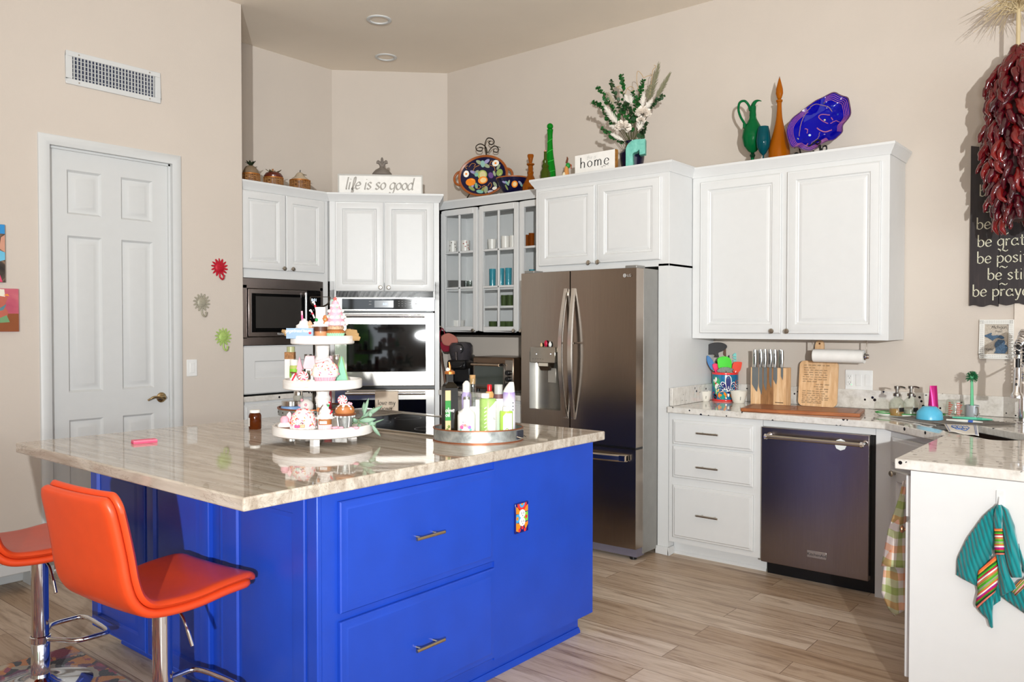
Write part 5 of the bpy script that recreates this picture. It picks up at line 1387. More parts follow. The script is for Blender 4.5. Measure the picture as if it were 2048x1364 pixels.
# spring coil around the hose
coil = []; turns = 34; n = turns*12; t_prev = None
S_ = [0]
for a, b in zip(spr, spr[1:]): S_.append(S_[-1]+(b-a).length)
def along(s):
    for i in range(len(S_)-1):
        if S_[i+1] >= s: f_ = (s-S_[i])/max(1e-9, S_[i+1]-S_[i]); return spr[i].lerp(spr[i+1], f_), (spr[i+1]-spr[i]).normalized()
    return spr[-1], (spr[-1]-spr[-2]).normalized()
for k in range(n+1):
    p, t = along(S_[-1]*k/n*.999); sd = t.cross(Vector((1, .3, 0))).normalized(); up = sd.cross(t); a = 2*PI*turns*k/n
    coil.append(p+(sd*math.cos(a)+up*math.sin(a))*.0155)
MB().tube(coil, .0030, 6).build('spring', CHROME, fa)
e = hd_t
MB().tube([e+Vector((0, 0, .075)), e+Vector((0, 0, .058))], .016, 16).build('collar', CHROME, fa)
MB().tube([e+Vector((0, 0, .058)), e+Vector((0, 0, .012))], .0095, 14).build('hose_neck', BLACK, fa)
MB().tube([e+Vector((0, 0, .014)), e, hd_b+Vector((0, 0, .030)), hd_b+Vector((0, 0, .020)), hd_b+Vector((0, 0, .012)), hd_b], [.0135, .016, .0165, .023, .026, .026], 24).build('spray_head', CHROME, fa)
dirc = (CAM-(fb+e)).normalized()
MB().ball(tuple(e+Vector((0, 0, -.040))+dirc*.014+Vector((-.004, 0, 0))), .006, 12).ball(tuple(e+Vector((0, 0, -.066))+dirc*.014+Vector((-.004, 0, 0))), .007, 12, sz=1.9).build('spray_button', BLACK, fa)
MB().tube([Vector((.0, 0, .30)), e+Vector((.02, .02, -.01)), e+Vector((0.005, .0, -.012))], .005, 8).build('holder_arm', CHROME, fa)
MB().tube([Vector((.0, 0, .30)), Vector((0, 0, .2))], .0125, 16).build('riser', CHROME, fa)
MB().tube([(.024, 0, .12), (.06, 0, .13), (.10, 0, .17)], [.008, .007, .006], 10).build('lever', CHROME, fa)
# ================================================================== on the island
IT = .9172
# -- three-tier stand
SP = Vector((-2.80, 2.14, IT)); SD = depth_of(SP)
st = thing('tiered_stand', 'three-tier distressed white round tray stand filled with pink and green ornaments', 'stand', SP, FACE)
def sz(py): return at_d(640, py, SD).z-IT          # height above the island of a picture row at the stand's axis
mpp = SD/F_PX
def tier(R, z0, h, nm='tier_tray'):
    MB().lathe([(0, z0), (R-.006, z0), (R, z0+.004), (R, z0+h-.003), (R-.003, z0+h), (R-.012, z0+h), (R-.013, z0+h-.012), (0, z0+h-.012)], seg=64).build(nm, DISTRESS, st)
T1, T2, T3 = 97.5*mpp, 77*mpp, 62*mpp
f1, f2, f3 = .034, sz(776), sz(688)
tier(T1, f1, .040); tier(T2, f2, .040); tier(T3, f3, .036)
post = [(0, f1+.01), (.036, f1+.01), (.040, f1+.02), (.030, f1+.035), (.026, f1+.07), (.022, f1+.11), (.030, f1+.13), (.033, f1+.15), (.026, f1+.165), (.030, f2-.004), (0, f2-.004)]
MB().lathe(post, seg=28).build('post', DISTRESS, st)
dz = f2-f1
post = [(0, f2+.01), (.034, f2+.01), (.036, f2+.02), (.027, f2+.03), (.024, f2+.07), (.032, f2+.10), (.034, f2+.12), (.026, f2+.14), (.030, f3-.004), (0, f3-.004)]
MB().lathe(post, seg=28).build('post', DISTRESS, st)
for k in range(3):
    a = -PI/2+k*2*PI/3; r = T1*.62 if k else T1*.70
    c = Vector((math.cos(a)*r, math.sin(a)*r, 0))
    MB().lathe([(0, 0), (.020, 0), (.020, f1), (0, f1)], tuple(c), 4).build('foot', DISTRESS, st, angle=30)
# ring handle on top
ht = sz(594); hb = f3+.01
MB().tube([(-.012, 0, hb), (-.012, 0, sz(622))], .006, 10).tube(curve([(-.052, 0, ht), (-.045, 0, ht-.03), (-.012, 0, sz(614)), (.022, 0, ht-.03), (.032, 0, ht)], 8), .0035, 8).tube([(-.052, 0, ht), (.032, 0, ht)], .0015, 6).build('top_handle', IRON, st)

TIERZ = {1: IT+f1+.0285, 2: IT+f2+.0285, 3: IT+f3+.0245}
def on_tier(px, tr, dd=0): return spot(px, SD+dd, TIERZ[tr])
PINK = mt('pink_icing', '#ecaab8', .5); PINKL = mt('pale_pink', '#efc9ce', .55); CREAM = mt('white_icing', '#eee9e4', .5); CHOC = mt('chocolate', '#5a3320', .45); GING = mt('gingerbread', '#b4703c', .55); MINT = mt('mint_green', '#9fd8b0', .5); RED = mt('candy_red', '#d8263c', .35); GREEN = mt('pom_green', '#1f9a4c', .6); HOT = mt('hot_pink', '#e85a8c', .45)
def swirl(m, c, R, h, lobes=9, turns=3, seg=40):
    """piped icing: a lumpy cone"""
    A = []
    n = turns*6
    for k in range(n+1):
        u = k/n; r = R*(1-u)**.75*(1+.10*math.sin(u*turns*2*PI))+.0005
        A.append([(c[0]+r*(1+.08*math.sin(lobes*a+u*9))*math.cos(a), c[1]+r*(1+.08*math.sin(lobes*a+u*9))*math.sin(a), c[2]+h*u) for a in [2*PI*j/seg for j in range(seg+1)]])
    return m.grid(A)
def fluted(m, c, r0, r1, h, n=24):
    A = []
    for z, r in ((0, r0), (h, r1)):
        A.append([(c[0]+r*(1+.035*(1 if j % 2 else -1))*math.cos(PI*j/n), c[1]+r*(1+.035*(1 if j % 2 else -1))*math.sin(PI*j/n), c[2]+z) for j in range(2*n+1)])
    m.grid(A); m.face(A[0][:-1]); m.face(A[1][:-1]); return m
def sprinkles(par, f, n, cols, seed, L=.006, r=.0014):
    q = random.Random(seed); B = {c: MB() for c in cols}
    for k in range(n):
        p, nv = f(q.random(), q.random()); t = nv.orthogonal().normalized(); b = nv.cross(t); a = q.uniform(0, 2*PI)
        d = (t*math.cos(a)+b*math.sin(a))*L/2
        B[cols[k % len(cols)]].tube([p-d+nv*r*.4, p+d+nv*r*.4], r, 5)
    for c, m in B.items():
        tag(m.build('sprinkles', mt('spr_'+c, c, .4), par), kind='stuff')
def dome_pts(R, h, zb):
    def f(u, v):
        a = 2*PI*u; e = math.asin(v*.97)
        p = Vector((R*math.cos(e)*math.cos(a), R*math.cos(e)*math.sin(a), zb+h*math.sin(e))); n = Vector((p.x/R/R, p.y/R/R, (p.z-zb)/h/h)).normalized(); return p, n
    return f
def peppermint(m1, m2, c, R, t=.008):
    """swirled red and white disc facing -y"""
    m1.lathe([(0, -t/2), (R*.9, -t/2), (R, -t*.2), (R, t*.2), (R*.9, t/2), (0, t/2)], c, 32, ax='y')
    for k in range(8):
        a0 = 2*PI*k/8; A = []
        for j in range(7):
            u = j/6; r = R*(.14+.82*u); s_ = a0+.75*u; w_ = .07+.13*u
            A.append([(c[0]+r*math.cos(s_+q), c[1]-t/2-.0006, c[2]+r*math.sin(s_+q)) for q in (-w_, 0, w_)])
        m2.grid(A)
# ---- top tier
o = thing('wood_sign', 'small blue wooden sign with white script on the top tier', 'sign', on_tier(600, 3, -.10), FACE)
w_ = 52*mpp; h_ = (671-659)*mpp*1.7
MB().box((-w_/2, -.008, 0), (w_/2, .008, h_)).build('board', mt('powder_blue', '#8fa9c4', .6, var=.1), o, bevel=.001)
g, gw = pen('gingerbread house'.replace('k', 'h'), .0075, .22, .6, .6, .25, .05); put(g, -gw/2-.006, -.0086, h_*.62).build('sign_lettering', CREAM, o)
m = MB().lathe([(.0, -.0006), (.006, -.0006)], (w_/2-.012, -.008, h_*.55), 12, ax='y'); m.build('red_ornament', RED, o)
o = thing('cupcake_ornament', 'white frosted cupcake ornament with a pink straw on the top tier', 'ornament', on_tier(608, 3, -.05), FACE)
fluted(MB(), (0, 0, 0), .026, .034, .035).build('wrapper', PINKL, o); swirl(MB(), (0, 0, .034), .040, .050).build('frosting', CREAM, o)
MB().tube([(-.004, -.01, .07), (-.006, -.01, .115)], .004, 10).build('straw', PINK, o); MB().tube([(-.0045, -.01, .080), (-.0053, -.01, .098)], .0043, 10).build('straw_stripe', HOT, o)
swirl(MB(), (.026, -.004, .04), .020, .036).build('tan_frosting', mt('tan_icing', '#d8a888', .5), o)
o = thing('cocoa_jar_ornament', 'tall frosted chocolate milkshake ornament with candy canes on the top tier', 'ornament', on_tier(641.5, 3, -.06), FACE)
MB().lathe([(0, 0), (.024, 0), (.027, .006), (.027, .030), (0, .030)], seg=28).build('jar', mt('cocoa_milk', '#c98a62', .2), o)
MB().lathe([(0, .030), (.0265, .030), (.0275, .052), (0, .052)], seg=28).build('chocolate_band', CHOC, o)
swirl(MB(), (0, 0, .050), .036, .045, 11).build('whipped_cream', CREAM, o)
MB().lathe([(0, .060), (.020, .060), (.021, .125), (.0195, .131), (.017, .128), (0, .128)], seg=24).build('marshmallow', CREAM, o)
for x0, x1, z0, z1 in ((-.022, -.034, .085, .112), (-.012, -.022, .11, .146)):
    m = MB().tube(curve([(x0, -.016, z0), (x1, -.016, z1), (x1-.004, -.016, z1+.007), (x1-.008, -.016, z1+.002)], 4), .0032, 8); m.build('candy_cane', CREAM, o)
    MB().tube([(x0+(x1-x0)*.55, -.016, z0+(z1-z0)*.55), (x0+(x1-x0)*.85, -.016, z0+(z1-z0)*.85)], .0036, 8).build('cane_stripe', RED, o)
MB().ball((-.011, -.028, .078), .0068, 14).build('green_pompom', GREEN, o)
m = MB().ball((.024, -.026, .090), .008, 12, 1, .5).ball((.025, -.026, .078), .009, 12, 1, .5, 1.2)
for s in (-1, 1): m.tube([(.025, -.026, .080), (.025+s*.011, -.026, .084)], .0035, 8).tube([(.025, -.026, .072), (.025+s*.006, -.026, .062)], .0035, 8)
m.build('gingerbread_man', GING, o); MB().ball((.025, -.0315, .080), .0028, 8).build('button', MINT, o)
o = thing('tree_cupcake_ornament', 'pink frosted tree on a mint cupcake with a red star, tallest on the stand', 'ornament', on_tier(671, 3, -.05), FACE)
fluted(MB(), (0, 0, 0), .030, .038, .024).build('wrapper', MINT, o)
MB().lathe([(0, .022), (.038, .022), (.040, .030), (.030, .038), (0, .04)], seg=28).build('cake', GING, o)
MB().lathe([(0, .038), (.034, .038), (.036, .046), (.030, .056), (0, .056)], seg=28).build('caramel_layer', mt('nut_layer', '#c8a888', .6, var=.3, vs=150), o)
zz = .054
for k, (r, h) in enumerate(((.046, .034), (.038, .034), (.029, .030), (.018, .028))):
    MB().lathe([(0, zz), (r, zz), (r*.98, zz+.008), (r*.62, zz+h), (0, zz+h)], seg=30).build('pink_tier', PINK, o)
    m = MB(); nb = 11-k*2
    for j in range(nb): m.ball((r*.94*math.cos(2*PI*j/nb+k), r*.94*math.sin(2*PI*j/nb+k), zz+.009), .0115-.0012*k, 10, sz=.8)
    m.build('icing_swags', CREAM, o); zz += h*.76
m = MB(); pts = [((.011 if j % 2 == 0 else .005)*math.sin(PI*j/5), -.003, zz+.016+(.011 if j % 2 == 0 else .005)*math.cos(PI*j/5)) for j in range(10)]
m.prism(pts, (0, .006, 0)); m.build('star', mt('star_coral', '#e8564c', .5), o)
for x, z in ((.012, .11), (-.02, .075), (.026, .075), (-.008, .14)): MB().ball((x, -.033+.12*(z-.075), z+.02), .0038, 8).build('candy_dot', MINT, o)
o = thing('burlap_bow', 'tan burlap bow sticking out at the right of the top tier', 'bow', on_tier(690, 3, -.02), FACE)
BURL = mt('burlap', '#a8865a', .95, bump=.5, bs=400)
m = MB()
for a, L_ in ((-.05, .06), (.25, .055), (-.30, .068), (.6, .035), (3.2, .02)):
    d = Vector((math.cos(a), -.12, math.sin(a)*.9)); s = Vector((-math.sin(a), 0, math.cos(a)))
    A = [[Vector((0, 0, .016))+d*L_*u+s*w*(.004+.012*math.sin(PI*min(.9, u*.9+.05))) for w in (-1, 0, 1)] for u in [k/6 for k in range(7)]]
    m.grid(A)
m.build('ribbon', BURL, o, thick=.0015)
o = thing('burlap_bow', 'tan burlap tail at the left of the top tier behind the blue sign', 'bow', on_tier(588, 3, -.0), FACE)
m = MB()
for a, L_ in ((2.75, .055), (3.0, .04), (.6, .03)):
    d = Vector((math.cos(a), -.1, math.sin(a))); s = Vector((-math.sin(a), 0, math.cos(a)))
    m.grid([[Vector((0, 0, .012))+d*L_*u+s*w*(.003+.008*math.sin(PI*min(.9, u*.9+.05))) for w in (-1, 0, 1)] for u in [k/6 for k in range(7)]])
m.build('ribbon', BURL, o, thick=.0015)
# ---- middle tier
def tree(px, dd, h, w, mat, label, tiers, tr=2, bristle=None):
    o = thing('tree_ornament', label, 'ornament', on_tier(px, tr, dd), FACE)
    pts = [(0, h)]
    L_ = []; 
    for k in range(tiers):
        u = (k+1)/tiers; L_.append((w*(.30+.70*u)*(1 if k == tiers-1 else .92), h*(1-u)*.98)); 
        if k < tiers-1: L_.append((w*(.30+.70*u)*.58, h*(1-u)*.98))
    out = [(x, -.006, z) for x, z in [(0, h)]+L_]+[(-x, -.006, z) for x, z in L_[::-1]]
    MB().prism(out, (0, .012, 0)).build('tree', mat, o, bevel=.0025)
    if bristle:
        m = MB()
        for k in range(26):
            z = h*(k+.5)/27; x = w*(1-z/h)*.98+.002
            for s in (-1, 1): m.tube([(s*x*.86, -.004, z), (s*(x+.004), -.005, z-.002)], .0010, 4)
        tag(m.build('bristles', bristle, o), kind='stuff')
    return o
tree(599, -.03, 50*mpp, 10.5*mpp, mt('tree_pink', '#e3a9b4', .7), 'flat pink tree ornament at the left of the middle tier', 2)
tree(683, -.02, 52*mpp, 12.5*mpp, mt('tree_green', '#8ac0a6', .8), 'mint green tree ornament at the right of the middle tier', 1, bristle=mt('tree_lime', '#a9d27e', .7))
for px, lb in ((620, 'pink and white roofed house ornament left of the post on the middle tier'), (654.5, 'pink and white roofed house ornament right of the post on the middle tier')):
    o = thing('house_ornament', lb, 'ornament', on_tier(px, 2, .03), FACE, 'little houses on the middle tier')
    MB().box((-.016, -.015, 0), (.016, .015, .060)).build('walls', CREAM, o, bevel=.001)
    s = -1 if px < 640 else 1
    MB().prism([(-.030, -.02, .052), (.030, -.02, .052), (.020, -.012, .108), (-.018, -.012, .108)], (0, .03, 0)).build('roof', PINKL, o, bevel=.003)
    MB().box((-.010, -.0165, .01), (.004, -.0148, .045)).build('door', mt('house_door', '#6f6a58', .6), o)
m = MB().ball((0, 0, 0), .0062, 14); o = m.build('pompom', mt('pom_bright', '#22c42a', .7), loc=on_tier(652, 2, -.0)+Vector((0, 0, .113))); tag(o, 'tiny bright green pompom beside the post above the middle tier', 'ornament')
o = thing('sprinkle_cupcake_ornament', 'big pink cupcake ornament with red and orange sprinkles on the middle tier', 'ornament', on_tier(650, 2, -.085), FACE)
fluted(MB(), (0, 0, 0), .036, .046, .030).build('wrapper', PINK, o)
MB().lathe([(0, .025), (.050, .025), (.056, .036), (.054, .055), (.042, .078), (.022, .092), (0, .096)], seg=36).build('cake_top', CREAM, o)
sprinkles(o, dome_pts(.056, .062, .034), 110, ['#e5342c', '#f08a3c', '#ee6f96', '#f2d3a0', '#e9e3dc'], 5, .008, .0019)
MB().tube(curve([(-.03, -.03, .088), (0, -.04, .094), (.02, -.03, .10), (.03, -.02, .085)], 4), .006, 8).build('ribbon', PINKL, o)
o = thing('peppermint_ornament', 'red and white peppermint swirl with a pink bow on the middle tier', 'ornament', on_tier(606.5, 2, -.09), FACE)
m1, m2 = MB(), MB(); peppermint(m1, m2, (0, 0, .026), .021); m1.build('candy', CREAM, o); m2.build('red_swirl', RED, o); MB().ball((.001, -.007, .012), .006, 10).build('pink_bead', HOT, o)
MB().lathe([(0, 0), (.018, 0), (.016, .008), (0, .009)], seg=18).build('foot', CREAM, o)
o = thing('candy_cone_ornament', 'small white frosted cone with a red candy stick, leftmost on the middle tier', 'ornament', on_tier(588, 2, -.07), FACE)
swirl(MB(), (0, 0, 0), .022, .038).build('icing', CREAM, o); MB().tube([(-.005, -.02, .006), (.012, -.016, .040)], .0032, 8).build('candy_stick', RED, o)
o = thing('cookie_ornament', 'white iced cookie pile in front of the peppermint on the middle tier', 'ornament', on_tier(611, 2, -.118), FACE)
m = MB()
for x in (-.026, -.012, .004, .018, .028): m.ball((x, .004*math.cos(x*200), .007), .0105, 12, sz=.75)
m.build('icing', CREAM, o)
for x in (-.014, .014): MB().ball((x, -.010, .009), .0075, 12, 1.1, .6, .6).build('cookie', mt('peach', '#e8b48c', .5), o)
# ---- bottom tier
o = thing('iced_cake_ornament', 'small pink peaked cake on a brown base, leftmost on the bottom tier', 'ornament', on_tier(568.5, 1, -.11), FACE)
MB().box((-.028, -.02, 0), (.028, .02, .012)).build('base', CHOC, o, bevel=.002)
MB().lathe([(0, .012), (.029, .012), (.027, .022), (.018, .030), (0, .030)], seg=26, sy=.8).build('icing', CREAM, o)
MB().lathe([(0, .028), (.017, .028), (.018, .044), (.010, .055), (0, .057)], seg=24).build('pink_frosting', PINK, o)
MB().prism([(-.004, .008, .03), (.026, .008, .03), (.024, .008, .066), (.016, .008, .074), (.006, .008, .062)], (0, .008, 0)).build('pink_ear', PINKL, o, bevel=.003)
o = thing('dome_cake_ornament', 'big dome cake ornament covered in pink and orange sprinkles on the bottom tier', 'ornament', on_tier(606, 1, -.10), FACE)
MB().lathe([(0, 0), (.050, 0), (.053, .010), (.053, .03), (.046, .058), (.026, .080), (0, .088)], seg=36).build('dome', CREAM, o)
sprinkles(o, dome_pts(.053, .07, .018), 150, ['#e5342c', '#ee6f96', '#f0a03c', '#f4cfd6'], 9, .008, .0019)
A = [[(r*(1+.03*math.sin(14*a))*math.cos(a), r*(1+.03*math.sin(14*a))*math.sin(a), z+.002*math.sin(14*a)) for a in [2*PI*j/70 for j in range(71)]] for r, z in ((.050, .001), (.056, .006), (.053, .012))]
MB().grid(A).build('icing_frill', CREAM, o)
MB().box((-.022, -.060, .012), (.0, -.040, .024)).build('pink_bed', HOT, o, bevel=.003); MB().box((.0, -.060, .012), (.020, -.042, .026)).build('peach_bed', mt('peach', '#e8b48c', .5), o, bevel=.003)
MB().ball((-.010, -.056, .030), .008, 12).build('mint_ball', mt('mint_pale', '#c9e4d6', .5), o); MB().tube(curve([(.002, -.060, .030), (.008, -.062, .034), (.012, -.061, .029), (.018, -.060, .033)], 4), .0013, 6).build('piped_line', CHOC, o)
o = thing('latte_jar_ornament', 'gingerbread latte ornament with whipped cream and a striped straw on the bottom tier', 'ornament', on_tier(649.5, 1, -.11), FACE)
MB().lathe([(0, 0), (.024, 0), (.026, .004), (.027, .044), (.024, .048), (0, .048)], seg=28).build('mug', GING, o)
fluted(MB(), (0, -.003, 0), .026, .027, .022).build('pink_skirt', PINKL, o)
MB().box((-.016, -.0295, .026), (.014, -.026, .038)).build('tag', mt('tag_grey', '#d9d2cc', .6), o)
swirl(MB(), (0, 0, .046), .036, .060, 10, 4).build('whipped_cream', CREAM, o)
MB().tube([(.010, -.004, .085), (.021, -.004, .118)], .0034, 8).build('straw', CREAM, o); MB().tube([(.0135, -.004, .0955), (.0165, -.004, .1045)], .0038, 8).build('green_stripe', GREEN, o); MB().tube([(.018, -.004, .109), (.0205, -.004, .1165)], .0038, 8).build('red_stripe', RED, o)
MB().box((-.030, -.016, .074), (-.020, -.008, .092)).build('cookie_piece', GING, o, bevel=.002)
MB().tube(curve([(-.022, -.024, .062), (-.020, -.024, .080), (-.012, -.018, .094), (-.005, -.014, .104)], 4), .0016, 6).build('chocolate_drizzle', CHOC, o)
MB().tube([(.024, -.014, .066), (.034, -.014, .080)], .003, 8).build('candy_stick', RED, o)
o = thing('bucket', 'small galvanised bucket filled by a chocolate pudding on the bottom tier', 'bucket', on_tier(689, 1, -.09), FACE)
MB().lathe([(0, 0), (.027, 0), (.037, .062), (.036, .062), (.026, .004), (0, .004)], seg=32).build('pail', GALV, o)
MB().lathe([(.037, .056), (.045, .058), (.048, .063), (.044, .067), (.036, .065)], seg=36).build('rim', COPPER, o)
m = MB()
for j in range(14): m.ball((.038*math.cos(2*PI*j/14), .038*math.sin(2*PI*j/14), .054), .006, 8)
m.build('lace_trim', mt('lace', '#c9cbc8', .6), o)
for s in (-1, 1): MB().tube([(s*.021, -.026, .010), (s*.025, -.031, .052)], .0028, 8).build('stick', CREAM, o)
pu = thing('pudding_ornament', 'chocolate pudding with white icing and a peppermint, in the bucket', 'ornament', on_tier(689, 1, -.09)+Vector((0, 0, .0655)), FACE)
MB().lathe([(0, 0), (.038, 0), (.041, .010), (.036, .026), (.02, .036), (0, .038)], seg=36).build('pudding', GING, pu)
A = []
for j in range(57):
    a = 2*PI*j/56; dr2 = .020+.012*max(0, math.sin(7*a))
    A.append([(.0425*math.cos(e)*math.cos(a), .0425*math.cos(e)*math.sin(a), .006+.036*math.sin(e)) for e in [PI/2*(1-.999*(k/7)*(1-dr2*12*.25+.25)) if False else max(.25, PI/2-(PI/2-.95+.75*max(0, math.sin(7*a)))*k/7) for k in range(8)]])
MB().grid(A).build('white_icing', CREAM, pu)
m1, m2 = MB(), MB(); peppermint(m1, m2, (-.008, -.006, .056), .020); m1.build('candy', CREAM, pu); m2.build('red_swirl', RED, pu)
MB().ball((.020, -.012, .042), .007, 10).ball((.028, -.010, .040), .006, 10).build('pink_flower', PINK, pu)
for px, dd, lb in ((674, -.15, 'left'), (704, -.14, 'right')):
    o = thing('ribbon_bow', 'pink ruffled bow at the foot of the bucket, the %s one' % lb, 'bow', on_tier(px, 1, dd), FACE, 'pink bows on the bottom tier')
    m = MB(); q = random.Random(int(px))
    for k in range(7): m.ball((q.uniform(-.018, .018), q.uniform(-.006, .006), .006+q.uniform(0, .008)), .006+q.uniform(0, .003), 8, 1.4, .8, .7)
    m.build('ruffles', PINK, o)
# eucalyptus sprig lying over the rim
eu = thing('eucalyptus_sprig', 'pale green eucalyptus sprig hanging over the right of the bottom tier', 'plant', on_tier(702, 1, -.03), FACE)
SAGE = mt('sage_leaf', '#93b39a', .6, var=.12); EB = on_tier(702, 1, -.03)
def q2(px, py, dd=0): 
    v = at_d(px, py, SD-.03+dd)-EB; return Matrix.Rotation(-FACE, 3, 'Z') @ v
m = MB()
stems = [[(704, 847), (720, 838), (735, 829), (748, 815)], [(704, 848), (722, 845), (738, 842), (752, 838)], [(715, 842), (735, 850), (752, 852)]]
for s in stems: m.tube(curve([q2(*p) for p in s], 5), .0016, 6)
m.build('stem', mt('sage_stem', '#6f8f62', .6), eu)
LV = [((722, 836), (766, 811), 7), ((727, 832), (737, 796), 6), ((727, 828), (728, 804), 5), ((718, 842), (752, 838), 8), ((736, 846), (752, 848), 8), ((744, 850), (761, 873), 6), ((741, 834), (740, 822), 7), ((714, 846), (706, 836), 8), ((716, 848), (722, 858), 8), ((738, 849), (769, 838), 2.5), ((733, 837), (742, 842), 7)]
for (a, b, w_) in LV:
    p0, p1 = q2(*a, rnd.uniform(-.02, .02)), q2(*b, rnd.uniform(-.03, .02)); d = p1-p0; s = Vector((-d.z, 0, d.x)).normalized(); nrm = Vector((0, -1, 0))
    A = []
    for k in range(9):
        u = k/8; ww = w_*mpp*.62*math.sin(PI*min(1, .06+u*.94))**.8
        A.append([p0+d*u+s*ww*v+nrm*(.010*math.sin(PI*u)-.004*abs(v)) for v in (-1, -.5, 0, .5, 1)])
    MB().grid(A).build('leaf', SAGE, eu, thick=.0008)

# -- pill bottle, pink block
b = on_z(509, 859, IT); R = 12.3*depth_of(b)/F_PX; H0 = 38*depth_of(b)/F_PX; b = spot(509, depth_of(b)+R*.6, IT)
o = thing('pill_bottle', 'amber glass bottle with a white cap on the island', 'bottle', b, FACE)
MB().lathe([(0, 0), (R*.94, 0), (R, .004), (R, H0*.70), (R*.9, H0*.80), (R*.72, H0*.86), (R*.72, H0*.9), (0, H0*.9)], seg=32).build('bottle', mt('amber_brown', '#6b2f0c', .08, trans=.55, ior=1.3), o)
MB().lathe([(0, H0*.86), (R*.84, H0*.86), (R*.84, H0), (R*.8, H0*1.01), (0, H0*1.01)], seg=32).build('cap', mt('cap_white', '#eeede8', .4), o)
MB().grid([[(R*1.01*math.sin(a), -R*1.01*math.cos(a), z) for z in (H0*.16, H0*.60)] for a in [-1.6+.95*k/10 for k in range(11)]]).build('label', mt('label_white', '#e9e7e2', .6), o)
p0, p1 = on_z(267, 888.5, IT), on_z(315, 884.5, IT)
o = thing('note_block', 'pink block of sticky notes on the island, near its left end', 'notepad', ((p0.x+p1.x)/2, (p0.y+p1.y)/2, IT), math.atan2((p1-p0).y, (p1-p0).x))
L_ = (p1-p0).length
for k, (z0, z1, c) in enumerate(((0, .0065, '#e0577c'), (.0066, .0132, '#ee7a94'))):
    MB().box((-L_/2+.001*k, 0, z0), (L_/2, .045, z1)).build('pad', mt('note_'+c, c, .7), o, bevel=.001)

# -- two-level galvanised tray behind the stand
GP = spot(628, 4.25, IT); GD = depth_of(GP); gm_ = GD/F_PX
gt = thing('two_level_tray', 'round galvanised two-level tray with rust-brown rims behind the white stand', 'tray', GP, FACE)
R1 = 70*gm_; R2 = 46*gm_; gz = at_d(600, 757, GD).z-IT; 
def rimtray(R, z, h=.035):
    MB().lathe([(0, z), (R, z), (R, z+h), (R-.003, z+h), (R-.004, z+.003), (0, z+.003)], seg=56).build('tray_pan', GALV, gt)
    MB().lathe([(R-.004, z+h-.003), (R+.004, z+h-.003), (R+.004, z+h+.004), (R-.004, z+h+.004), (R-.004, z+h-.003)], seg=56).build('rust_rim', COPPER, gt)
    m = MB()
    for j in range(18): m.ball((R*math.cos(2*PI*j/18+.1), R*math.sin(2*PI*j/18+.1), z+h*.5), .004, 8)
    tag(m.build('rivets', IRON, gt), kind='stuff')
rimtray(R1, .028); rimtray(R2, gz)
MB().lathe([(0, 0), (R1*.8, 0), (R1*.8, .028), (0, .028)], seg=40).build('foot_ring', GALV, gt)
MB().tube([(0, 0, .03), (0, 0, gz)], .008, 12).tube([(0, 0, gz), (0, 0, gz+.24)], .006, 12).build('post', IRON, gt)
def on_g(px, lev, dd=0): return spot(px, GD+dd, IT+(.0315 if lev == 1 else gz+.0035))
def jar(px, lev, dd, r, h, body, lid, label, nm='jar', lidh=.2, band=None, cat=None):
    o = thing(nm, label, cat or nm.replace('_', ' '), on_g(px, lev, dd), FACE); hl = h*(1-lidh)
    MB().lathe([(0, 0), (r, 0), (r, hl*.92), (r*.85, hl), (0, hl)], seg=28).build('body', body, o)
    MB().lathe([(0, hl), (r*.92, hl), (r*.92, h-.002), (r*.88, h), (0, h)], seg=28).build('lid', lid, o)
    if band: MB().grid([[(r*1.01*math.sin(a), -r*1.01*math.cos(a), z) for z in (hl*.15, hl*.75)] for a in [-1.1+2.2*k/12 for k in range(13)]]).build('label', band, o)
    return o
WP = mt('plastic_white', '#e8e6e0', .4)
jar(582, 1, -.08, 20*gm_, .072, mt('candle_blue', '#7fa0cc', .4), STEELB, 'candle tin with a blue label and silver lid on the lower galvanised tray', 'candle_tin', .36)
o = thing('plush_ornament', 'cream and pink gnome ornament beside the candle tin', 'ornament', on_g(611, 1, -.06), FACE)
MB().ball((0, 0, .040), .040, 18, sz=1).build('body', CREAM, o)
for x, z in ((-.026, .045), (.008, .05), (-.012, .075)): MB().ball((x, -.034, z), .0085, 10).build('pink_bead', PINK, o)
MB().ball((.028, -.03, .012), .011, 10).build('green_bead', mt('bead_green', '#6fbf5a', .5), o)
jar(655, 1, -.02, .022, .155, mt('bottle_red', '#9c1a30', .15, trans=.3), mt('lid_gold', '#b89a5a', .3, .8), 'dark red bottle with a gold lid behind the stand post', 'bottle', .22)
jar(632, 1, .03, .024, .12, mt('jar_glass_b', '#c9c4b6', .1, trans=.4), IRON, 'clear spice jar with a dark lid on the lower galvanised tray', 'jar', .16)
jar(596, 1, .06, .026, .11, mt('jar_glass_b', '#c9c4b6', .1, trans=.4), STEELB, 'clear jar with a steel lid behind the candle tin', 'jar', .2)
jar(588, 2, -.05, .024, .098, mt('spice_green', '#b7c06a', .3), WP, 'green-labelled spice bottle with a white cap on the upper tray', 'bottle', .3, mt('lab_lime', '#8cc83c', .5))
o = thing('spice_box', 'square spice tin with a brown window on the upper galvanised tray', 'spice tin', on_g(580, 2, -.02), FACE)
MB().box((-.024, -.02, 0), (.024, .02, .135)).build('tin', WP, o, bevel=.002); MB().box((-.0245, -.0205, .10), (.0245, .0205, .137)).build('window', mt('spice_brown', '#94653a', .6, var=.3, vs=120), o, bevel=.001)
MB().lathe([(0, .137), (.021, .137), (.021, .165), (0, .166)], (.004, 0, 0), 22).build('cap', mt('cap_clearish', '#a8aa80', .3), o)
jar(616, 2, .0, .022, .125, mt('jar_black', '#1c1c22', .2), mt('lid_steel_b', '#9a9a98', .25, .9), 'black grinder jar behind the pink tree ornament', 'grinder', .22)
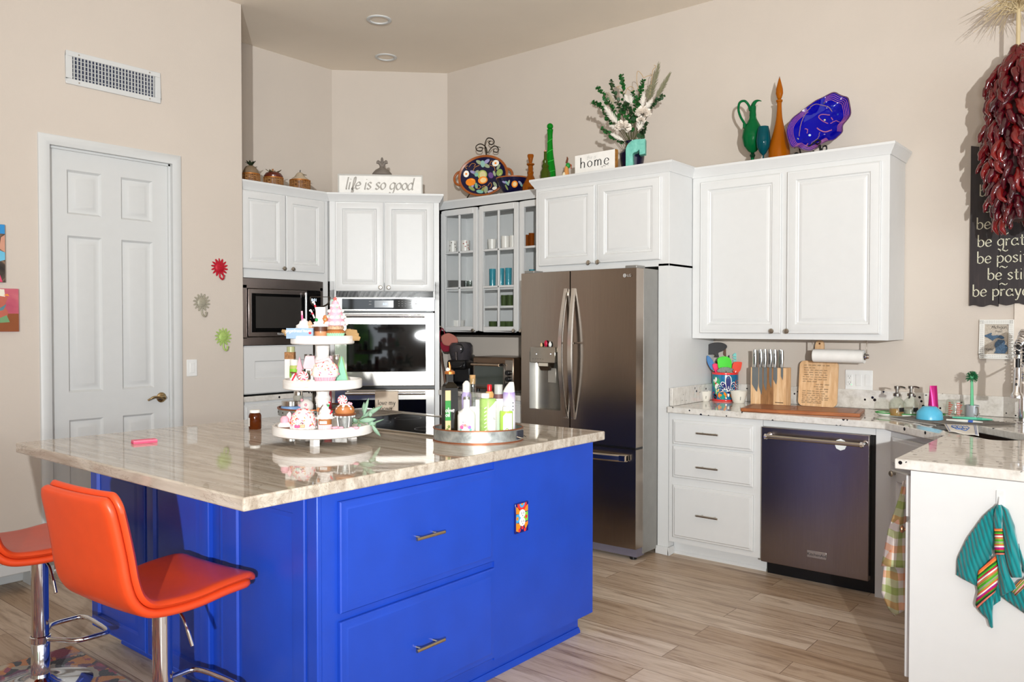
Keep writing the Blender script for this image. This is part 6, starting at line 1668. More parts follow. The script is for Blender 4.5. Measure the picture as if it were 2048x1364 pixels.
jar(672, 2, .04, .02, .12, mt('jar_glass_b', '#c9c4b6', .1, trans=.4), STEELB, 'clear glass jar at the right of the upper galvanised tray', 'jar', .2)

# -- galvanised serving tray with bottles
TP = Vector((-2.325, 2.600, IT)); TD = depth_of(TP); tm = TD/F_PX
gy = thing('galvanised_tray', 'oval galvanised tray with a copper rim holding bottles and cans', 'tray', TP, FACE)
RX, RY = 89*tm, 89*tm*.80; rh = 25*tm
MB().lathe([(0, 0), (RX, 0), (RX, rh), (RX-.003, rh), (RX-.004, .003), (0, .003)], seg=64, sy=RY/RX).build('pan', GALV, gy)
for z in (.0, rh-.003): MB().lathe([(RX-.002, z), (RX+.003, z), (RX+.003, z+.005), (RX-.002, z+.005), (RX-.002, z)], seg=64, sy=RY/RX).build('copper_rim', COPPER, gy)
a = math.radians(-22); nx = Vector((RX*math.cos(a), RY*math.sin(a), rh*.52))
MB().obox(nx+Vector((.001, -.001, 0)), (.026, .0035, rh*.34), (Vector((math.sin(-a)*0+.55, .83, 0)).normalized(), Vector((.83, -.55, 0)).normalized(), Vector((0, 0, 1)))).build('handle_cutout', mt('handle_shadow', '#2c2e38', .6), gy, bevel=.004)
MB().tube(curve([nx+Vector((-.012, -.024, -.006)), nx+Vector((.012, -.024, -.012)), nx+Vector((.028, .004, -.012)), nx+Vector((.020, .018, -.004))], 5), .003, 8).build('handle', NICKEL, gy)
def bz(py, d): return at_d(950, py, d).z
def bottle(px, dd, prof, mat, label, cat='bottle', nm='bottle', seg=32, sx=1, sy=1):
    b = spot(px, TD+dd, IT+.0033); o = thing(nm, label, cat, b, FACE)
    MB().lathe(prof, seg=seg, sx=sx, sy=sy).build('body', mat, o); return o, (TD+dd)/F_PX
def wrap_label(o, r, z0, z1, a0, a1, mat, nm='label', k=1.012):
    return MB().grid([[(r*k*math.sin(a), -r*k*math.cos(a), z) for z in (z0, z1)] for a in [a0+(a1-a0)*j/14 for j in range(15)]]).build(nm, mat, o)
s = (TD-.06)/F_PX
# olive oil: square dark bottle
r = 15*s*1.25
H_ = [870, 790, 776, 768, 752]; b0 = IT+.0033
def hh_(py, dd): return bz(py, TD+dd)-b0
o, _ = bottle(899.5, -.07, [(0, 0), (r, 0), (r, hh_(776, -.07)), (r*.80, hh_(769, -.07)), (r*.42, hh_(764, -.07)), (r*.42, hh_(748, -.07)), (0, hh_(748, -.07))], mt('olive_glass', '#1a140a', .16, spec=.3), 'tall dark olive oil bottle with a green label and pour spout in the tray', nm='oil_bottle', seg=4)
o.rotation_euler.z = FACE+math.radians(20)
ra = r*.708
def flat_label(z0, z1, x0, x1, mat, nm='label', dy=0):
    return MB().face([(x0, -ra-.0008-dy, z0), (x1, -ra-.0008-dy, z0), (x1, -ra-.0008-dy, z1), (x0, -ra-.0008-dy, z1)]).build(nm, mat, o)
rot = Matrix.Rotation(PI/4, 4, 'Z')
for ch in o.children: ch.rotation_euler = (0, 0, PI/4)
LBW = ra*.98
flat_label(.004, hh_(780, -.07), -LBW, -LBW*.15, mt('label_tan', '#d8b98a', .5)); flat_label(hh_(840, -.07), hh_(800, -.07), -LBW, -LBW*.15, mt('label_green', '#2f8a3c', .5), 'label_band', .0004)
g, gw = pen('olive', .011, .25, .5, .5); put(g, -LBW+.001, -ra-.0016, hh_(823, -.07)).build('label_lettering', CREAM, o)
g, gw = pen('oil', .011, .25, .5, .5); put(g, -LBW+.001, -ra-.0016, hh_(832, -.07)).build('label_lettering', CREAM, o)
for x, z in ((-.7, 858), (-.45, 852), (-.5, 864)): MB().ball((LBW*x, -ra-.001, hh_(z, -.07)), .006, 10, 1, .2, 1.2).build('printed_olive', mt('olive_print', '#6f8438', .5), o)
MB().lathe([(0, 0), (r*.55, 0), (r*.55, .010), (r*.3, .016), (0, .016)], (0, 0, hh_(748, -.07)), 20).build('pourer_base', mt('copper_cap', '#c97a3a', .25, .7), o)
zt = hh_(741, -.07)
MB().ball((-.010, -.004, zt+.004), .0085, 12).build('pourer_ball', mt('cap_white', '#eeede8', .4), o); MB().tube([(0, 0, zt-.004), (.0, 0, zt+.018), (-.003, 0, zt+.036)], [.0055, .005, .003], 10).build('pour_spout', mt('copper_cap', '#c97a3a', .25, .7), o)
# white bottle with flowers
d = -.105; s = (TD+d)/F_PX; r = 18*s
o, _ = bottle(933, d, [(0, 0), (r*.96, 0), (r, .004), (r, hh_(831, d)), (r*.88, hh_(824, d)), (r*.55, hh_(820, d)), (r*.36, hh_(816, d)), (r*.34, hh_(799, d)), (0, hh_(799, d))], mt('porcelain', '#e9e7e6', .2), 'white ceramic bottle with a pink flower print at the front of the tray')
MB().lathe([(0, 0), (r*.40, 0), (r*.40, .004), (r*.34, .005), (r*.34, .011), (0, .012)], (0, 0, hh_(799, d)), 20).build('stopper', mt('stopper_silver', '#b9b7b4', .25, .8), o)
for k, (a, z, c, rr_) in enumerate(((-.5, 853, '#e86aa0', .0085), (-.35, 849, '#f09ab4', .006), (-.1, 849, '#ee8a78', .006), (.15, 851, '#f0a0a8', .006), (.38, 853, '#a878c8', .0075), (-.62, 858, '#7fc8b8', .005), (.5, 858, '#7fc8b8', .006), (-.2, 863, '#e86a70', .006), (-.45, 863, '#e85a78', .006))):
    MB().lathe([(0, -.0006), (rr_, -.0003)], (0, 0, 0), 10, ax='y').build('flower_print', mt('print_'+c, c, .5), o, loc=(r*1.006*math.sin(a), -r*1.006*math.cos(a), hh_(z, d))).rotation_euler = (0, 0, a)
g = font('BEAUTY', .0085); put(g, 0, -r*1.008, hh_(844, d)).build('label_lettering', mt('ink_grey', '#6a6a6e', .6), o)
# clear bottle with cork
d = -.02; s = (TD+d)/F_PX; r = 15*s
o, _ = bottle(945, d, [(0, 0), (r, 0), (r, hh_(806, d)), (r*.82, hh_(795, d)), (r*.46, hh_(786, d)), (r*.42, hh_(765, d)), (r*.50, hh_(764, d)), (r*.50, hh_(757, d)), (r*.38, hh_(757, d)), (r*.38, hh_(786, d)), (r*.9, hh_(808, d)), (r*.93, .004), (0, .004)], glass('bottle_glass', '#fbfdfb', .05), 'clear glass bottle with a cork in the tray behind the white bottle')
MB().lathe([(0, hh_(768, d)), (r*.36, hh_(768, d)), (r*.40, hh_(750, d)), (0, hh_(750, d))], seg=18).build('cork', mt('cork', '#b08a5c', .9, var=.15, vs=90), o)
wrap_label(o, r, .02, hh_(812, d), -.3, 1.1, mt('label_white', '#e9e7e2', .6))
# lavender spray at the back left
d = .05; s = (TD+d)/F_PX; r = 10*s
o, _ = bottle(933, d, [(0, 0), (r, 0), (r, hh_(790, d)), (r*.8, hh_(784, d)), (0, hh_(784, d))], mt('lavender_body', '#b8a8d4', .3), 'lavender spray can half hidden behind the clear bottle', nm='spray_can')
MB().lathe([(0, hh_(784, d)), (r*.82, hh_(784, d)), (r*.8, hh_(768, d)), (r*.3, hh_(762, d)), (0, hh_(761, d))], seg=24).build('cap', WP, o)
# short white bottle between
d = .03; s = (TD+d)/F_PX; r = 9*s
o, _ = bottle(917, d, [(0, 0), (r, 0), (r, hh_(816, d)), (r*.6, hh_(806, d)), (r*.45, hh_(800, d)), (0, hh_(800, d))], glass('bottle_glass', '#fbfdfb', .05), 'small clear vinegar bottle behind the white ceramic bottle')
wrap_label(o, r, .01, hh_(822, d), -1, 1.2, mt('label_white', '#e9e7e2', .6))
# tall white box-like bottle edge
d = -.03; 
b = spot(956.5, TD+d, IT+.0033); o = thing('carton', 'narrow white carton between the clear bottle and the green can', 'carton', b, FACE)
MB().box((-.011, -.02, 0), (.011, .02, hh_(799, d))).build('carton_body', mt('label_white', '#e9e7e2', .6), o, bevel=.001); MB().box((.006, -.0206, .01), (.0065, -.0201, hh_(805, d))).build('printed_line', mt('ink_grey', '#6a6a6e', .6), o)
# large green can of oil
d = -.07; s = (TD+d)/F_PX; r = 17*s
GCAN = mt('can_green', '#9dbd6a', .25, var=.12, vs=60)
o, _ = bottle(976, d, [(0, 0), (r, 0), (r, hh_(800, d)), (r*.9, hh_(797, d)), (r*.5, hh_(796, d)), (0, hh_(796, d))], GCAN, 'large green oil can with a white cap and white label in the tray', nm='oil_can', sx=1.0, sy=.8)
MB().lathe([(0, 0), (r*.50, 0), (r*.50, .018), (r*.45, .020), (0, .020)], (-r*.35, 0, hh_(796, d)), 22).build('cap', WP, o)
MB().grid([[(r*1.012*math.sin(a), -r*.8*1.012*math.cos(a), z) for z in (.006, zt_)] for a, zt_ in [(.12+1.3*k/10, hh_(816, d)+(hh_(802, d)-hh_(816, d))*min(1, k/7)) for k in range(11)]]).build('label', mt('label_white', '#e9e7e2', .6), o)
m = MB()
for k in range(9): m.obox((-.010+.0*k, -r*.8*1.0-.0005, .014+k*.016), (.006, .0006, .002), (Vector((.8, 0, .6)), Vector((0, 1, 0)), Vector((-.6, 0, .8))))
m.build('print_pattern', mt('can_print', '#d8e4bc', .4), o)
put(font('OIL', .013), r*.62, -r*.66, hh_(838, d)).build('label_lettering', mt('ink_grey', '#6a6a6e', .6), o)
# red-capped bottle behind
d = .07; s = (TD+d)/F_PX; r = 11*s
o, _ = bottle(979, d, [(0, 0), (r, 0), (r, hh_(793, d)), (r*.6, hh_(783, d)), (0, hh_(782, d))], mt('honey_body', '#dba968', .3), 'amber bottle with a red cap at the back of the tray')
MB().lathe([(0, hh_(782, d)), (r*.45, hh_(782, d)), (r*.45, hh_(771, d)), (r*.38, hh_(769, d)), (0, hh_(769, d))], seg=20).build('cap', mt('cap_red', '#c8141e', .3), o)
# white spray bottle with clear cap
d = .0; s = (TD+d)/F_PX; r = 10.5*s
o, _ = bottle(997, d, [(0, 0), (r, 0), (r, hh_(797, d)), (r*.95, hh_(795, d)), (0, hh_(795, d))], mt('plastic_white', '#e8e6e0', .4), 'white spray bottle with a clear cap and maroon band in the tray', nm='spray_bottle')
MB().lathe([(r*1.0, hh_(797, d)), (r*1.02, hh_(797, d)), (r*.86, hh_(788, d)), (r*.7, hh_(788, d))], seg=24).build('maroon_band', mt('band_maroon', '#6b4a4a', .5), o)
MB().lathe([(r*.8, hh_(788, d)), (r*.8, hh_(770, d)), (r*.76, hh_(769, d)), (0, hh_(769, d))], seg=24).build('clear_cap', mt('cap_clear', '#d4d6d0', .15, trans=.35), o)
MB().lathe([(0, hh_(792, d)), (r*.45, hh_(792, d)), (r*.4, hh_(776, d)), (0, hh_(775, d))], seg=18).build('nozzle', WP, o)
wrap_label(o, r, .02, hh_(805, d), -.2, .5, mt('label_mint', '#c9dcc4', .6), 'label_panel')
# green bottle at the back right
d = .08; s = (TD+d)/F_PX; r = 9*s
o, _ = bottle(1006, d, [(0, 0), (r, 0), (r, hh_(786, d)), (r*.5, hh_(784, d)), (0, hh_(783, d))], mt('green_box', '#8cc08e', .4), 'pale green bottle at the back right of the tray')
# purple-topped spray can
d = -.01; s = (TD+d)/F_PX; r = 12.5*s
t = NT('lavender_fade').set(.3); gr = t.n('ShaderNodeTexCoord'); sx_ = t.n('ShaderNodeSeparateXYZ'); t.l(gr, 'Object', sx_, 0)
mr = t.n('ShaderNodeMapRange'); mr.inputs[1].default_value = hh_(806, d); mr.inputs[2].default_value = hh_(786, d); t.l(sx_, 2, mr, 0)
t.col(t.ramp(mr, 0, [(0, '#e4e0ea'), (1, '#a993cc')]))
o, _ = bottle(1018, d, [(0, 0), (r, 0), (r, hh_(788, d)), (r*.93, hh_(784, d)), (0, hh_(784, d))], t.m, 'tall white spray can fading to lavender with a swooped cap in the tray', nm='spray_can')
A = []
for k in range(9):
    u = k/8; z = hh_(784, d)+(hh_(764, d)-hh_(784, d))*u
    A.append([(r*(.93*math.cos(a)*(1-.62*u**1.5)+.42*u**1.5), r*.9*math.sin(a)*(1-.6*u**1.5), z) for a in [2*PI*j/20 for j in range(21)]])
MB().grid(A).face(A[-1][:-1]).build('cap', WP, o)
for k, py in enumerate((805, 812, 819)): MB().ball((r*.62, -r*.80, hh_(py, d)), .0032, 8, 1, .4).build('printed_drop', mt('ink_grey2', '#4a4a50', .6), o)
# small avocado oil can in front
d = -.085; s = (TD+d)/F_PX; r = 13*s
o, _ = bottle(1012.5, d, [(0, 0), (r, 0), (r, hh_(824, d)), (r*.93, hh_(822, d)), (r*.5, hh_(822, d)), (0, hh_(822, d))], mt('avo_green', '#a9cf52', .25), 'small lime green oil can with an avocado label at the front of the tray', nm='oil_can', sy=.85)
MB().lathe([(0, 0), (r*.55, 0), (r*.55, .016), (r*.5, .0185), (0, .0185)], (0, 0, hh_(822, d)), 22).build('cap', WP, o)
MB().grid([[(r*1.012*math.sin(a), -r*.85*1.012*math.cos(a), z) for z in (.004, zt_)] for a, zt_ in [(-.5+1.6*k/12, hh_(832, d)+(hh_(826, d)-hh_(832, d))*min(1, k/3)) for k in range(13)]]).build('label', mt('label_white', '#e9e7e2', .6), o)
yy_ = -r*.85*1.01
MB().lathe([(0, -.0015), (.0075, -.0008)], (.004, yy_, hh_(860, d)), 16, ax='y', sy=1.35).build('printed_avocado', mt('avo_dark', '#5f8a34', .5), o); MB().lathe([(0, -.0022), (.0055, -.0016)], (.004, yy_, hh_(860, d)), 16, ax='y', sy=1.35).build('avocado_flesh', mt('avo_flesh', '#d8e09a', .5), o); MB().ball((.004, yy_-.0018, hh_(863, d)), .0026, 10, 1, .4).build('avocado_pit', mt('avo_pit', '#c0713a', .5), o)
put(font('AVOCADO', .0055), .003, yy_-.0006, hh_(848, d)).build('label_lettering', mt('ink_grey', '#6a6a6e', .6), o)

# ================================================================== counter under the glass cabinet
# pod coffee maker
cy = 4.66; p = on_y(922, 770, cy)
cm = thing('coffee_maker', 'black pod coffee maker with a smoky rounded reservoir, in the corner', 'coffee maker', (p.x, cy, .9172), math.radians(25))
k = depth_of(p)/F_PX; zt = on_y(922, 684, cy).z-.9172
MB().box((-.085, -.13, 0), (.085, .16, .03)).build('base', BLACK, cm, bevel=.012)
MB().box((-.078, .02, .03), (.078, .15, zt*.72)).build('housing', BLACK, cm, bevel=.02)
MB().box((-.08, -.12, zt*.42), (.08, .15, zt*.62)).build('brew_head', BLACK, cm, bevel=.02)
SMK = mt('smoky_plastic', '#4c484c', .12, trans=.35)
MB().lathe([(0, zt*.55), (.070, zt*.55), (.078, zt*.62), (.095, zt*.82), (.094, zt*.92), (.075, zt*.985), (.04, zt), (0, zt)], (0, 0, 0), 36).build('reservoir', SMK, cm)
MB().lathe([(0, -.088), (.038, -.088), (.042, -.07), (0, -.07)], (.01, 0, zt*.86), 24, ax='y').build('round_cap', BLACK, cm, bevel=.003)
MB().tube([(-.008, -.085, zt*.58), (-.008, -.098, zt*.80)], .010, 12).build('lever', STEELB, cm)
MB().tube(curve([(-.062, -.10, zt*.60), (-.05, -.135, zt*.50), (0, -.14, zt*.47), (.05, -.135, zt*.50), (.062, -.10, zt*.60)], 5), .007, 10).build('front_handle', BLACK, cm)
MB().box((-.022, -.1325, .010), (.022, -.1295, .020)).build('badge', STEELB, cm)
# toaster oven
ty0 = 4.50; a, b = on_y(945, 760, ty0).x, on_y(1037, 760, ty0).x
to = thing('toaster_oven', 'dark stainless toaster oven with three knobs beside the refrigerator', 'toaster oven', (a, ty0, .9172))
TW = .40; TH = on_y(990, 714, ty0).z-.9172
TBK = mt('toaster_brown', '#6a5646', .25, .8)
for x in (.03, TW-.03):
    for y in (.03, .28): MB().cyl((x, y, 0), .014, 0, .018, 12).build('foot', BLACK, to)
MB().box((0, .0, .018), (TW, .31, TH)).build('case', TBK, to, bevel=.012)
tx = TW*.80
MB().box((.014, -.008, .035), (tx, .0, TH-.05)).build('door', mt('toaster_frame', '#6b655e', .25, .9), to, bevel=.003)
MB().box((.030, -.0095, .055), (tx-.014, -.0075, TH-.068)).build('glass', mt('toaster_glass', '#3a403a', .08, spec=.7), to)
MB().tube([(.03, -.045, TH-.058), (tx-.02, -.045, TH-.058)], .009, 12).build('handle', mt('handle_bronze', '#b09a84', .2, 1), to)
for x in (.035, tx-.025): MB().tube([(x, -.045, TH-.058), (x, -.002, TH-.052)], .008, 10).build('handle_bracket', BLACK, to)
MB().box((tx+.004, -.006, .03), (TW-.004, 0, TH-.02)).build('control_panel', mt('toaster_panel', '#8f8880', .25, .9), to, bevel=.002)
for z in (.06, .105, .15):
    MB().lathe([(0, -.030), (.015, -.030), (.019, -.026), (.020, -.006), (0, -.006)], ((tx+TW)/2, 0, z), 22, ax='y').build('knob', BLACK, to)
# oven mitts hanging on the side of the oven cabinet
q_ = Vector((-4.366, 4.434, 0))+Vector((-.7071, .7071, 0))*.16
om = thing('oven_mitt', 'red and pink oven mitts hanging from the side of the tall oven cabinet', 'oven mitt', (q_.x+.012, q_.y+.012, 0), math.radians(135))
MD = depth_of(q_)-.01
def mp(px, py): 
    v = at_d(px, py, MD)-Vector((q_.x+.012, q_.y+.012, 0)); return Matrix.Rotation(-math.radians(135), 3, 'Z') @ v
def mitt(pix, th, mat, nm, off=0):
    pts = [at_d(a, b, MD+off) for a, b in pix]
    pts = curve(pts, 4, True); R_ = Matrix.Rotation(-math.radians(135), 3, 'Z'); o0 = Vector((q_.x+.012, q_.y+.012, 0))
    return MB().prism([R_ @ (p-o0) for p in pts], R_ @ (Vector((_f.x, _f.y, 0))*th)).build(nm, mat, om, bevel=.008, seg=3)
mitt([(883, 672), (896, 666), (910, 672), (916, 681), (912, 690), (900, 692), (888, 690), (883, 682)], .02, mt('mitt_rose', '#a8685c', .9, bump=.4, bs=300), 'rose_mitt', -.02)
mitt([(881, 684), (890, 684), (906, 690), (907, 698), (898, 703), (886, 703), (881, 694)], .02, mt('mitt_red', '#7c0f26', .9), 'red_mitt', .0)
R_ = Matrix.Rotation(-math.radians(135), 3, 'Z'); o0 = Vector((q_.x+.012, q_.y+.012, 0))
MB().tube([R_ @ (at_d(a, b, MD)-o0) for a, b in [(q.x, q.y) for q in curve([(880, 684), (880, 664), (885, 657), (889, 666), (888, 680)], 5)]], .004, 8).build('loop', mt('mitt_red', '#7c0f26', .9), om)
MB().tube([R_ @ (at_d(a, b, MD)-o0) for a, b in ((884, 655), (878, 652))], .004, 8).build('hook', NICKEL, om)
# wooden spatula hanging under
o = thing('wooden_paddle', 'long dark wooden spatula leaning on the oven cabinet beside the coffee maker', 'utensil', (0, 0, 0))
P_ = [at_d(px, py, depth_of(q_)-.035) for px, py in ((881, 700), (884, 725), (888, 745))]
low = spot(891, depth_of(q_)-.055, .9185); 
MB().tube(P_+[low], [.007, .007, .009, .010], 10).build('shaft', WOODD, o)
# ================================================================== inside the glass-door cabinet
IY = 4.84
def in_cab(px, shelf, y=IY): 
    return Vector((on_y(px, 560, y).x, y, GZ+.0225 if shelf == 0 else (SH[shelf]+.0005)))
SH[0] = GZ+.0222
def tumbler(px, shelf, wpx, h, mat, label, grp, y=IY, nm='tumbler', taper=.9, cat='glass', handle=0, band=None):
    p = in_cab(px, shelf, y); r = wpx/2*depth_of(p)/F_PX
    o = thing(nm, label, cat, p, FACE, grp)
    MB().lathe([(0, 0), (r*taper, 0), (r, h), (r*.94, h), (r*taper*.93, .006), (0, .006)], seg=24).build('body', mat, o)
    if handle: MB().tube(curve([(r*.92*handle, 0, h*.2), (r*1.5*handle, 0, h*.25), (r*1.5*handle, 0, h*.7), (r*.95*handle, 0, h*.8)], 4), .004, 8).build('handle', mat, o)
    if band:
        q = random.Random(int(px))
        for k in range(6):
            a = q.uniform(-1, 1); z = h*(.2+.12*k)
            MB().grid([[(r*1.015*math.sin(a+t), -r*1.015*math.cos(a+t), z+d) for d in (0, .006)] for t in (0, .15, .3)]).build('printed_mark', mt('mug_print_'+band, band, .6), o)
    return o
MUGW = mt('mug_white', '#dedad4', .3)
CLR = glass('cab_glass', '#dfe4e0', .12); AQ = mt('aqua_glass', '#4fb2c6', .08, trans=.45, ior=1.2); GRN = mt('smoke_green_glass', '#56683f', .08, trans=.45, ior=1.2); AMB = mt('amber_glass', '#9a4d17', .08, trans=.45, ior=1.2)
tumbler(906, 3, 17, .10, MUGW, 'white mug with dark print, left on the top shelf of the glass cabinet', 'mugs in the glass cabinet', nm='mug', cat='mug', band='#4a3a34')
tumbler(930.5, 3, 19, .095, MUGW, 'white mug with red lettering, right of the dark-print mug', 'mugs in the glass cabinet', nm='mug', cat='mug', band='#a8423a', handle=0)
tumbler(984, 3, 19, .085, MUGW, 'short white tapered cup on the top shelf behind the middle glass door', 'mugs in the glass cabinet', nm='cup', cat='cup', taper=.8)
tumbler(1011, 3, 18, .10, MUGW, 'round white mug beside the short tapered cup', 'mugs in the glass cabinet', nm='mug', cat='mug', taper=.95)
tumbler(1026, 3, 14, .10, MUGW, 'white mug at the right edge of the middle glass door', 'mugs in the glass cabinet', nm='mug', cat='mug', taper=.95)
for px, h, lb in ((1054, .090, 'amber glass tumbler at the left of the right glass door'), (1063, .10, 'taller amber glass tumbler beside the refrigerator cabinet')):
    tumbler(px, 3, 12, h, AMB, lb, 'amber tumblers', y=4.80)
for k, px in enumerate((985, 1002, 1017)):
    tumbler(px, 2, 13.5, .155, AQ, 'tall aqua glass tumbler, %s of three behind the middle glass door' % ('left', 'middle', 'right')[k], 'aqua tumblers')
for k, (px, h) in enumerate(((1053, .105), (1064, .13))):
    tumbler(px, 2, 12, h, AQ, ('short' if k == 0 else 'taller') + ' aqua tumbler behind the right glass door', 'aqua tumblers', y=4.80)
for k, px in enumerate((1008, 1020)):
    tumbler(px, 1, 13, .085, GRN, 'green ribbed glass, %s of the pair on the small middle shelf' % ('left', 'right')[k], 'green glasses')
for k, px in enumerate((986, 1007, 1019)):
    tumbler(px, 0, 17, .085, GRN, 'dark green glass, %s of three on the cabinet floor' % ('left', 'middle', 'right')[k], 'green glasses', taper=.92)
for k, (px, h, w_) in enumerate(((904, .045, 17), (932, .045, 17), (916, .095, 28))):
    tumbler(px, 0, w_, h, MUGW, ('small white bowl at the left of the cabinet floor', 'small white bowl at the right of the left glass door', 'large pale patterned bowl behind the two small bowls')[k], 'bowls in the glass cabinet', nm='bowl', cat='bowl', taper=.7 if k < 2 else .85, y=IY if k < 2 else 4.93)
pl_ = in_cab(907, 2, 4.88)
for k in range(8):
    o = MB().lathe([(0, 0), (.055, 0), (.10, .007), (.102, .009), (.055, .003), (0, .003)], seg=36).build('plate', mt('plate_grey', '#9d9a96', .3), loc=(pl_.x+.02, pl_.y, pl_.z+.0098*k))
    tag(o, 'grey plate in the stack behind the left glass door, number %d from the bottom' % (k+1), 'plate', 'stacked plates')
    o['label'] = ('grey plate at the bottom of the stack behind the left glass door', 'grey plate second from the bottom of the cabinet stack', 'grey plate third from the bottom of the cabinet stack', 'grey plate fourth from the bottom of the cabinet stack', 'grey plate fourth from the top of the cabinet stack', 'grey plate third from the top of the cabinet stack', 'grey plate second from the top of the cabinet stack', 'grey plate on top of the stack behind the left glass door')[k]
for k, px in enumerate((932, 940)):
    tumbler(px, 2, 8, .07, CLR, 'clear shot glass, %s of two beside the plate stack' % ('left', 'right')[k], 'clear shot glasses')

# ================================================================== ornaments on top of the cabinets
# -- three fruit-shaped lidded jars (left)
JB = M_streak('basket_bronze', [(.35, '#3a2415'), (.5, '#7a4b22'), (.65, '#b28a5c')], (1, 1, 6), 30, .4, .3)
JG_ = mt('taupe_ceramic', '#7e6a54', .55, var=.15); JM = mt('maroon_glaze', '#5c2418', .25, var=.2); JC = mt('cream_stone', '#b7a68e', .6, var=.12)
def jar_pos(px, back=.14): 
    p = on_x(px, 375, -4.97-back); return Vector((p.x, p.y, 2.3525))
def woven(o, r0, r1, z0, z1):
    MB().lathe([(0, z0), (r0, z0), ((r0+r1)/2*1.04, (z0+z1)/2), (r1, z1), (0, z1)], seg=32).build('woven_base', JB, o)
    m = MB()
    for j in range(20):
        a = 2*PI*j/20
        m.tube([(r0*1.03*math.cos(a), r0*1.03*math.sin(a), z0+.004), (r1*1.03*math.cos(a), r1*1.03*math.sin(a), z1-.003)], .0032, 5)
    tag(m.build('weave', mt('weave_light', '#8d6238', .5), o), kind='stuff')
    MB().lathe([(r1*.98, z1-.006), (r1*1.07, z1-.004), (r1*1.07, z1+.004), (r1*.98, z1+.006)], seg=32).build('rim_band', mt('rim_gold', '#a8692c', .4, .4), o)
def leafy(o, c, n, L_, w_, el, mat, nm='leaf', jig=.2, seed=1):
    q = random.Random(seed)
    for j in range(n):
        a = 2*PI*j/n+q.uniform(-jig, jig); e = el+q.uniform(-jig, jig)
        d = Vector((math.cos(a)*math.cos(e), math.sin(a)*math.cos(e), math.sin(e))); s = Vector((-math.sin(a), math.cos(a), 0)); up = s.cross(d)
        MB().grid([[Vector(c)+d*L_*u+s*w_*v*math.sin(PI*min(1, .1+.9*u))-up*.18*L_*u*u*(-1 if el > .8 else 1)+up*.15*w_*abs(v) for v in (-1, 0, 1)] for u in [k/5 for k in range(6)]]).build(nm, mat, o, thick=.002)
sc_ = depth_of(jar_pos(547))/F_PX
def jz(px, py): p = jar_pos(px); return at_d(px, py, depth_of(p)).z-p.z
o = thing('pineapple_jar', 'pineapple-shaped lidded jar with dark leaves, leftmost on the cabinet top', 'jar', jar_pos(501.5), FACE, 'fruit-shaped jars'); s_ = sc_
z0 = jz(501, 349)
woven(o, 18*s_, 16.5*s_, 0, z0)
MB().lathe([(0, z0), (16*s_, z0), (14.5*s_, z0+.022), (10*s_, z0+.052), (5*s_, z0+.062), (0, z0+.063)], seg=30).build('lid', JG_, o)
DKL = mt('dark_leaf', '#26301c', .5)
leafy(o, (0, 0, z0+.058), 6, .045, .012, -.4, DKL, seed=2); leafy(o, (0, 0, z0+.06), 8, .05, .011, .95, DKL, seed=3)
o = thing('apple_jar', 'maroon apple-shaped lidded jar with a stem, second from the left', 'jar', jar_pos(547), FACE, 'fruit-shaped jars')
z0 = jz(547, 357); woven(o, 17.5*s_, 18.5*s_, 0, z0)
MB().lathe([(0, z0), (18*s_, z0), (18.5*s_, z0+.016), (15*s_, z0+.036), (8*s_, z0+.046), (0, z0+.044)], seg=30).build('lid', JM, o)
MB().tube([(0, 0, z0+.042), (-.006, 0, z0+.068)], [.005, .007], 8).build('stem', mt('stem_gold', '#94602c', .5), o); leafy(o, (0, 0, z0+.040), 4, .06, .018, .12, mt('leaf_bronze', '#7a6a4a', .5), seed=5)
o = thing('pear_jar', 'cream pear-shaped lidded jar with bronze leaves, third from the left', 'jar', jar_pos(600), FACE, 'fruit-shaped jars')
z0 = jz(600, 362); woven(o, 19*s_, 20*s_, 0, z0)
MB().lathe([(0, z0), (19*s_, z0), (17*s_, z0+.014), (10.5*s_, z0+.032), (7.5*s_, z0+.05), (4*s_, z0+.062), (0, z0+.064)], seg=30).build('lid', JC, o)
MB().tube([(0, 0, z0+.06), (.003, 0, z0+.082)], .003, 8).build('stem', DKL, o); leafy(o, (0, 0, z0+.062), 3, .055, .016, -.7, mt('leaf_bronze', '#7a6a4a', .5), seed=8)

# -- "life is so good" sign on the oven cabinet
a0, a1 = ovx(677, -.06), ovx(846, -.06)
o = thing('wood_sign', 'white framed sign reading life is so good on the corner cabinet', 'sign', inv.inverted() @ Vector((a0, .06, 2.3525)), PI/4)
w_ = a1-a0; zt = ovz(760, 349.5, -.06)-2.3525
MB().box((.008, -.004, .008), (w_-.008, .014, zt-.008)).build('board', mt('sign_white', '#ece9e4', .6), o)
m = MB().box((0, -.010, 0), (w_, .018, .010)).box((0, -.010, zt-.010), (w_, .018, zt)).box((0, -.010, .01), (.010, .018, zt-.01)).box((w_-.010, -.010, .01), (w_, .018, zt-.01))
m.build('frame', mt('frame_grey', '#b9b6b0', .6), o)
g, gw = pen('liFe is so good', .052, .24, .7, .45, .22, .04)
k_ = w_*.80/gw; g.v = [(x*k_, y, z) for x, y, z in g.v]
zb_ = ovz(760, 379, -.06)-2.3525
put(g, w_*.085, -.0046, zb_).build('sign_lettering', mt('letter_grey', '#a7a29b', .7), o, weld=False)
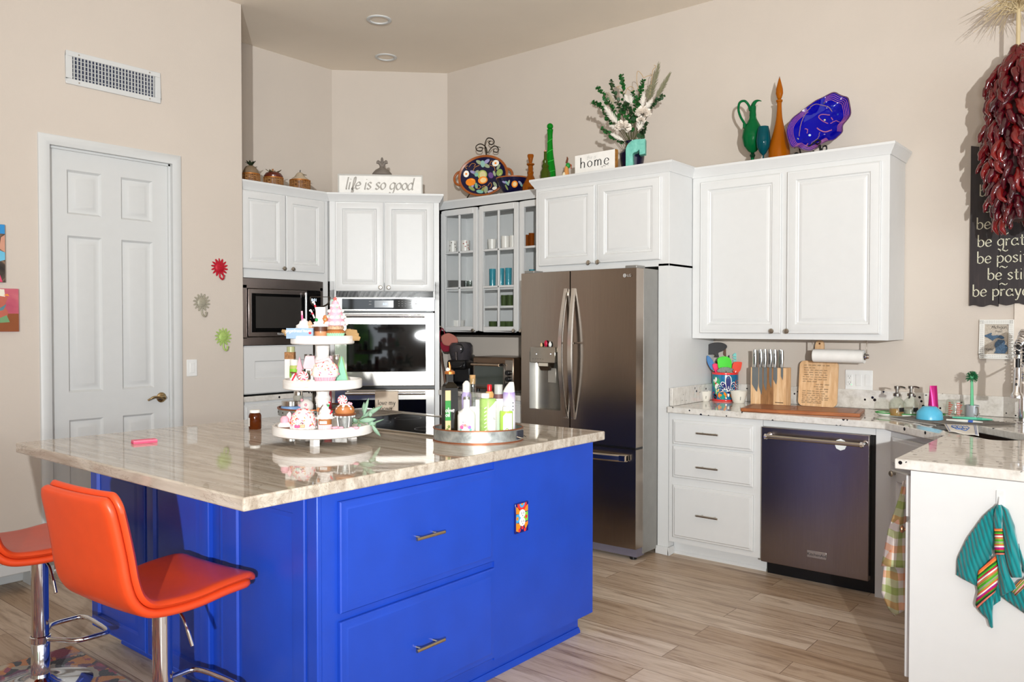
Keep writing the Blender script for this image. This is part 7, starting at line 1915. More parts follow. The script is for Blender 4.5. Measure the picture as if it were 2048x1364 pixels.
# -- grey finial behind it
fp_ = inv.inverted() @ Vector((ovx(765, -.25), .25, 2.3525)); 
o = thing('finial_jar', 'grey stone finial with a fleur-de-lis top behind the life is so good sign', 'ornament', fp_, FACE)
fs = depth_of(fp_)/F_PX; ztp = at_d(766, 314, depth_of(fp_)).z-2.3525
STN = mt('grey_stone', '#7d746c', .7, var=.15, bump=.3, bs=60)
MB().lathe([(0, 0), (21*fs, 0), (21*fs, ztp*.60), (19*fs, ztp*.66), (13*fs, ztp*.73), (6*fs, ztp*.77), (4*fs, ztp*.80), (0, ztp*.80)], seg=32).build('body', STN, o)
MB().lathe([(20*fs, ztp*.57), (22.5*fs, ztp*.585), (22.5*fs, ztp*.61), (20*fs, ztp*.62)], seg=32).build('band', mt('stone_dark', '#4e463f', .7), o)
m = MB().ball((0, 0, ztp*.91), 4.2*fs, 12, .7, .6, 1.9)
for s in (-1, 1): m.tube(curve([(0, 0, ztp*.80), (s*4*fs, 0, ztp*.86), (s*8*fs, 0, ztp*.91), (s*9*fs, 0, ztp*.86)], 5), [3.2*fs]*8+[2.4*fs]*8, 10)
m.ball((0, 0, ztp*.81), 4.5*fs, 12, 1.2, .8, .7); m.build('fleur_de_lis', STN, o)

# -- painted plate with handles in an iron stand
GT = 1.336+1.02+.0005
py_ = 4.87; pc_ = on_y(971, 353, py_); ps = depth_of(pc_)/F_PX
o = thing('plate_stand', 'dark iron plate stand with a three-scroll top on the glass cabinet', 'plate stand', (pc_.x, 4.90, GT), math.radians(20))
hz_ = pc_.z-GT
def S2(px, py): 
    q = on_y(px, py, 4.90); return ((q.x-pc_.x), -.0, q.z-GT)
m = MB()
m.tube(curve([S2(976, 318), S2(973, 306), S2(971, 290), S2(975, 277), S2(983, 277), S2(986, 284), S2(981, 289), S2(977, 285), S2(980, 282)], 6), .0045, 8)
m.tube(curve([S2(975, 306), S2(972, 294), S2(964, 289), S2(957, 294), S2(958, 302), S2(965, 303), S2(967, 297), S2(962, 296)], 6), .0042, 8)
m.tube(curve([S2(976, 306), S2(981, 296), S2(988, 291), S2(993, 297), S2(991, 303), S2(985, 302), S2(986, 297)], 6), .0042, 8).tube([S2(986, 291), S2(996, 293)], [.004, .002], 6)
m.build('scroll_top', IRON, o)
m = MB().tube([S2(978, 312), S2(978, 390)], .0045, 8)
lg = S2(943, 398); lg2 = S2(1008, 391)
for q, s in ((lg, -1), (lg2, 1)):
    x = q[0]
    m.tube(curve([(x*.8, -.01, hz_*.55), (x*.95, -.03, .08), (x, -.05, .035), (x+s*.002, -.075, .008), (x+s*.012, -.09, .012), (x+s*.008, -.095, .028)], 5), .0045, 8)
m.tube([(lg[0], -.045, .045), (lg2[0], -.045, .045)], .004, 8).tube([(0, 0, .05), (0, .06, .005)], .0045, 8)
m.tube([(lg[0], -.05, .035), (lg[0], -.085, .034), (lg[0], -.088, .05)], .004, 8).tube([(lg2[0], -.05, .035), (lg2[0], -.085, .034), (lg2[0], -.088, .05)], .004, 8)
m.build('frame', IRON, o)
TERRA = mt('terracotta', '#9c5424', .35, var=.15)
PRX, PRZ = 47*ps*1.10, 41*ps
o = thing('painted_platter', 'round navy platter with painted fruit and terracotta handles in the iron stand', 'plate', (pc_.x, 4.845, pc_.z), math.radians(20))
tiltm = Matrix.Rotation(math.radians(-9), 4, 'X')
def TL(m): m.v = [tuple(tiltm @ Vector(p)) for p in m.v]; return m
def oval(prof, seg=52): 
    m = MB().lathe(prof, seg=seg, ax='y'); m.v = [(x*PRX, y, z*PRZ) for x, y, z in m.v]; return m
TL(oval([(0, .004), (.6, .004), (.9, -.008), (1.0, -.018), (1.0, -.010), (.9, .001), (.6, .014), (0, .014)])).build('dish', mt('navy_glaze', '#141236', .12), o)
TL(oval([(.93, -.0125), (1.0, -.0195), (1.03, -.017), (1.03, -.008), (.98, -.004)])).build('terracotta_rim', TERRA, o)
for s in (-1, 1):
    TL(MB().tube([(s*PRX*(.94+.26*math.sin(a)), -.008, -PRZ*.05*0+PRZ*.34*math.cos(a)-PRZ*.06) for a in [PI*k/12 for k in range(13)]], .010, 10)).build('handle', TERRA, o)
def motif(col, x, z, rx, rz, a=0, lev=0, par=None, y0=None):
    m = MB(); yv = .0032-.0006*lev
    rr_ = math.hypot(x, z)
    def yy(u, v):
        q = math.hypot(u, v)
        return (.004 if q < .6 else .004-.012*(q-.6)/.3)-.0012-.0004*lev
    pts = []
    for k in range(16):
        t_ = 2*PI*k/16; u, v = rx*math.cos(t_), rz*math.sin(t_); uu, vv = x+u*math.cos(a)-v*math.sin(a), z+u*math.sin(a)+v*math.cos(a)
        pts.append((uu*PRX, yy(uu, vv), vv*PRZ))
    TL(m.face(pts)).build('painted_motif', TAL[col] if col in TAL else mt('glaze_'+col, col, .2), par or o, weld=False)
for x, z, rx, rz, a, c, lv in ((-.06, .08, .20, .24, .2, '#a9b86a', 0), (-.04, .08, .13, .18, .2, '#d8cf9a', 1), (.30, .02, .10, .16, .3, '#6a4a8a', 0), (-.52, -.26, .20, .20, 0, 'orange', 0), (-.50, -.26, .13, .14, 0, '#f2d39a', 1), (-.02, -.20, .20, .19, 0, 'orange', 2), (0, -.20, .13, .13, 0, '#f2d39a', 3), (.66, .12, .14, .18, 0, '#8fa85a', 0), (.66, .12, .08, .12, 0, '#d8cf9a', 1),
    (-.06, .62, .09, .17, .1, '#8fb8b0', 0), (-.20, .70, .08, .16, .9, '#9aa888', 0), (.10, .72, .08, .15, -.9, '#9a96c0', 0), (.10, .52, .08, .16, .9, '#9aa888', 0), (.48, .60, .15, .15, 0, 'white', 0), (.48, .60, .05, .05, 0, 'orange', 1), (-.72, .16, .11, .17, 0, 'white', 0), (-.72, .16, .04, .05, 0, 'orange', 1),
    (-.45, .24, .07, .14, 1.0, '#9a96c0', 0), (-.32, .22, .07, .14, -.8, '#9aa888', 0), (-.30, .10, .08, .10, 0, '#7fb8a8', 1), (.6, .4, .06, .14, -.5, '#9aa888', 0), (.44, .1, .05, .15, .3, '#9aa888', 0), (-.28, -.46, .06, .16, .2, '#7fa888', 0), (-.45, -.60, .07, .18, .8, '#8a9a5a', 0), (-.10, -.78, .09, .16, 1.2, '#7fb8a8', 0), (.14, -.70, .08, .20, .1, '#9aa888', 0), (.0, -.70, .07, .18, -.5, '#8a9a5a', 0), (.50, -.46, .06, .16, .5, '#9aa888', 0), (.34, -.82, .12, .08, 0, '#b8b4c4', 0), (-.44, -.50, .05, .12, -.3, '#9a96c0', 0), (.5, -.66, .10, .09, .3, 'white', 0)):
    motif(c, x, z, rx, rz, a, lv)
GOLDL = mt('glaze_ochre', '#c98a48', .25)
def vine(pts, r=.0022):
    P = []
    for p in curve(pts, 6):
        q = math.hypot(p.x, p.y); P.append((p.x*PRX, (.004 if q < .6 else .004-.012*(q-.6)/.3)-.0016, p.y*PRZ))
    TL(MB().tube(P, r, 5)).build('painted_vine', GOLDL, o)
vine([(-.45, .30), (-.38, .48), (-.2, .56)]); vine([(.2, .56), (.42, .42), (.46, .2)]); vine([(-.62, .5), (-.5, .66), (-.36, .62), (-.42, .52)]); vine([(.2, -.5), (.3, -.35), (.36, -.5), (.3, -.65)]); vine([(-.2, -.42), (-.1, -.52), (-.16, -.62), (-.28, -.58)]); vine([(-.05, -.55), (.06, -.48), (.1, -.6), (0, -.66)]); vine([(.24, .6), (.3, .72), (.4, .68)]); vine([(-.7, .4), (-.76, .5), (-.66, .56)])
# -- footed painted bowl
bp2 = Vector((on_y(1026, 370, 4.80).x, 4.80, GT)); bs2 = depth_of(bp2)/F_PX
o = thing('painted_bowl', 'footed navy bowl with a painted orange and terracotta rim on the glass cabinet', 'bowl', bp2, FACE)
zt = at_d(1026, 357, depth_of(bp2)).z-GT
MB().lathe([(0, 0), (13*bs2, 0), (11*bs2, .02), (11*bs2, zt*.30), (20*bs2, zt*.42), (28*bs2, zt*.68), (33*bs2, zt*.97), (31.5*bs2, zt*.97), (26*bs2, zt*.68), (0, zt*.45)], seg=44).build('bowl', mt('navy_glaze', '#141236', .12), o)
MB().lathe([(32*bs2, zt*.95), (34*bs2, zt*.95), (34*bs2, zt*1.0), (31.5*bs2, zt*1.0), (31.5*bs2, zt*.96)], seg=44).build('terracotta_rim', TERRA, o)
def bm(col, a, z, w, h, rot=0, k=1.02):
    pts = []
    for j in range(14):
        t_ = 2*PI*j/14; u, v = w*math.cos(t_), h*math.sin(t_); uu, vv = u*math.cos(rot)-v*math.sin(rot), u*math.sin(rot)+v*math.cos(rot)
        zz = z+vv; f_ = (zz/zt); rr_ = (20+(28-20)*(f_-.42)/.26 if f_ < .68 else 28+(33-28)*(f_-.68)/.29)*bs2*k
        aa = a+uu/rr_; pts.append((rr_*math.sin(aa), -rr_*math.cos(aa), zz))
    MB().face(pts).build('painted_motif', TAL[col] if col in TAL else mt('glaze_'+col, col, .2), o, weld=False)
bm('orange', .12, zt*.66, .024, .024); bm('#f2d39a', .12, zt*.66, .015, .016, 0, 1.03)
for a, z, r_, c in ((-.42, .7, .6, '#7fb8a8'), (-.62, .75, 1.2, '#9a96c0'), (-.30, .72, -.5, '#9aa888'), (.5, .72, 1.0, '#9a96c0'), (.62, .66, .9, '#7fb8a8'), (-.55, .55, .2, '#8a9a5a')): bm(c, a, zt*z, .008, .020, r_)
# -- amber decanter beside it
dp = Vector((on_y(1061, 370, 4.79).x, 4.79, GT)); s2 = depth_of(dp)/F_PX
AMBD = mt('amber_decanter', '#a8590f', .06, trans=.45, ior=1.25)
def Zp(py, p, base): return at_d(1061, py, depth_of(p)).z-base
o = thing('decanter', 'amber glass decanter with a heart stopper beside the painted bowl', 'decanter', dp, FACE)
MB().lathe([(0, 0), (15*s2, 0), (17*s2, .01), (16*s2, Zp(371, dp, GT)), (9*s2, Zp(358, dp, GT)), (5.5*s2, Zp(350, dp, GT)), (6.5*s2, Zp(345, dp, GT)), (5*s2, Zp(342, dp, GT)), (5*s2, Zp(332, dp, GT)), (8*s2, Zp(330, dp, GT)), (8*s2, Zp(328, dp, GT)), (0, Zp(328, dp, GT))], seg=24).build('bottle', AMBD, o, angle=30)
MB().lathe([(0, Zp(328, dp, GT)), (2.5*s2, Zp(327, dp, GT)), (5*s2, Zp(318, dp, GT)), (6.6*s2, Zp(312, dp, GT)), (5.5*s2, Zp(309, dp, GT)), (0, Zp(310, dp, GT))], seg=20, sy=.6).build('stopper', AMBD, o)

# -- on the cabinet above the refrigerator
RT = 2.3525
def rp(px, y=4.60): return Vector((on_y(px, 345, y).x, y, RT))
def zr(py, p): return at_d(1100, py, depth_of(p)).z-RT
p = rp(1090.5, 4.53); s2 = depth_of(p)/F_PX
OLV = mt('olive_bottle', '#4b5a16', .06, trans=.4, ior=1.25); 
o = thing('bottle', 'small olive green ribbed glass bottle with a pink cork, left of the tall green one', 'bottle', p, FACE)
MB().lathe([(0, 0), (10*s2, 0), (10*s2, zr(345, p)), (6*s2, zr(337, p)), (7.5*s2, zr(332, p)), (4.5*s2, zr(327, p)), (5.5*s2, zr(322, p)), (3*s2, zr(318, p)), (2.8*s2, zr(305, p)), (3.5*s2, zr(304, p)), (0, zr(304, p))], seg=20).build('body', OLV, o, angle=30)
MB().cyl((0, 0, 0), 2.2*s2, zr(305, p), zr(301, p), 12).build('cork', mt('cork_pink', '#c98a78', .8), o)
p = rp(1100, 4.60); s2 = depth_of(p)/F_PX
EMR = mt('emerald_glass', '#0a8a1c', .05, trans=.4, ior=1.25)
o = thing('bottle', 'tall emerald green swirled glass bottle with a round stopper', 'bottle', p, FACE)
prof = curve([(0, 0, 0), (12*s2, 0, 0), (11.5*s2, zr(345, p), 0), (9*s2, zr(325, p), 0), (6*s2, zr(300, p), 0), (5.2*s2, zr(275, p), 0), (6*s2, zr(262, p), 0), (6.6*s2, zr(260, p), 0)], 4)
m = MB().lathe([(max(0, q.x), max(0, q.y)) for q in prof]+[(0, zr(260, p))], seg=32)
m.build('body', EMR, o); MB().ball((0, 0, zr(253.5, p)), 6.4*s2, 18).build('stopper', EMR, o)
cl_ = []
for k in range(90):
    u = k/89; z = .01+(zr(266, p)-.01)*u; i_ = min(range(len(prof)), key=lambda j: abs(prof[j].y-z)); r_ = max(prof[i_].x, 5*s2)*1.005; a = u*11*PI; cl_.append((r_*math.cos(a), r_*math.sin(a), z))
MB().tube(cl_, .0022, 5).build('swirl_thread', mt('emerald_light', '#2fb83c', .1), o)
p = rp(1133, 4.53); s2 = depth_of(p)/F_PX
o = thing('parrot_figurine', 'small ceramic parrot figurine, green and tan, left of the home sign', 'figurine', p, FACE)
GRC = mt('parrot_green', '#1f8a34', .2); TAN = mt('parrot_tan', '#c98a4c', .3); IVY = mt('parrot_ivory', '#ded2b4', .3)
zt = zr(314, p)
MB().lathe([(0, 0), (6*s2, 0), (6.5*s2, zt*.2), (5.5*s2, zt*.45), (4*s2, zt*.65), (0, zt*.8)], seg=20).build('body', TAN, o)
MB().ball((3*s2, 0, zt*.72), 5*s2, 16, 1, .9, 1.2).build('head', GRC, o)
MB().tube(curve([(6*s2, 0, zt*.76), (9*s2, 0, zt*.72), (9*s2, 0, zt*.62)], 4), [.006]*5+[.003]*4, 8).build('beak', mt('beak_red', '#a8402c', .3), o)
MB().ball((-5*s2, -3*s2, zt*.35), 5*s2, 14, .8, .6, 2.0).build('wing', IVY, o); MB().ball((-6.5*s2, -2*s2, zt*.22), 3.6*s2, 12, .8, .6, 1.6).build('wing_tip', GRC, o)
MB().tube([(0, 0, zt*.8), (2*s2, 0, zt*.95), (1*s2, 0, zt)], [.008, .006, .003], 8).build('crest', mt('crest_brown', '#6a3a22', .4), o)
# "this is home" block
a0, a1 = on_y(1150, 340, 4.48), on_y(1233, 330, 4.48)
o = thing('block_sign', 'white wooden block sign reading this is home on the refrigerator cabinet', 'sign', (a0.x, 4.48, RT), math.radians(-3))
w_ = a1.x-a0.x; zt = on_y(1150, 312, 4.48).z-RT
MB().box((0, 0, 0), (w_, .035, zt)).build('block', M_streak('sign_oak', [(.3, '#8a5a28'), (.6, '#a8743a')], (1, 8, 8)), o, bevel=.001)
fc_ = MB().box((.001, -.0015, .001), (w_-.001, .0, zt-.001)).build('white_face', mt('sign_white', '#ece9e4', .6), o)
g, gw = pen('home', .040, .16, .0, .22, 0, .30); k_ = w_*.72/gw; g.v = [(x*k_, y, z) for x, y, z in g.v]
zl = on_y(1165, 336.5, 4.48).z-RT
put(g, w_*.14, -.0022, zl).build('sign_lettering', mt('ink_dark', '#2b2a2a', .7), fc_, weld=False)
m = MB()
g2, gw2 = pen('this is', .016, .10, .6, .5, .3, .1); put(g2, w_*.30, -.0022, on_y(1185, 319, 4.48).z-RT+.002).build('script_lettering', mt('ink_mid', '#9c9a98', .7), fc_, weld=False)
zl -= .012; m = MB().tube([(w_*.66, -.002, zl), (w_*.86, -.002, zl+.012)], .0010, 5)
for k in range(5): m.tube([(w_*(.69+.035*k), -.002, zl+.002*k), (w_*(.70+.035*k), -.002, zl+.002*k+(.009 if k % 2 else -.007))], .0011, 5)
m.build('leaf_sprig', mt('ink_mid2', '#6f6c6a', .7), fc_)
# dark vase with the bouquet
p = rp(1264, 4.63); s2 = depth_of(p)/F_PX; VP_ = p
o = thing('vase', 'dark navy pottery vase holding the dried bouquet', 'vase', p, FACE)
zv = zr(283, p)
MB().lathe([(0, 0), (16*s2, 0), (24*s2, zr(320, p)), (25*s2, zr(308, p)), (17*s2, zr(299, p)), (12*s2, zr(294, p)), (14*s2, zv), (12*s2, zv), (10*s2, zr(294, p)), (0, zr(310, p))], seg=36).build('body', mt('vase_navy', '#16142c', .15), o)
MB().lathe([(12.5*s2, zr(297, p)), (14.2*s2, zr(295, p)), (13.2*s2, zr(289, p)), (12*s2, zr(290, p))], seg=36).build('brown_collar', mt('vase_brown', '#5a3a22', .3), o)
# -- the bouquet: every stem is a thing
BQ = depth_of(p); MOUTH = Vector((p.x, p.y, RT+zv*.86))
def bpnt(px, py, dd=0): return at_d(px, py, BQ+dd)
EUL = mt('eucalyptus_green', '#1d5a24', .5, var=.35, vs=60); EUL2 = mt('eucalyptus_dark', '#2c4a2a', .55, var=.3, vs=60); STM = mt('bouquet_stem', '#4a4a2a', .7); DRY = mt('dried_beige', '#b79a74', .9, var=.15); FLW = mt('preserved_white', '#eadfd2', .8, var=.06, bump=.3, bs=200); PAM = mt('pale_feather', '#ddd6cc', .9)
def stem_path(pts, dd):
    P = [MOUTH+Vector(((pts[0][0]-1264)*s2*.1, dd*.2, 0))]+[bpnt(a, b, dd*(k+1)/len(pts)) for k, (a, b) in enumerate(pts)]
    return curve(P, 6)
def eucal(pts, dd, n, label, mat=EUL, sz_=4.6, seed=0):
    o = thing('eucalyptus_branch', label, 'eucalyptus', MOUTH, 0, 'stems in the bouquet')
    P = [q-MOUTH for q in stem_path(pts, dd)]; q_ = random.Random(seed+len(pts)*7+int(pts[-1][0]))
    MB().tube(P, .0022, 5).build('stem', STM, o)
    m = MB(); L_ = len(P)
    for k in range(n):
        u = .32+.68*k/n; i = min(L_-2, int(u*(L_-1))); c = P[i].lerp(P[i+1], u*(L_-1)-i); t_ = (P[i+1]-P[i]).normalized()
        for s in (-1, 1):
            sd = t_.cross(Vector((q_.uniform(-1, 1), q_.uniform(-1, 1), q_.uniform(-1, 1)))).normalized(); r = sz_*s2*(1.15-.5*u)*q_.uniform(.8, 1.2)
            d = (sd*1+t_*.5).normalized(); w2 = d.cross(Vector((q_.uniform(-1, 1), q_.uniform(-1, 1), q_.uniform(-1, 1)))).normalized(); c2 = c+d*r*.95
            m.face([c2+d*r*math.cos(a)+w2*r*.92*math.sin(a)+d.cross(w2)*r*.18*math.cos(2*a) for a in [2*PI*j/9 for j in range(9)]])
    tag(m.build('leaves', mat, o, weld=False), kind='stuff')
for k, (pts, dd, n, lb) in enumerate((
    ([(1240, 262), (1215, 235), (1200, 212), (1186, 204)], -.05, 26, 'long eucalyptus stem reaching lowest on the far left of the bouquet'),
    ([(1245, 250), (1222, 215), (1208, 190), (1193, 174)], .0, 28, 'eucalyptus stem leaning left, ending upper left in the bouquet'),
    ([(1248, 240), (1236, 205), (1226, 180), (1223, 162)], .03, 22, 'eucalyptus stem with a pale tip, left of the bouquet middle'),
    ([(1252, 240), (1247, 200), (1245, 170), (1243, 150)], .02, 24, 'tall eucalyptus stem with the leafy top left of centre'),
    ([(1262, 240), (1256, 215), (1250, 206)], -.04, 20, 'short eucalyptus stem in the middle of the bouquet'),
    ([(1268, 245), (1272, 210), (1266, 184)], -.02, 26, 'eucalyptus stem right of the middle, ending among white feathers'),
    ([(1270, 240), (1277, 200), (1283, 176), (1287, 160)], .03, 26, 'eucalyptus stem rising to the upper right of the bouquet'),
    ([(1275, 255), (1292, 225), (1310, 205), (1328, 190)], .0, 28, 'eucalyptus stem leaning far right in the bouquet'),
    ([(1245, 285), (1222, 270), (1203, 257)], -.07, 22, 'lowest left eucalyptus stem drooping over the vase'),
    ([(1262, 262), (1258, 245), (1252, 232)], -.08, 20, 'short dark eucalyptus stem just above the vase'),
    ([(1280, 275), (1287, 262), (1294, 245)], -.05, 20, 'short eucalyptus stem at the lower right of the bouquet'))):
    eucal(pts, dd, n, lb, EUL2 if k in (2, 4, 10, 7) else EUL, 4.4, k)
def bloom(px, py, r_, dd, label):
    c = bpnt(px, py, dd); o = thing('preserved_flower', label, 'flower', c, 0, 'white flowers in the bouquet')
    m = MB(); q_ = random.Random(int(px))
    R = r_*s2
    for k in range(70):
        z = q_.uniform(-.3, 1); a = q_.uniform(0, 2*PI); e = math.sqrt(max(0, 1-z*z))
        d = Vector((e*math.cos(a), e*math.sin(a)-.2, z*.75)).normalized(); s = d.orthogonal().normalized(); t_ = d.cross(s)
        b_ = q_.uniform(0, 2*PI); s, t_ = s*math.cos(b_)+t_*math.sin(b_), t_*math.cos(b_)-s*math.sin(b_)
        m.grid([[d*R*(.35+.65*u)+s*R*.28*v*math.sin(PI*(.15+.8*u))+t_*R*.1*u*u for v in (-1, 0, 1)] for u in (0, .35, .7, 1)])
    tag(m.build('petals', FLW, o, weld=False), kind='stuff')
    MB().tube([Vector((0, 0, -R*.2)), (MOUTH-c)*.5+Vector((0, 0, .0)), MOUTH-c], .002, 5).build('stem', STM, o)
bloom(1246, 256, 17, -.10, 'white peony-like flower low on the left of the bouquet'); bloom(1286, 228, 17, -.08, 'white flower at the right of the bouquet')
bloom(1282, 241, 10, -.07, 'small drooping white bloom under the right flower')
def feather(px, py, tx, ty_, w_, dd, label, mat=PAM, nm='feather_leaf', n=1):
    a, b = bpnt(px, py, dd), bpnt(tx, ty_, dd); o = thing(nm, label, 'dried leaf', a, 0, 'pale dried pieces in the bouquet'); d = b-a
    s = d.cross(Vector((_f.x, _f.y, 0))).normalized(); m = MB(); q_ = random.Random(int(tx))
    for k in range(22):
        u = .1+.85*k/22
        for sg in (-1, 1):
            l = w_*s2*math.sin(PI*min(1, .2+.8*u))*q_.uniform(.7, 1.1); c = d*u; e = c+d*.16+s*l*sg+Vector((_f.x, _f.y, 0))*q_.uniform(-.01, .01)
            m.tube([c, c.lerp(e, .6)+Vector((0, 0, .002)), e], [.0024, .002, .0008], 4)
    m.tube([Vector((0, 0, 0)), d], [.003, .0012], 5); m.build('barbs', mat, o)
    MB().tube([Vector((0, 0, 0)), MOUTH-a], .0018, 5).build('stem', STM, o)
feather(1237, 250, 1210, 215, 8, -.06, 'white feathery leaf leaning left beside the left flower'); feather(1258, 212, 1250, 190, 7, -.02, 'white feathery leaf in the upper middle of the bouquet'); feather(1262, 208, 1264, 186, 6, -.01, 'second white feathery leaf in the upper middle')
feather(1284, 215, 1288, 188, 6, -.05, 'white pointed leaf above the right flower'); feather(1290, 218, 1304, 200, 6, -.05, 'white pointed leaf right of the right flower'); feather(1228, 210, 1216, 186, 5, .0, 'long pale curled leaf on the left of the bouquet', mt('pale_olive', '#a39a84', .8)); feather(1250, 258, 1220, 252, 6, -.09, 'white feathery leaf left of the low white flower')
feather(1276, 262, 1284, 236, 8, -.06, 'cream feathery leaf hanging under the right flower'); feather(1248, 282, 1222, 268, 5, -.06, 'white feathery leaf at the lower left of the bouquet')
SAGEG = mt('grey_grass', '#7f7c62', .9)
feather(1298, 205, 1318, 128, 8, .03, 'tall grey-green grass plume at the upper right', SAGEG, 'grass_plume'); feather(1310, 200, 1340, 147, 6, .02, 'second grey-green grass plume leaning right', SAGEG, 'grass_plume'); feather(1296, 200, 1302, 170, 10, .02, 'short bushy grey-green grass plume', SAGEG, 'grass_plume')
def curl(pts, label, dd=.02):
    o = thing('curly_twig', label, 'twig', bpnt(*pts[0], dd), 0, 'curly dried twigs in the bouquet'); O_ = bpnt(*pts[0], dd)
    MB().tube([q-O_ for q in curve([bpnt(a, b, dd) for a, b in pts], 6)], .0022, 5).build('twig', DRY, o); MB().tube([Vector((0, 0, 0)), MOUTH-O_], .0018, 5).build('stem', STM, o)
curl([(1280, 190), (1274, 165), (1275, 143), (1283, 148), (1287, 155), (1295, 152), (1303, 150)], 'curly tan twig arching over the top right of the bouquet'); curl([(1300, 190), (1304, 155), (1306, 140), (1312, 133), (1308, 130)], 'curly tan twig at the very top right'); curl([(1250, 190), (1254, 178), (1262, 173), (1268, 178), (1262, 182), (1254, 176)], 'curly tan twig looped in the upper middle'); curl([(1250, 190), (1240, 178), (1234, 174), (1244, 170), (1250, 160)], 'curly tan twig beside the tall eucalyptus top')
# -- teal block letter
p0 = rp(1251, 4.50); s2 = depth_of(p0)/F_PX
o = thing('block_letter', 'thick distressed teal letter standing in front of the dark vase', 'letter', (p0.x, 4.50, RT), math.radians(22))
W_ = 39*s2*1.0; Hh = zr(280, p0)
TEAL = M_streak('distressed_teal', [(.28, '#8a8a78'), (.36, '#5aa595'), (.6, '#76bdae'), (.8, '#8fcfc0')], (4, 4, 4), 5, .6)
t_ = W_*.36
outer = [(W_, Hh*.60), (W_, Hh)]+[(W_*.55+W_*.55*math.cos(a), Hh-W_*.55+W_*.55*math.sin(a)) for a in [PI/2+PI/2*k/8 for k in range(9)]]+[(0, W_*.3)]+[(W_*.3+W_*.3*math.cos(a), W_*.3*(1+math.sin(a))) for a in [PI+PI/2*k/5 for k in range(6)]]+[(W_, 0), (W_, Hh*.36), (W_*.55, Hh*.36), (W_*.55, Hh*.24), (W_*.62, Hh*.24)]
inner = [(t_+.0, Hh*.24), (t_, Hh*.62)]+[(t_+W_*.2-W_*.2*math.cos(a), Hh*.62+W_*.2*math.sin(a)*.6) for a in [PI/2*k/5 for k in range(1, 6)]]+[(W_*.70, Hh*.74), (W_*.70, Hh*.60)]
shape = [(W_, Hh*.62), (W_, Hh)]+outer[2:-4]+[(W_, Hh*.26), (W_*.45, Hh*.26), (W_*.40, Hh*.30)]+inner[1:]
MB().prism([(x, 0, z) for x, z in shape], (0, .06, 0)).build('letter', TEAL, o, bevel=.003)

# -- on the right wall cabinet
UT = 2.3485
def up_(px, y=4.87): return Vector((on_y(px, 315, y).x, y, UT))
def zu(py, p, px=1560): return at_d(px, py, depth_of(p)).z-UT
p = up_(1505, 4.86); s2 = depth_of(p)/F_PX
GPIT = mt('green_pitcher_glass', '#066a38', .05, trans=.35, ior=1.25)
o = thing('pitcher', 'green blown glass pitcher with a looped handle and curled spout', 'pitcher', p, FACE)
zz = lambda py: zu(py, p, 1505)
z_b = zz(307)
MB().lathe([(0, 0), (14*s2, 0), (14*s2, .006), (4*s2, .012), (3.5*s2, zz(316)), (5.5*s2, zz(311)), (3*s2, zz(306)), (8*s2, zz(303)), (17*s2, zz(292)), (21*s2, zz(275)), (19*s2, zz(260)), (12*s2, zz(247)), (7.5*s2, zz(238)), (6.2*s2, zz(225)), (6.5*s2, zz(214)), (5.4*s2, zz(214)), (5.2*s2, zz(226)), (10*s2, zz(246)), (0, zz(300))], seg=36).build('body', GPIT, o)
MB().lathe([(3.4*s2, zz(316.5)), (5.7*s2, zz(311)), (3.2*s2, zz(305.8))], seg=20).build('stem_knop', mt('dark_green_glass', '#06301c', .05), o)
A = []
for k in range(9):
    u = k/8; c = Vector((6*s2*u+10*s2*u*u, 0, zz(214)+(zz(203)-zz(214))*math.sin(u*PI*.62)*1.12)); r_ = 6.4*s2*(1-.62*u)
    A.append([c+Vector((r_*math.cos(a)*.6-(1-u)*r_*.0, r_*math.sin(a)*(.95), (r_*math.cos(a))*(.45)*( -1))) for a in [2*PI*j/16 for j in range(17)]])
MB().grid(A).build('spout', GPIT, o)
MB().tube(curve([(-5.5*s2, 0, zz(222)), (-8*s2, 0, zz(212)), (-16*s2, 0, zz(203)), (-26*s2, 0, zz(206)), (-28.5*s2, 0, zz(220)), (-24*s2, 0, zz(235)), (-17*s2, 0, zz(247)), (-16*s2, 0, zz(257))], 7), [2.4*s2]*43+[3.4*s2]*7, 12).build('handle', GPIT, o)
p = up_(1526.5, 4.80); s2 = depth_of(p)/F_PX; zz = lambda py: zu(py, p, 1526)
TEALG = mt('teal_goblet_glass', '#06505a', .05, trans=.35, ior=1.25)
o = thing('goblet', 'dark teal glass goblet in front of the green pitcher', 'goblet', p, FACE)
MB().lathe([(0, 0), (11*s2, 0), (10*s2, .004), (2*s2, .010), (1.4*s2, zz(311)), (6*s2, zz(306)), (12*s2, zz(295)), (14*s2, zz(282)), (12.5*s2, zz(266)), (10*s2, zz(254)), (9.2*s2, zz(254)), (11.6*s2, zz(266)), (13*s2, zz(282)), (11*s2, zz(295)), (0, zz(303))], seg=32).build('bowl', TEALG, o)
p = up_(1558, 4.86); s2 = depth_of(p)/F_PX; zz = lambda py: zu(py, p, 1558)
AMB2 = mt('amber_bottle_glass', '#b3600a', .05, trans=.35, ior=1.25)
o = thing('genie_bottle', 'tall amber glass bottle with a flame-shaped stopper', 'bottle', p, FACE)
pr_ = curve([(20.5*s2, 0, 0), (21*s2, zz(305), 0), (18*s2, zz(287), 0), (12*s2, zz(265), 0), (6.6*s2, zz(240), 0), (4.8*s2, zz(220), 0), (4.6*s2, zz(206), 0)], 5)
MB().lathe([(0, 0)]+[(q.x, max(0, q.y)) for q in pr_]+[(6.2*s2, zz(204)), (6.2*s2, zz(201)), (0, zz(201))], seg=36).build('bottle', AMB2, o)
MB().lathe([(0, zz(201)), (2.6*s2, zz(200)), (4.5*s2, zz(197)), (7.2*s2, zz(188)), (6.8*s2, zz(180)), (4.5*s2, zz(170)), (2.2*s2, zz(161)), (0, zz(153))], seg=26).build('stopper', AMB2, o)
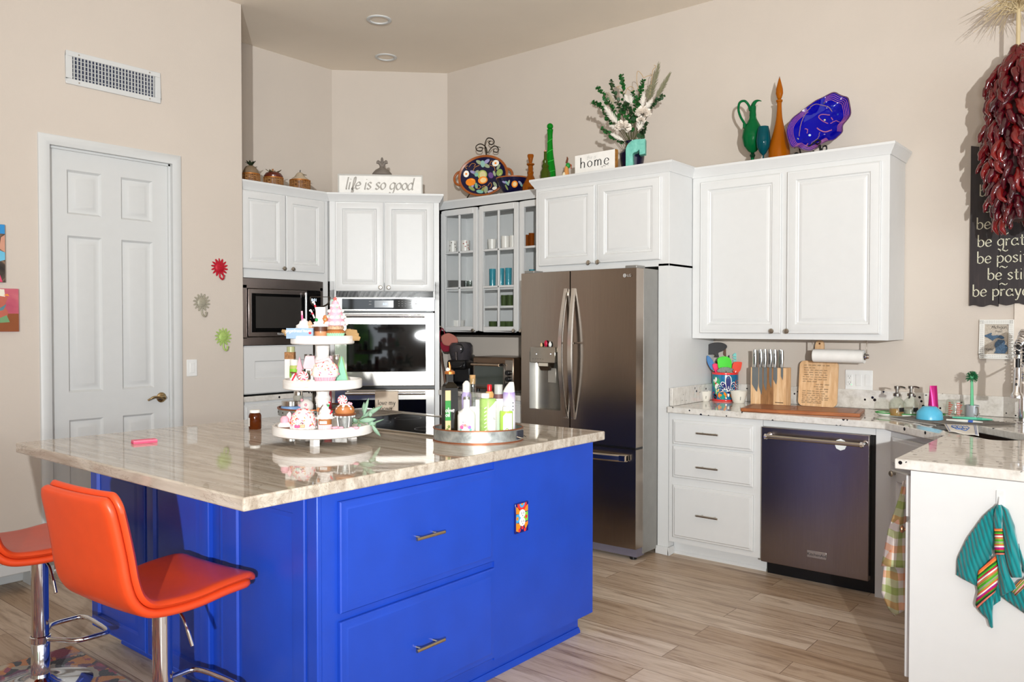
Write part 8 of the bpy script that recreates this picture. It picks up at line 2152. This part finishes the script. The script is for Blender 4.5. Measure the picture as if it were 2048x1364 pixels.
# blue art-glass plate on an iron stand
pc2 = on_y(1640, 246, 4.86); s2 = depth_of(pc2)/F_PX
o = thing('plate_stand', 'black iron easel with curled feet under the blue glass plate', 'plate stand', (pc2.x, 4.86, UT), 0)
def E2(px, py, y=4.80): q = on_y(px, py, y); return (q.x-pc2.x, y-4.86, max(.005, q.z-UT))
BIR = mt('black_iron', '#141414', .45, .5)
m = MB()
m.tube(curve([E2(1590, 296), E2(1587, 291), E2(1592, 286), E2(1600, 288), E2(1610, 294), E2(1622, 290), E2(1632, 282), E2(1638, 280), E2(1641, 284), E2(1636, 288), E2(1631, 286)], 5), .0045, 8)
m.tube(curve([E2(1638, 290), E2(1640, 300), E2(1640, 303)], 5), .0045, 8).tube(curve([E2(1644, 302), E2(1646, 294), E2(1652, 292), E2(1653, 299), E2(1648, 303)], 5), .0045, 8)
m.tube(curve([E2(1588, 310), E2(1592, 306), E2(1597, 308), E2(1598, 312)], 5), .0045, 8)
m.tube([E2(1598, 292), (E2(1598, 292)[0], .02, .005)], .0045, 8).tube([E2(1640, 290), (E2(1640, 290)[0], .02, .005)], .0045, 8).tube([(E2(1620, 290)[0], .0, .10), (E2(1620, 290)[0], .10, .005)], .0045, 8)
m.build('easel', BIR, o)
o = thing('glass_plate', 'wavy-edged cobalt blue art glass plate with pink swirls on an iron easel', 'plate', (pc2.x, 4.86, pc2.z), FACE*.6)
COB = mt('cobalt_glass', '#0a0aa0', .05, trans=.25, ior=1.25)
tl2 = Matrix.Rotation(math.radians(-12), 4, 'X') 
edge_px = [(1578, 278), (1577, 255), (1588, 236), (1602, 222), (1625, 207), (1640, 196), (1662, 187), (1676, 191), (1690, 197), (1694, 212), (1697, 231), (1690, 247), (1682, 256), (1680, 272), (1668, 284), (1655, 287), (1640, 296), (1622, 305), (1604, 304), (1596, 296), (1584, 296)]
E_ = [((a-1640)*s2, -(b-246)*s2) for a, b in edge_px]; E_ = [(q.x, q.y) for q in curve(E_, 4, True)]
rings = [(0, .030), (.25, .030), (.5, .026), (.68, .012), (.84, -.004), (.93, -.012), (1.0, -.018)]
cxy = (-.006, -.004)
def PL(u, j, off=0):
    x = cxy[0]+(E_[j % len(E_)][0]-cxy[0])*u; z = cxy[1]+(E_[j % len(E_)][1]-cxy[1])*u
    y = 0
    for (a, ya), (b, yb) in zip(rings, rings[1:]):
        if a <= u <= b: y = ya+(yb-ya)*(u-a)/(b-a)
    y += .010*u*u*math.sin(j*2*PI/len(E_)*9)*(u > .7)
    return tl2 @ Vector((x, y-off, z))
A = [[PL(u, j) for j in range(len(E_)+1)] for u in (0, .1, .25, .4, .5, .6, .68, .76, .84, .9, .93, .97, 1.0)]
MB().grid(A).build('plate_body', COB, o, thick=.005, angle=80)
PKS = mt('pink_glass_line', '#a85f80', .12); 
NE = len(E_)
for k, (j0, j1) in enumerate(((22, 52), (60, 84), (-6, 14))):
    for q, u in enumerate((.80, .845, .89, .935, .98)):
        MB().tube([PL(u, j, .0035) for j in range(int(NE*j0/84), int(NE*j1/84)+1)], .0014 if q < 4 else .002, 6).build('pink_line', PKS if q < 4 else mt('rim_plum', '#5a3a5a', .15), o)
MB().tube([PL(1.0, j, .002) for j in range(NE)], .003, 6, closed=True).build('rim', mt('rim_plum', '#5a3a5a', .15), o)
def sw(pts, mat, r):
    P = []
    for q in curve([((a-1640)*s2, -(b-246)*s2) for a, b in pts], 6):
        best = min(range(NE), key=lambda j: abs(math.atan2(q.y-cxy[1], q.x-cxy[0])-math.atan2(E_[j][1]-cxy[1], E_[j][0]-cxy[0])))
        u = math.hypot(q.x-cxy[0], q.y-cxy[1])/max(1e-6, math.hypot(E_[best][0]-cxy[0], E_[best][1]-cxy[1])); P.append(PL(min(1, u), best, .004))
    MB().tube(P, r, 6).build('swirl', mat, o)
sw([(1660, 227), (1645, 224), (1638, 229), (1646, 238), (1656, 244)], PKS, .0026); sw([(1635, 252), (1640, 257), (1650, 262), (1662, 260)], PKS, .0036); sw([(1612, 254), (1617, 254), (1616, 262)], PKS, .0024); sw([(1662, 232), (1665, 238)], PKS, .003); sw([(1601, 270), (1604, 245), (1614, 222), (1634, 207), (1655, 210), (1664, 220)], mt('tan_glass_line', '#8a6a72', .15), .0024); sw([(1660, 245), (1670, 241), (1676, 246)], PKS, .0022); sw([(1616, 287), (1612, 296)], PKS, .003); sw([(1640, 262), (1636, 275), (1622, 288)], mt('tan_glass_line', '#8a6a72', .15), .002)
for a, b, c, r in ((1621, 267, '#b8ccd8', .008), (1650, 236, '#c8c89a', .006), (1597, 275, '#a8a860', .006), (1649, 268, '#9a8aa8', .005), (1648, 203, '#3a3a50', .006), (1674, 228, '#1c3a90', .006)):
    q = ((a-1640)*s2, -(b-246)*s2); best = min(range(NE), key=lambda j: abs(math.atan2(q[1]-cxy[1], q[0]-cxy[0])-math.atan2(E_[j][1]-cxy[1], E_[j][0]-cxy[0]))); u = math.hypot(q[0]-cxy[0], q[1]-cxy[1])/math.hypot(E_[best][0]-cxy[0], E_[best][1]-cxy[1])
    MB().ball(tuple(PL(min(1, u), best, .002)), r, 12, 1, .5).build('glass_spot', mt('spot_'+c, c, .12), o)
# ================================================================== on the wall by the sink
# -- dark barn-wood sign
s0 = on_y(1940, 612, YB); sgw = .43; sgh = .872
sg = thing('word_sign', 'dark weathered wood wall sign with cream be-phrases, behind the chili string', 'sign', (s0.x, YB, s0.z))
q_ = random.Random(11)
for k, (a, b) in enumerate(((0, .138), (.140, .290), (.292, sgw))):
    bot = [(a+(b-a)*j/8, -.022, .006*math.sin(j*1.3+k*2)+(.006 if k else 0)) for j in range(9)]
    top = [(b-(b-a)*j/8, -.022, sgh+.006*math.sin(j*.9+k)+.012*k) for j in range(9)]
    MB().prism(bot+top, (0, .0215, 0)).build('board', BARN, sg, bevel=.001)
CRT = mt('sign_cream', '#cfcbb4', .7)
def line(txt, px, py, pw=.17):
    p = on_y(px, py, YB-.022); sc_ = depth_of(p)/F_PX
    g, gw = pen(txt, 13.6*sc_, pw, .35, .35, 0, .1)
    put(g, p.x-s0.x, -.0226, p.z-s0.z).build('sign_lettering', CRT, sg, weld=False)
for txt, px, py in (('be', 1969, 358), ('be', 1959, 393), ('be', 1969, 425), ('be in', 1953, 459), ('be grateful', 1955, 494), ('be positive', 1954, 527), ('be still', 1975, 560), ('be prayerful', 1945, 593), ('~', 2001, 474), ('~', 2000, 508), ('~', 1999, 541), ('~', 1999, 575)):
    line(txt, px, py)
# -- mosaic picture
f0, f1 = on_y(1959, 717, YB), on_y(2029, 639, YB)
fr_ = thing('framed_mosaic', 'small white-framed mosaic of a blue state outline with handwriting, above the backsplash', 'picture', (f0.x, YB, f0.z))
w_, h_ = f1.x-f0.x, f1.z-f0.z; b_ = w_*.155
m = MB().box((0, -.018, 0), (w_, -.0005, b_)).box((0, -.018, h_-b_), (w_, -.0005, h_)).box((0, -.018, b_), (b_, -.0005, h_-b_)).box((w_-b_, -.018, b_), (w_, -.0005, h_-b_))
m.build('frame', mt('frame_white', '#e4e2dc', .5), fr_, bevel=.002)
m = MB()
for k in range(19):
    for u in (.35, .7):
        x = b_*.3+(w_-b_*.6)*k/18; z = b_*.3+(h_-b_*.6)*k/18
        for zz in (b_*u, h_-b_*u): m.obox((x, -.0185, zz), (.0022, .001, .0022), (Vector((1, 0, 0)), Vector((0, 1, 0)), Vector((0, 0, 1))))
        for xx in (b_*u, w_-b_*u): m.obox((xx, -.0185, z), (.0022, .001, .0022), (Vector((1, 0, 0)), Vector((0, 1, 0)), Vector((0, 0, 1))))
tag(m.build('mosaic_beads', mt('bead_grey', '#b4b2ae', .4), fr_, weld=False), kind='stuff')
MB().box((b_*.9, -.008, b_*.9), (w_-b_*.9, -.001, h_-b_*.9)).build('sand_panel', mt('sand_panel', '#b9aea0', .7, var=.25, vs=220, bump=.6, bs=260), fr_)
BLM = mt('blue_mosaic', '#3f5a74', .25, var=.45, vs=260, bump=.6, bs=300)
def pc(px, py): return ((px-8)/450*w_, -.009, h_-(py-130)/525*h_)
for pts in ([(60, 348), (120, 325), (165, 305), (175, 318), (160, 335), (185, 345), (240, 338), (300, 340), (335, 365), (330, 382), (300, 390), (280, 380), (245, 372), (215, 385), (180, 415), (165, 400), (120, 372)], [(215, 440), (245, 410), (255, 395), (300, 400), (335, 400), (345, 430), (340, 465), (360, 460), (382, 500), (375, 540), (345, 582), (205, 580), (225, 540), (222, 505), (208, 480)]):
    MB().prism([pc(*p) for p in pts][::-1], (0, -.004, 0)).build('state_shape', BLM, fr_, bevel=.001)
for txt, px, py, wpx in (('Michigan', 165, 250, 195), ('Proud', 215, 300, 85), ('Home', 75, 545, 120)):
    g, gw = pen(txt, .02, .16, .5, .5, .15, .05); k_ = wpx/450*w_/gw; g.v = [(x*k_, y, z*k_) for x, y, z in g.v]; c = pc(px, py)
    put(g, c[0], -.0086, c[2]).build('lettering', BLACK, fr_, weld=False)

# -- chili ristra hanging from the ceiling
RC = at_d(2034, 270, 4.05); ztop = at_d(2034, 92, 4.05).z; zbot = at_d(2034, 452, 4.05).z; Rm = .155
rs = thing('chili_ristra', 'string of shiny dark red chili peppers with a straw tuft, before the wood sign', 'ristra', (RC.x, RC.y, zbot))
HT = ztop-zbot
CH = []
for c in ('#5a0a12', '#470814', '#6e1212', '#380a14', '#520c18'):
    CH.append(mt('chili_'+c, c, .14, coat=.6, var=.35, vs=30))
def pepper_mesh(k):
    q = random.Random(k); L_ = q.uniform(.085, .12); P = curve([(0, 0, 0), (0, L_*.15, -L_*.25), (q.uniform(-.01, .01), L_*.28, -L_*.62), (q.uniform(-.015, .015), L_*(.22+q.random()*.2), -L_)], 4)
    n = len(P); R_ = [.0045+.0125*math.sin(PI*min(1, .18+.82*j/(n-1)))**.8 for j in range(n)]; R_[-1] = .0015
    m = MB(); m.tube(P, R_, 8)
    m.v = [(x+.0022*math.sin(z*190+y*120), y+.002*math.sin(z*140+k), z) for x, y, z in m.v]
    return m
protos = [pepper_mesh(k).build('pepper', CH[k % 5], rs, angle=60) for k in range(5)]
q_ = random.Random(21); first = [True]*5; rest = MB(); cnt = 0
def place(k, a, z, r):
    return Matrix.Translation((r*math.cos(a), r*math.sin(a), z)) @ Matrix.Rotation(a-PI/2+q_.uniform(-.5, .5), 4, 'Z') @ Matrix.Rotation(q_.uniform(-.45, .45), 4, 'Y') @ Matrix.Rotation(q_.uniform(-.25, .3), 4, 'X')
camdir = math.atan2(-RC.y, -RC.x)
rows = 26
for i in range(rows):
    u = i/(rows-1); z = .075+(HT-.08)*u
    prof_r = Rm*(.62+.38*math.sin(PI*min(1, .12+.80*(1-u))))*(1 if u < .86 else 1-(u-.86)*4.2)
    for j in range(13):
        a = camdir+2*PI*(j+.5*(i % 2))/13+q_.uniform(-.12, .12); k = q_.randrange(5)
        M_ = place(k, a, z+q_.uniform(-.01, .01), max(.012, prof_r-.045))
        front = math.cos(a-camdir) > .35
        if front and cnt < 100:
            o = protos[k] if first[k] else protos[k].copy()
            if not first[k]: COL.objects.link(o); o.parent = rs
            first[k] = False; o.matrix_local = M_; o.data.materials[0] = o.data.materials[0]; cnt += 1
        else:
            m = pepper_mesh(k); rest.merge(m, M_)
tag(rest.build('peppers', CH[0], rs, angle=60), kind='stuff')
MB().lathe([(0, .02), (Rm*.42, .03), (Rm*.5, HT*.5), (Rm*.32, HT*.9), (0, HT)], seg=16).build('core', mt('chili_core', '#3a0a0e', .5), rs)
STR = mt('raffia', '#c9b690', .85)
MB().tube([(0, 0, HT-.05), (0, 0, 3.583-zbot-.002)], .010, 8).build('cord', STR, rs)
m = MB(); zt_ = at_d(2034, 18, 4.05).z-zbot
for k in range(130):
    a = q_.uniform(0, 2*PI); L_ = q_.uniform(.07, .20); e = q_.uniform(-.35, .5)
    d = Vector((math.cos(a)*math.cos(e), math.sin(a)*math.cos(e), math.sin(e))); c = Vector((0, 0, zt_+q_.uniform(-.02, .05)))
    m.tube([c, c+d*L_*.55+Vector((0, 0, .015)), c+d*L_+Vector((q_.uniform(-.02, .02), 0, -.05*L_/.2))], [.0022, .0018, .0008], 4)
tag(m.build('raffia_tuft', STR, rs), kind='stuff')

# ================================================================== towels on the peninsula
def loft(Lp, Rp, n, m_, y0, bulge, waves=0, ph=0):
    """surface between two pixel outlines lying near the plane y = y0, puffed toward the room"""
    def res(P):
        P = [Vector((a, b)) for a, b in P]; S_ = [0]
        for a, b in zip(P, P[1:]): S_.append(S_[-1]+(b-a).length)
        out = []
        for k in range(n+1):
            s_ = S_[-1]*k/n; i = max(j for j in range(len(S_)) if S_[j] <= s_+1e-6); i = min(i, len(P)-2)
            out.append(P[i].lerp(P[i+1], (s_-S_[i])/max(1e-6, S_[i+1]-S_[i])))
        return out
    A, B = res(Lp), res(Rp); G = []
    for k in range(n+1):
        row = []
        for j in range(m_+1):
            u = j/m_; p = A[k].lerp(B[k], u)
            row.append(on_y(p.x, p.y, y0-bulge*math.sin(PI*u)*min(1, .25+k/n*1.5)-waves*math.sin(u*9+k*.25+ph)))
        G.append(row)
    return G
def cr_(x, y): return (1860+x/4.4, 960+y/4.4)
def cs(*pts): return [cr_(a, b) for a, b in pts]
hkp = on_y(2000.5, 1010, 3.207)
hk = thing('adhesive_hook', 'small clear white adhesive hook on the white peninsula panel', 'hook', (hkp.x, 3.207, hkp.z))
MB().box((-.0125, -.004, -.012), (.0125, -.0003, .050)).build('plate', mt('hook_clear', '#e9ebea', .2, trans=.2), hk, bevel=.0035, seg=4)
MB().tube(curve([(0, -.004, .028), (0, -.012, .008), (0, -.020, -.004), (0, -.030, .004)], 5), .005, 10).build('hook_arm', mt('hook_clear', '#e9ebea', .2, trans=.2), hk)
tt = thing('hand_towel', 'teal ribbed kitchen towel with multicoloured stripes hanging on the white peninsula panel', 'towel', (0, 0, 0))
t = NT('teal_terry').set(.95, spec=.1, sheen=.4); wv = t.n('ShaderNodeTexWave'); wv.inputs['Scale'].default_value = 24; wv.inputs['Distortion'].default_value = 1.5; wv.inputs['Detail'].default_value = 1
t.l(t.coord((1, 0, .55), (0, .5, 0)), 0, wv, 'Vector'); t.col(t.ramp(wv, 'Fac', [(.0, '#10686b'), (.3, '#137a7d'), (1, '#168487')])); t.bump(wv, 'Fac', .5, .006)
TEALC = t.m
Y0 = 3.199
m = MB()
m.grid(loft(cs((600, 215), (545, 250), (470, 320), (330, 510), (240, 690), (235, 835)), cs((618, 222), (600, 300), (580, 420), (575, 560), (520, 720), (415, 935)), 18, 10, Y0-.004, .022, .0035))
m.grid(loft(cs((235, 835), (330, 890), (415, 935)), cs((300, 640), (400, 720), (418, 800)), 6, 6, Y0-.006, .004))
m.grid(loft(cs((598, 216), (575, 260), (562, 330), (566, 428)), cs((622, 222), (634, 270), (634, 340), (636, 428)), 10, 6, Y0-.022, .012))
m.grid(loft(cs((622, 222), (634, 300), (640, 440), (652, 650), (660, 760), (722, 858)), cs((622, 218), (690, 262), (742, 400), (772, 560), (800, 720), (810, 860)), 18, 8, Y0-.008, .020, .003, 1))
m.grid(loft(cs((585, 655), (598, 740), (612, 860), (622, 960), (622, 1022)), cs((652, 655), (670, 740), (705, 850), (740, 910), (760, 955)), 14, 8, Y0-.026, .012, .003, 2))
m.grid(loft(cs((420, 1130), (440, 1160), (510, 1225), (528, 1290), (545, 1303)), cs((582, 950), (560, 1060), (552, 1110), (548, 1200), (552, 1298)), 10, 6, Y0-.014, .010))
m.grid(loft(cs((590, 880), (560, 1000), (552, 1110)), cs((622, 990), (622, 1030), (618, 1062)), 6, 4, Y0-.008, .004))
m.grid(loft(cs((625, 1022), (660, 1050), (760, 1120), (850, 1185)), cs((740, 960), (800, 900), (870, 820), (930, 860)), 10, 8, Y0-.006, .012))
m.grid(loft(cs((780, 560), (800, 700), (812, 800)), cs((800, 640), (840, 760), (880, 860)), 8, 4, Y0-.004, .004))
m.build('cloth', TEALC, tt, thick=.003)
SCOL = ['#d9643c', '#f0883c', '#1f5c1c', '#3fa81f', '#b3173c', '#e2dcd4', '#d46a4c', '#8a9a3c', '#3fa81f', '#9a9a86', '#8fae3c', '#d9643c', '#f0e2d8', '#a0188a', '#c0223a', '#2f8a1f', '#10301c', '#d9705c']
def striped(G):
    n = len(G)-1; k = len(SCOL)
    for j in range(k):
        c = SCOL[j]; b = MB().grid(G[j*n//k:(j+1)*n//k+1]); b.build('woven_stripe', mt('stripe_'+c, c, .9), tt, thick=.0035)
striped(loft(cs((566, 424), (572, 520), (568, 580), (575, 656)), cs((634, 424), (640, 500), (650, 580), (654, 656)), 36, 6, Y0-.024, .012))
striped(loft(cs((425, 800), (420, 850), (415, 930), (425, 985), (402, 1095), (414, 1130)), cs((580, 665), (596, 720), (604, 790), (596, 860), (590, 920), (570, 985)), 36, 8, Y0-.016, .014, .002))
striped(loft(cs((712, 975), (740, 1000), (752, 1020)), cs((800, 880), (860, 870), (900, 880)), 18, 5, Y0-.016, .006))
# plaid towel on the aisle side
pt = thing('plaid_towel', 'orange, green and white plaid towel hanging on the aisle side of the peninsula', 'towel', (-.80, 3.30, .5), FACE+.2)
t = NT('plaid_cotton').set(.95, spec=.1, bump=0) if False else NT('plaid_cotton').set(.95, spec=.1)
co = t.coord(); sp = t.n('ShaderNodeSeparateXYZ'); t.l(co, 0, sp, 0)
def band_(out, scale, off, stops):
    a = t.n('ShaderNodeMath', operation='MULTIPLY_ADD'); a.inputs[1].default_value = scale; a.inputs[2].default_value = off; t.l(sp, out, a, 0)
    f_ = t.n('ShaderNodeMath', operation='FRACT'); t.l(a, 0, f_, 0); return t.ramp(f_, 0, stops, 'CONSTANT')
hz_ = band_(2, 8.6, .1, [(0, '#ece6e2'), (.25, '#f0bfa2'), (.5, '#ece6e2'), (.75, '#c3cc9c')]); vt_ = band_(0, 12.5, .35, [(0, '#c3cc9c'), (.27, '#f2ece8'), (.54, '#f0bfa2'), (.80, '#f2ece8')])
mx = t.n('ShaderNodeMix'); mx.data_type = 'RGBA'; mx.blend_type = 'MULTIPLY'; mx.inputs[0].default_value = .9; t.l(hz_, 0, mx, 6); t.l(vt_, 0, mx, 7); t.col(mx, 2)
imt = (Matrix.Translation((-.80, 3.30, .5)) @ Matrix.Rotation(FACE+.2, 4, 'Z')).inverted()
def pg(G): return [[imt @ p for p in r] for r in G]
m = MB()
DT = 3.42
m.grid(pg(loft([(1806, 962), (1800, 990), (1790, 1020), (1776, 1060), (1768, 1105), (1763, 1132)], [(1813, 960), (1813, 1000), (1812, 1050), (1811, 1100), (1811, 1130), (1811, 1136)], 22, 12, DT, .03, .006)))
m.grid(pg(loft([(1768, 1132), (1766, 1150), (1763, 1185), (1775, 1215), (1789, 1232)], [(1812, 1128), (1812, 1160), (1812, 1185), (1811, 1205), (1810, 1220)], 16, 10, DT+.02, .02, .006, 1)))
m.build('cloth', t.m, pt, thick=.003)
kp = imt @ on_y(1812, 962, DT-.0)
MB().tube([kp, kp+Vector((.03, .0, .01))], .005, 8).build('hanging_loop', mt('loop_tan', '#b08a68', .8), pt)
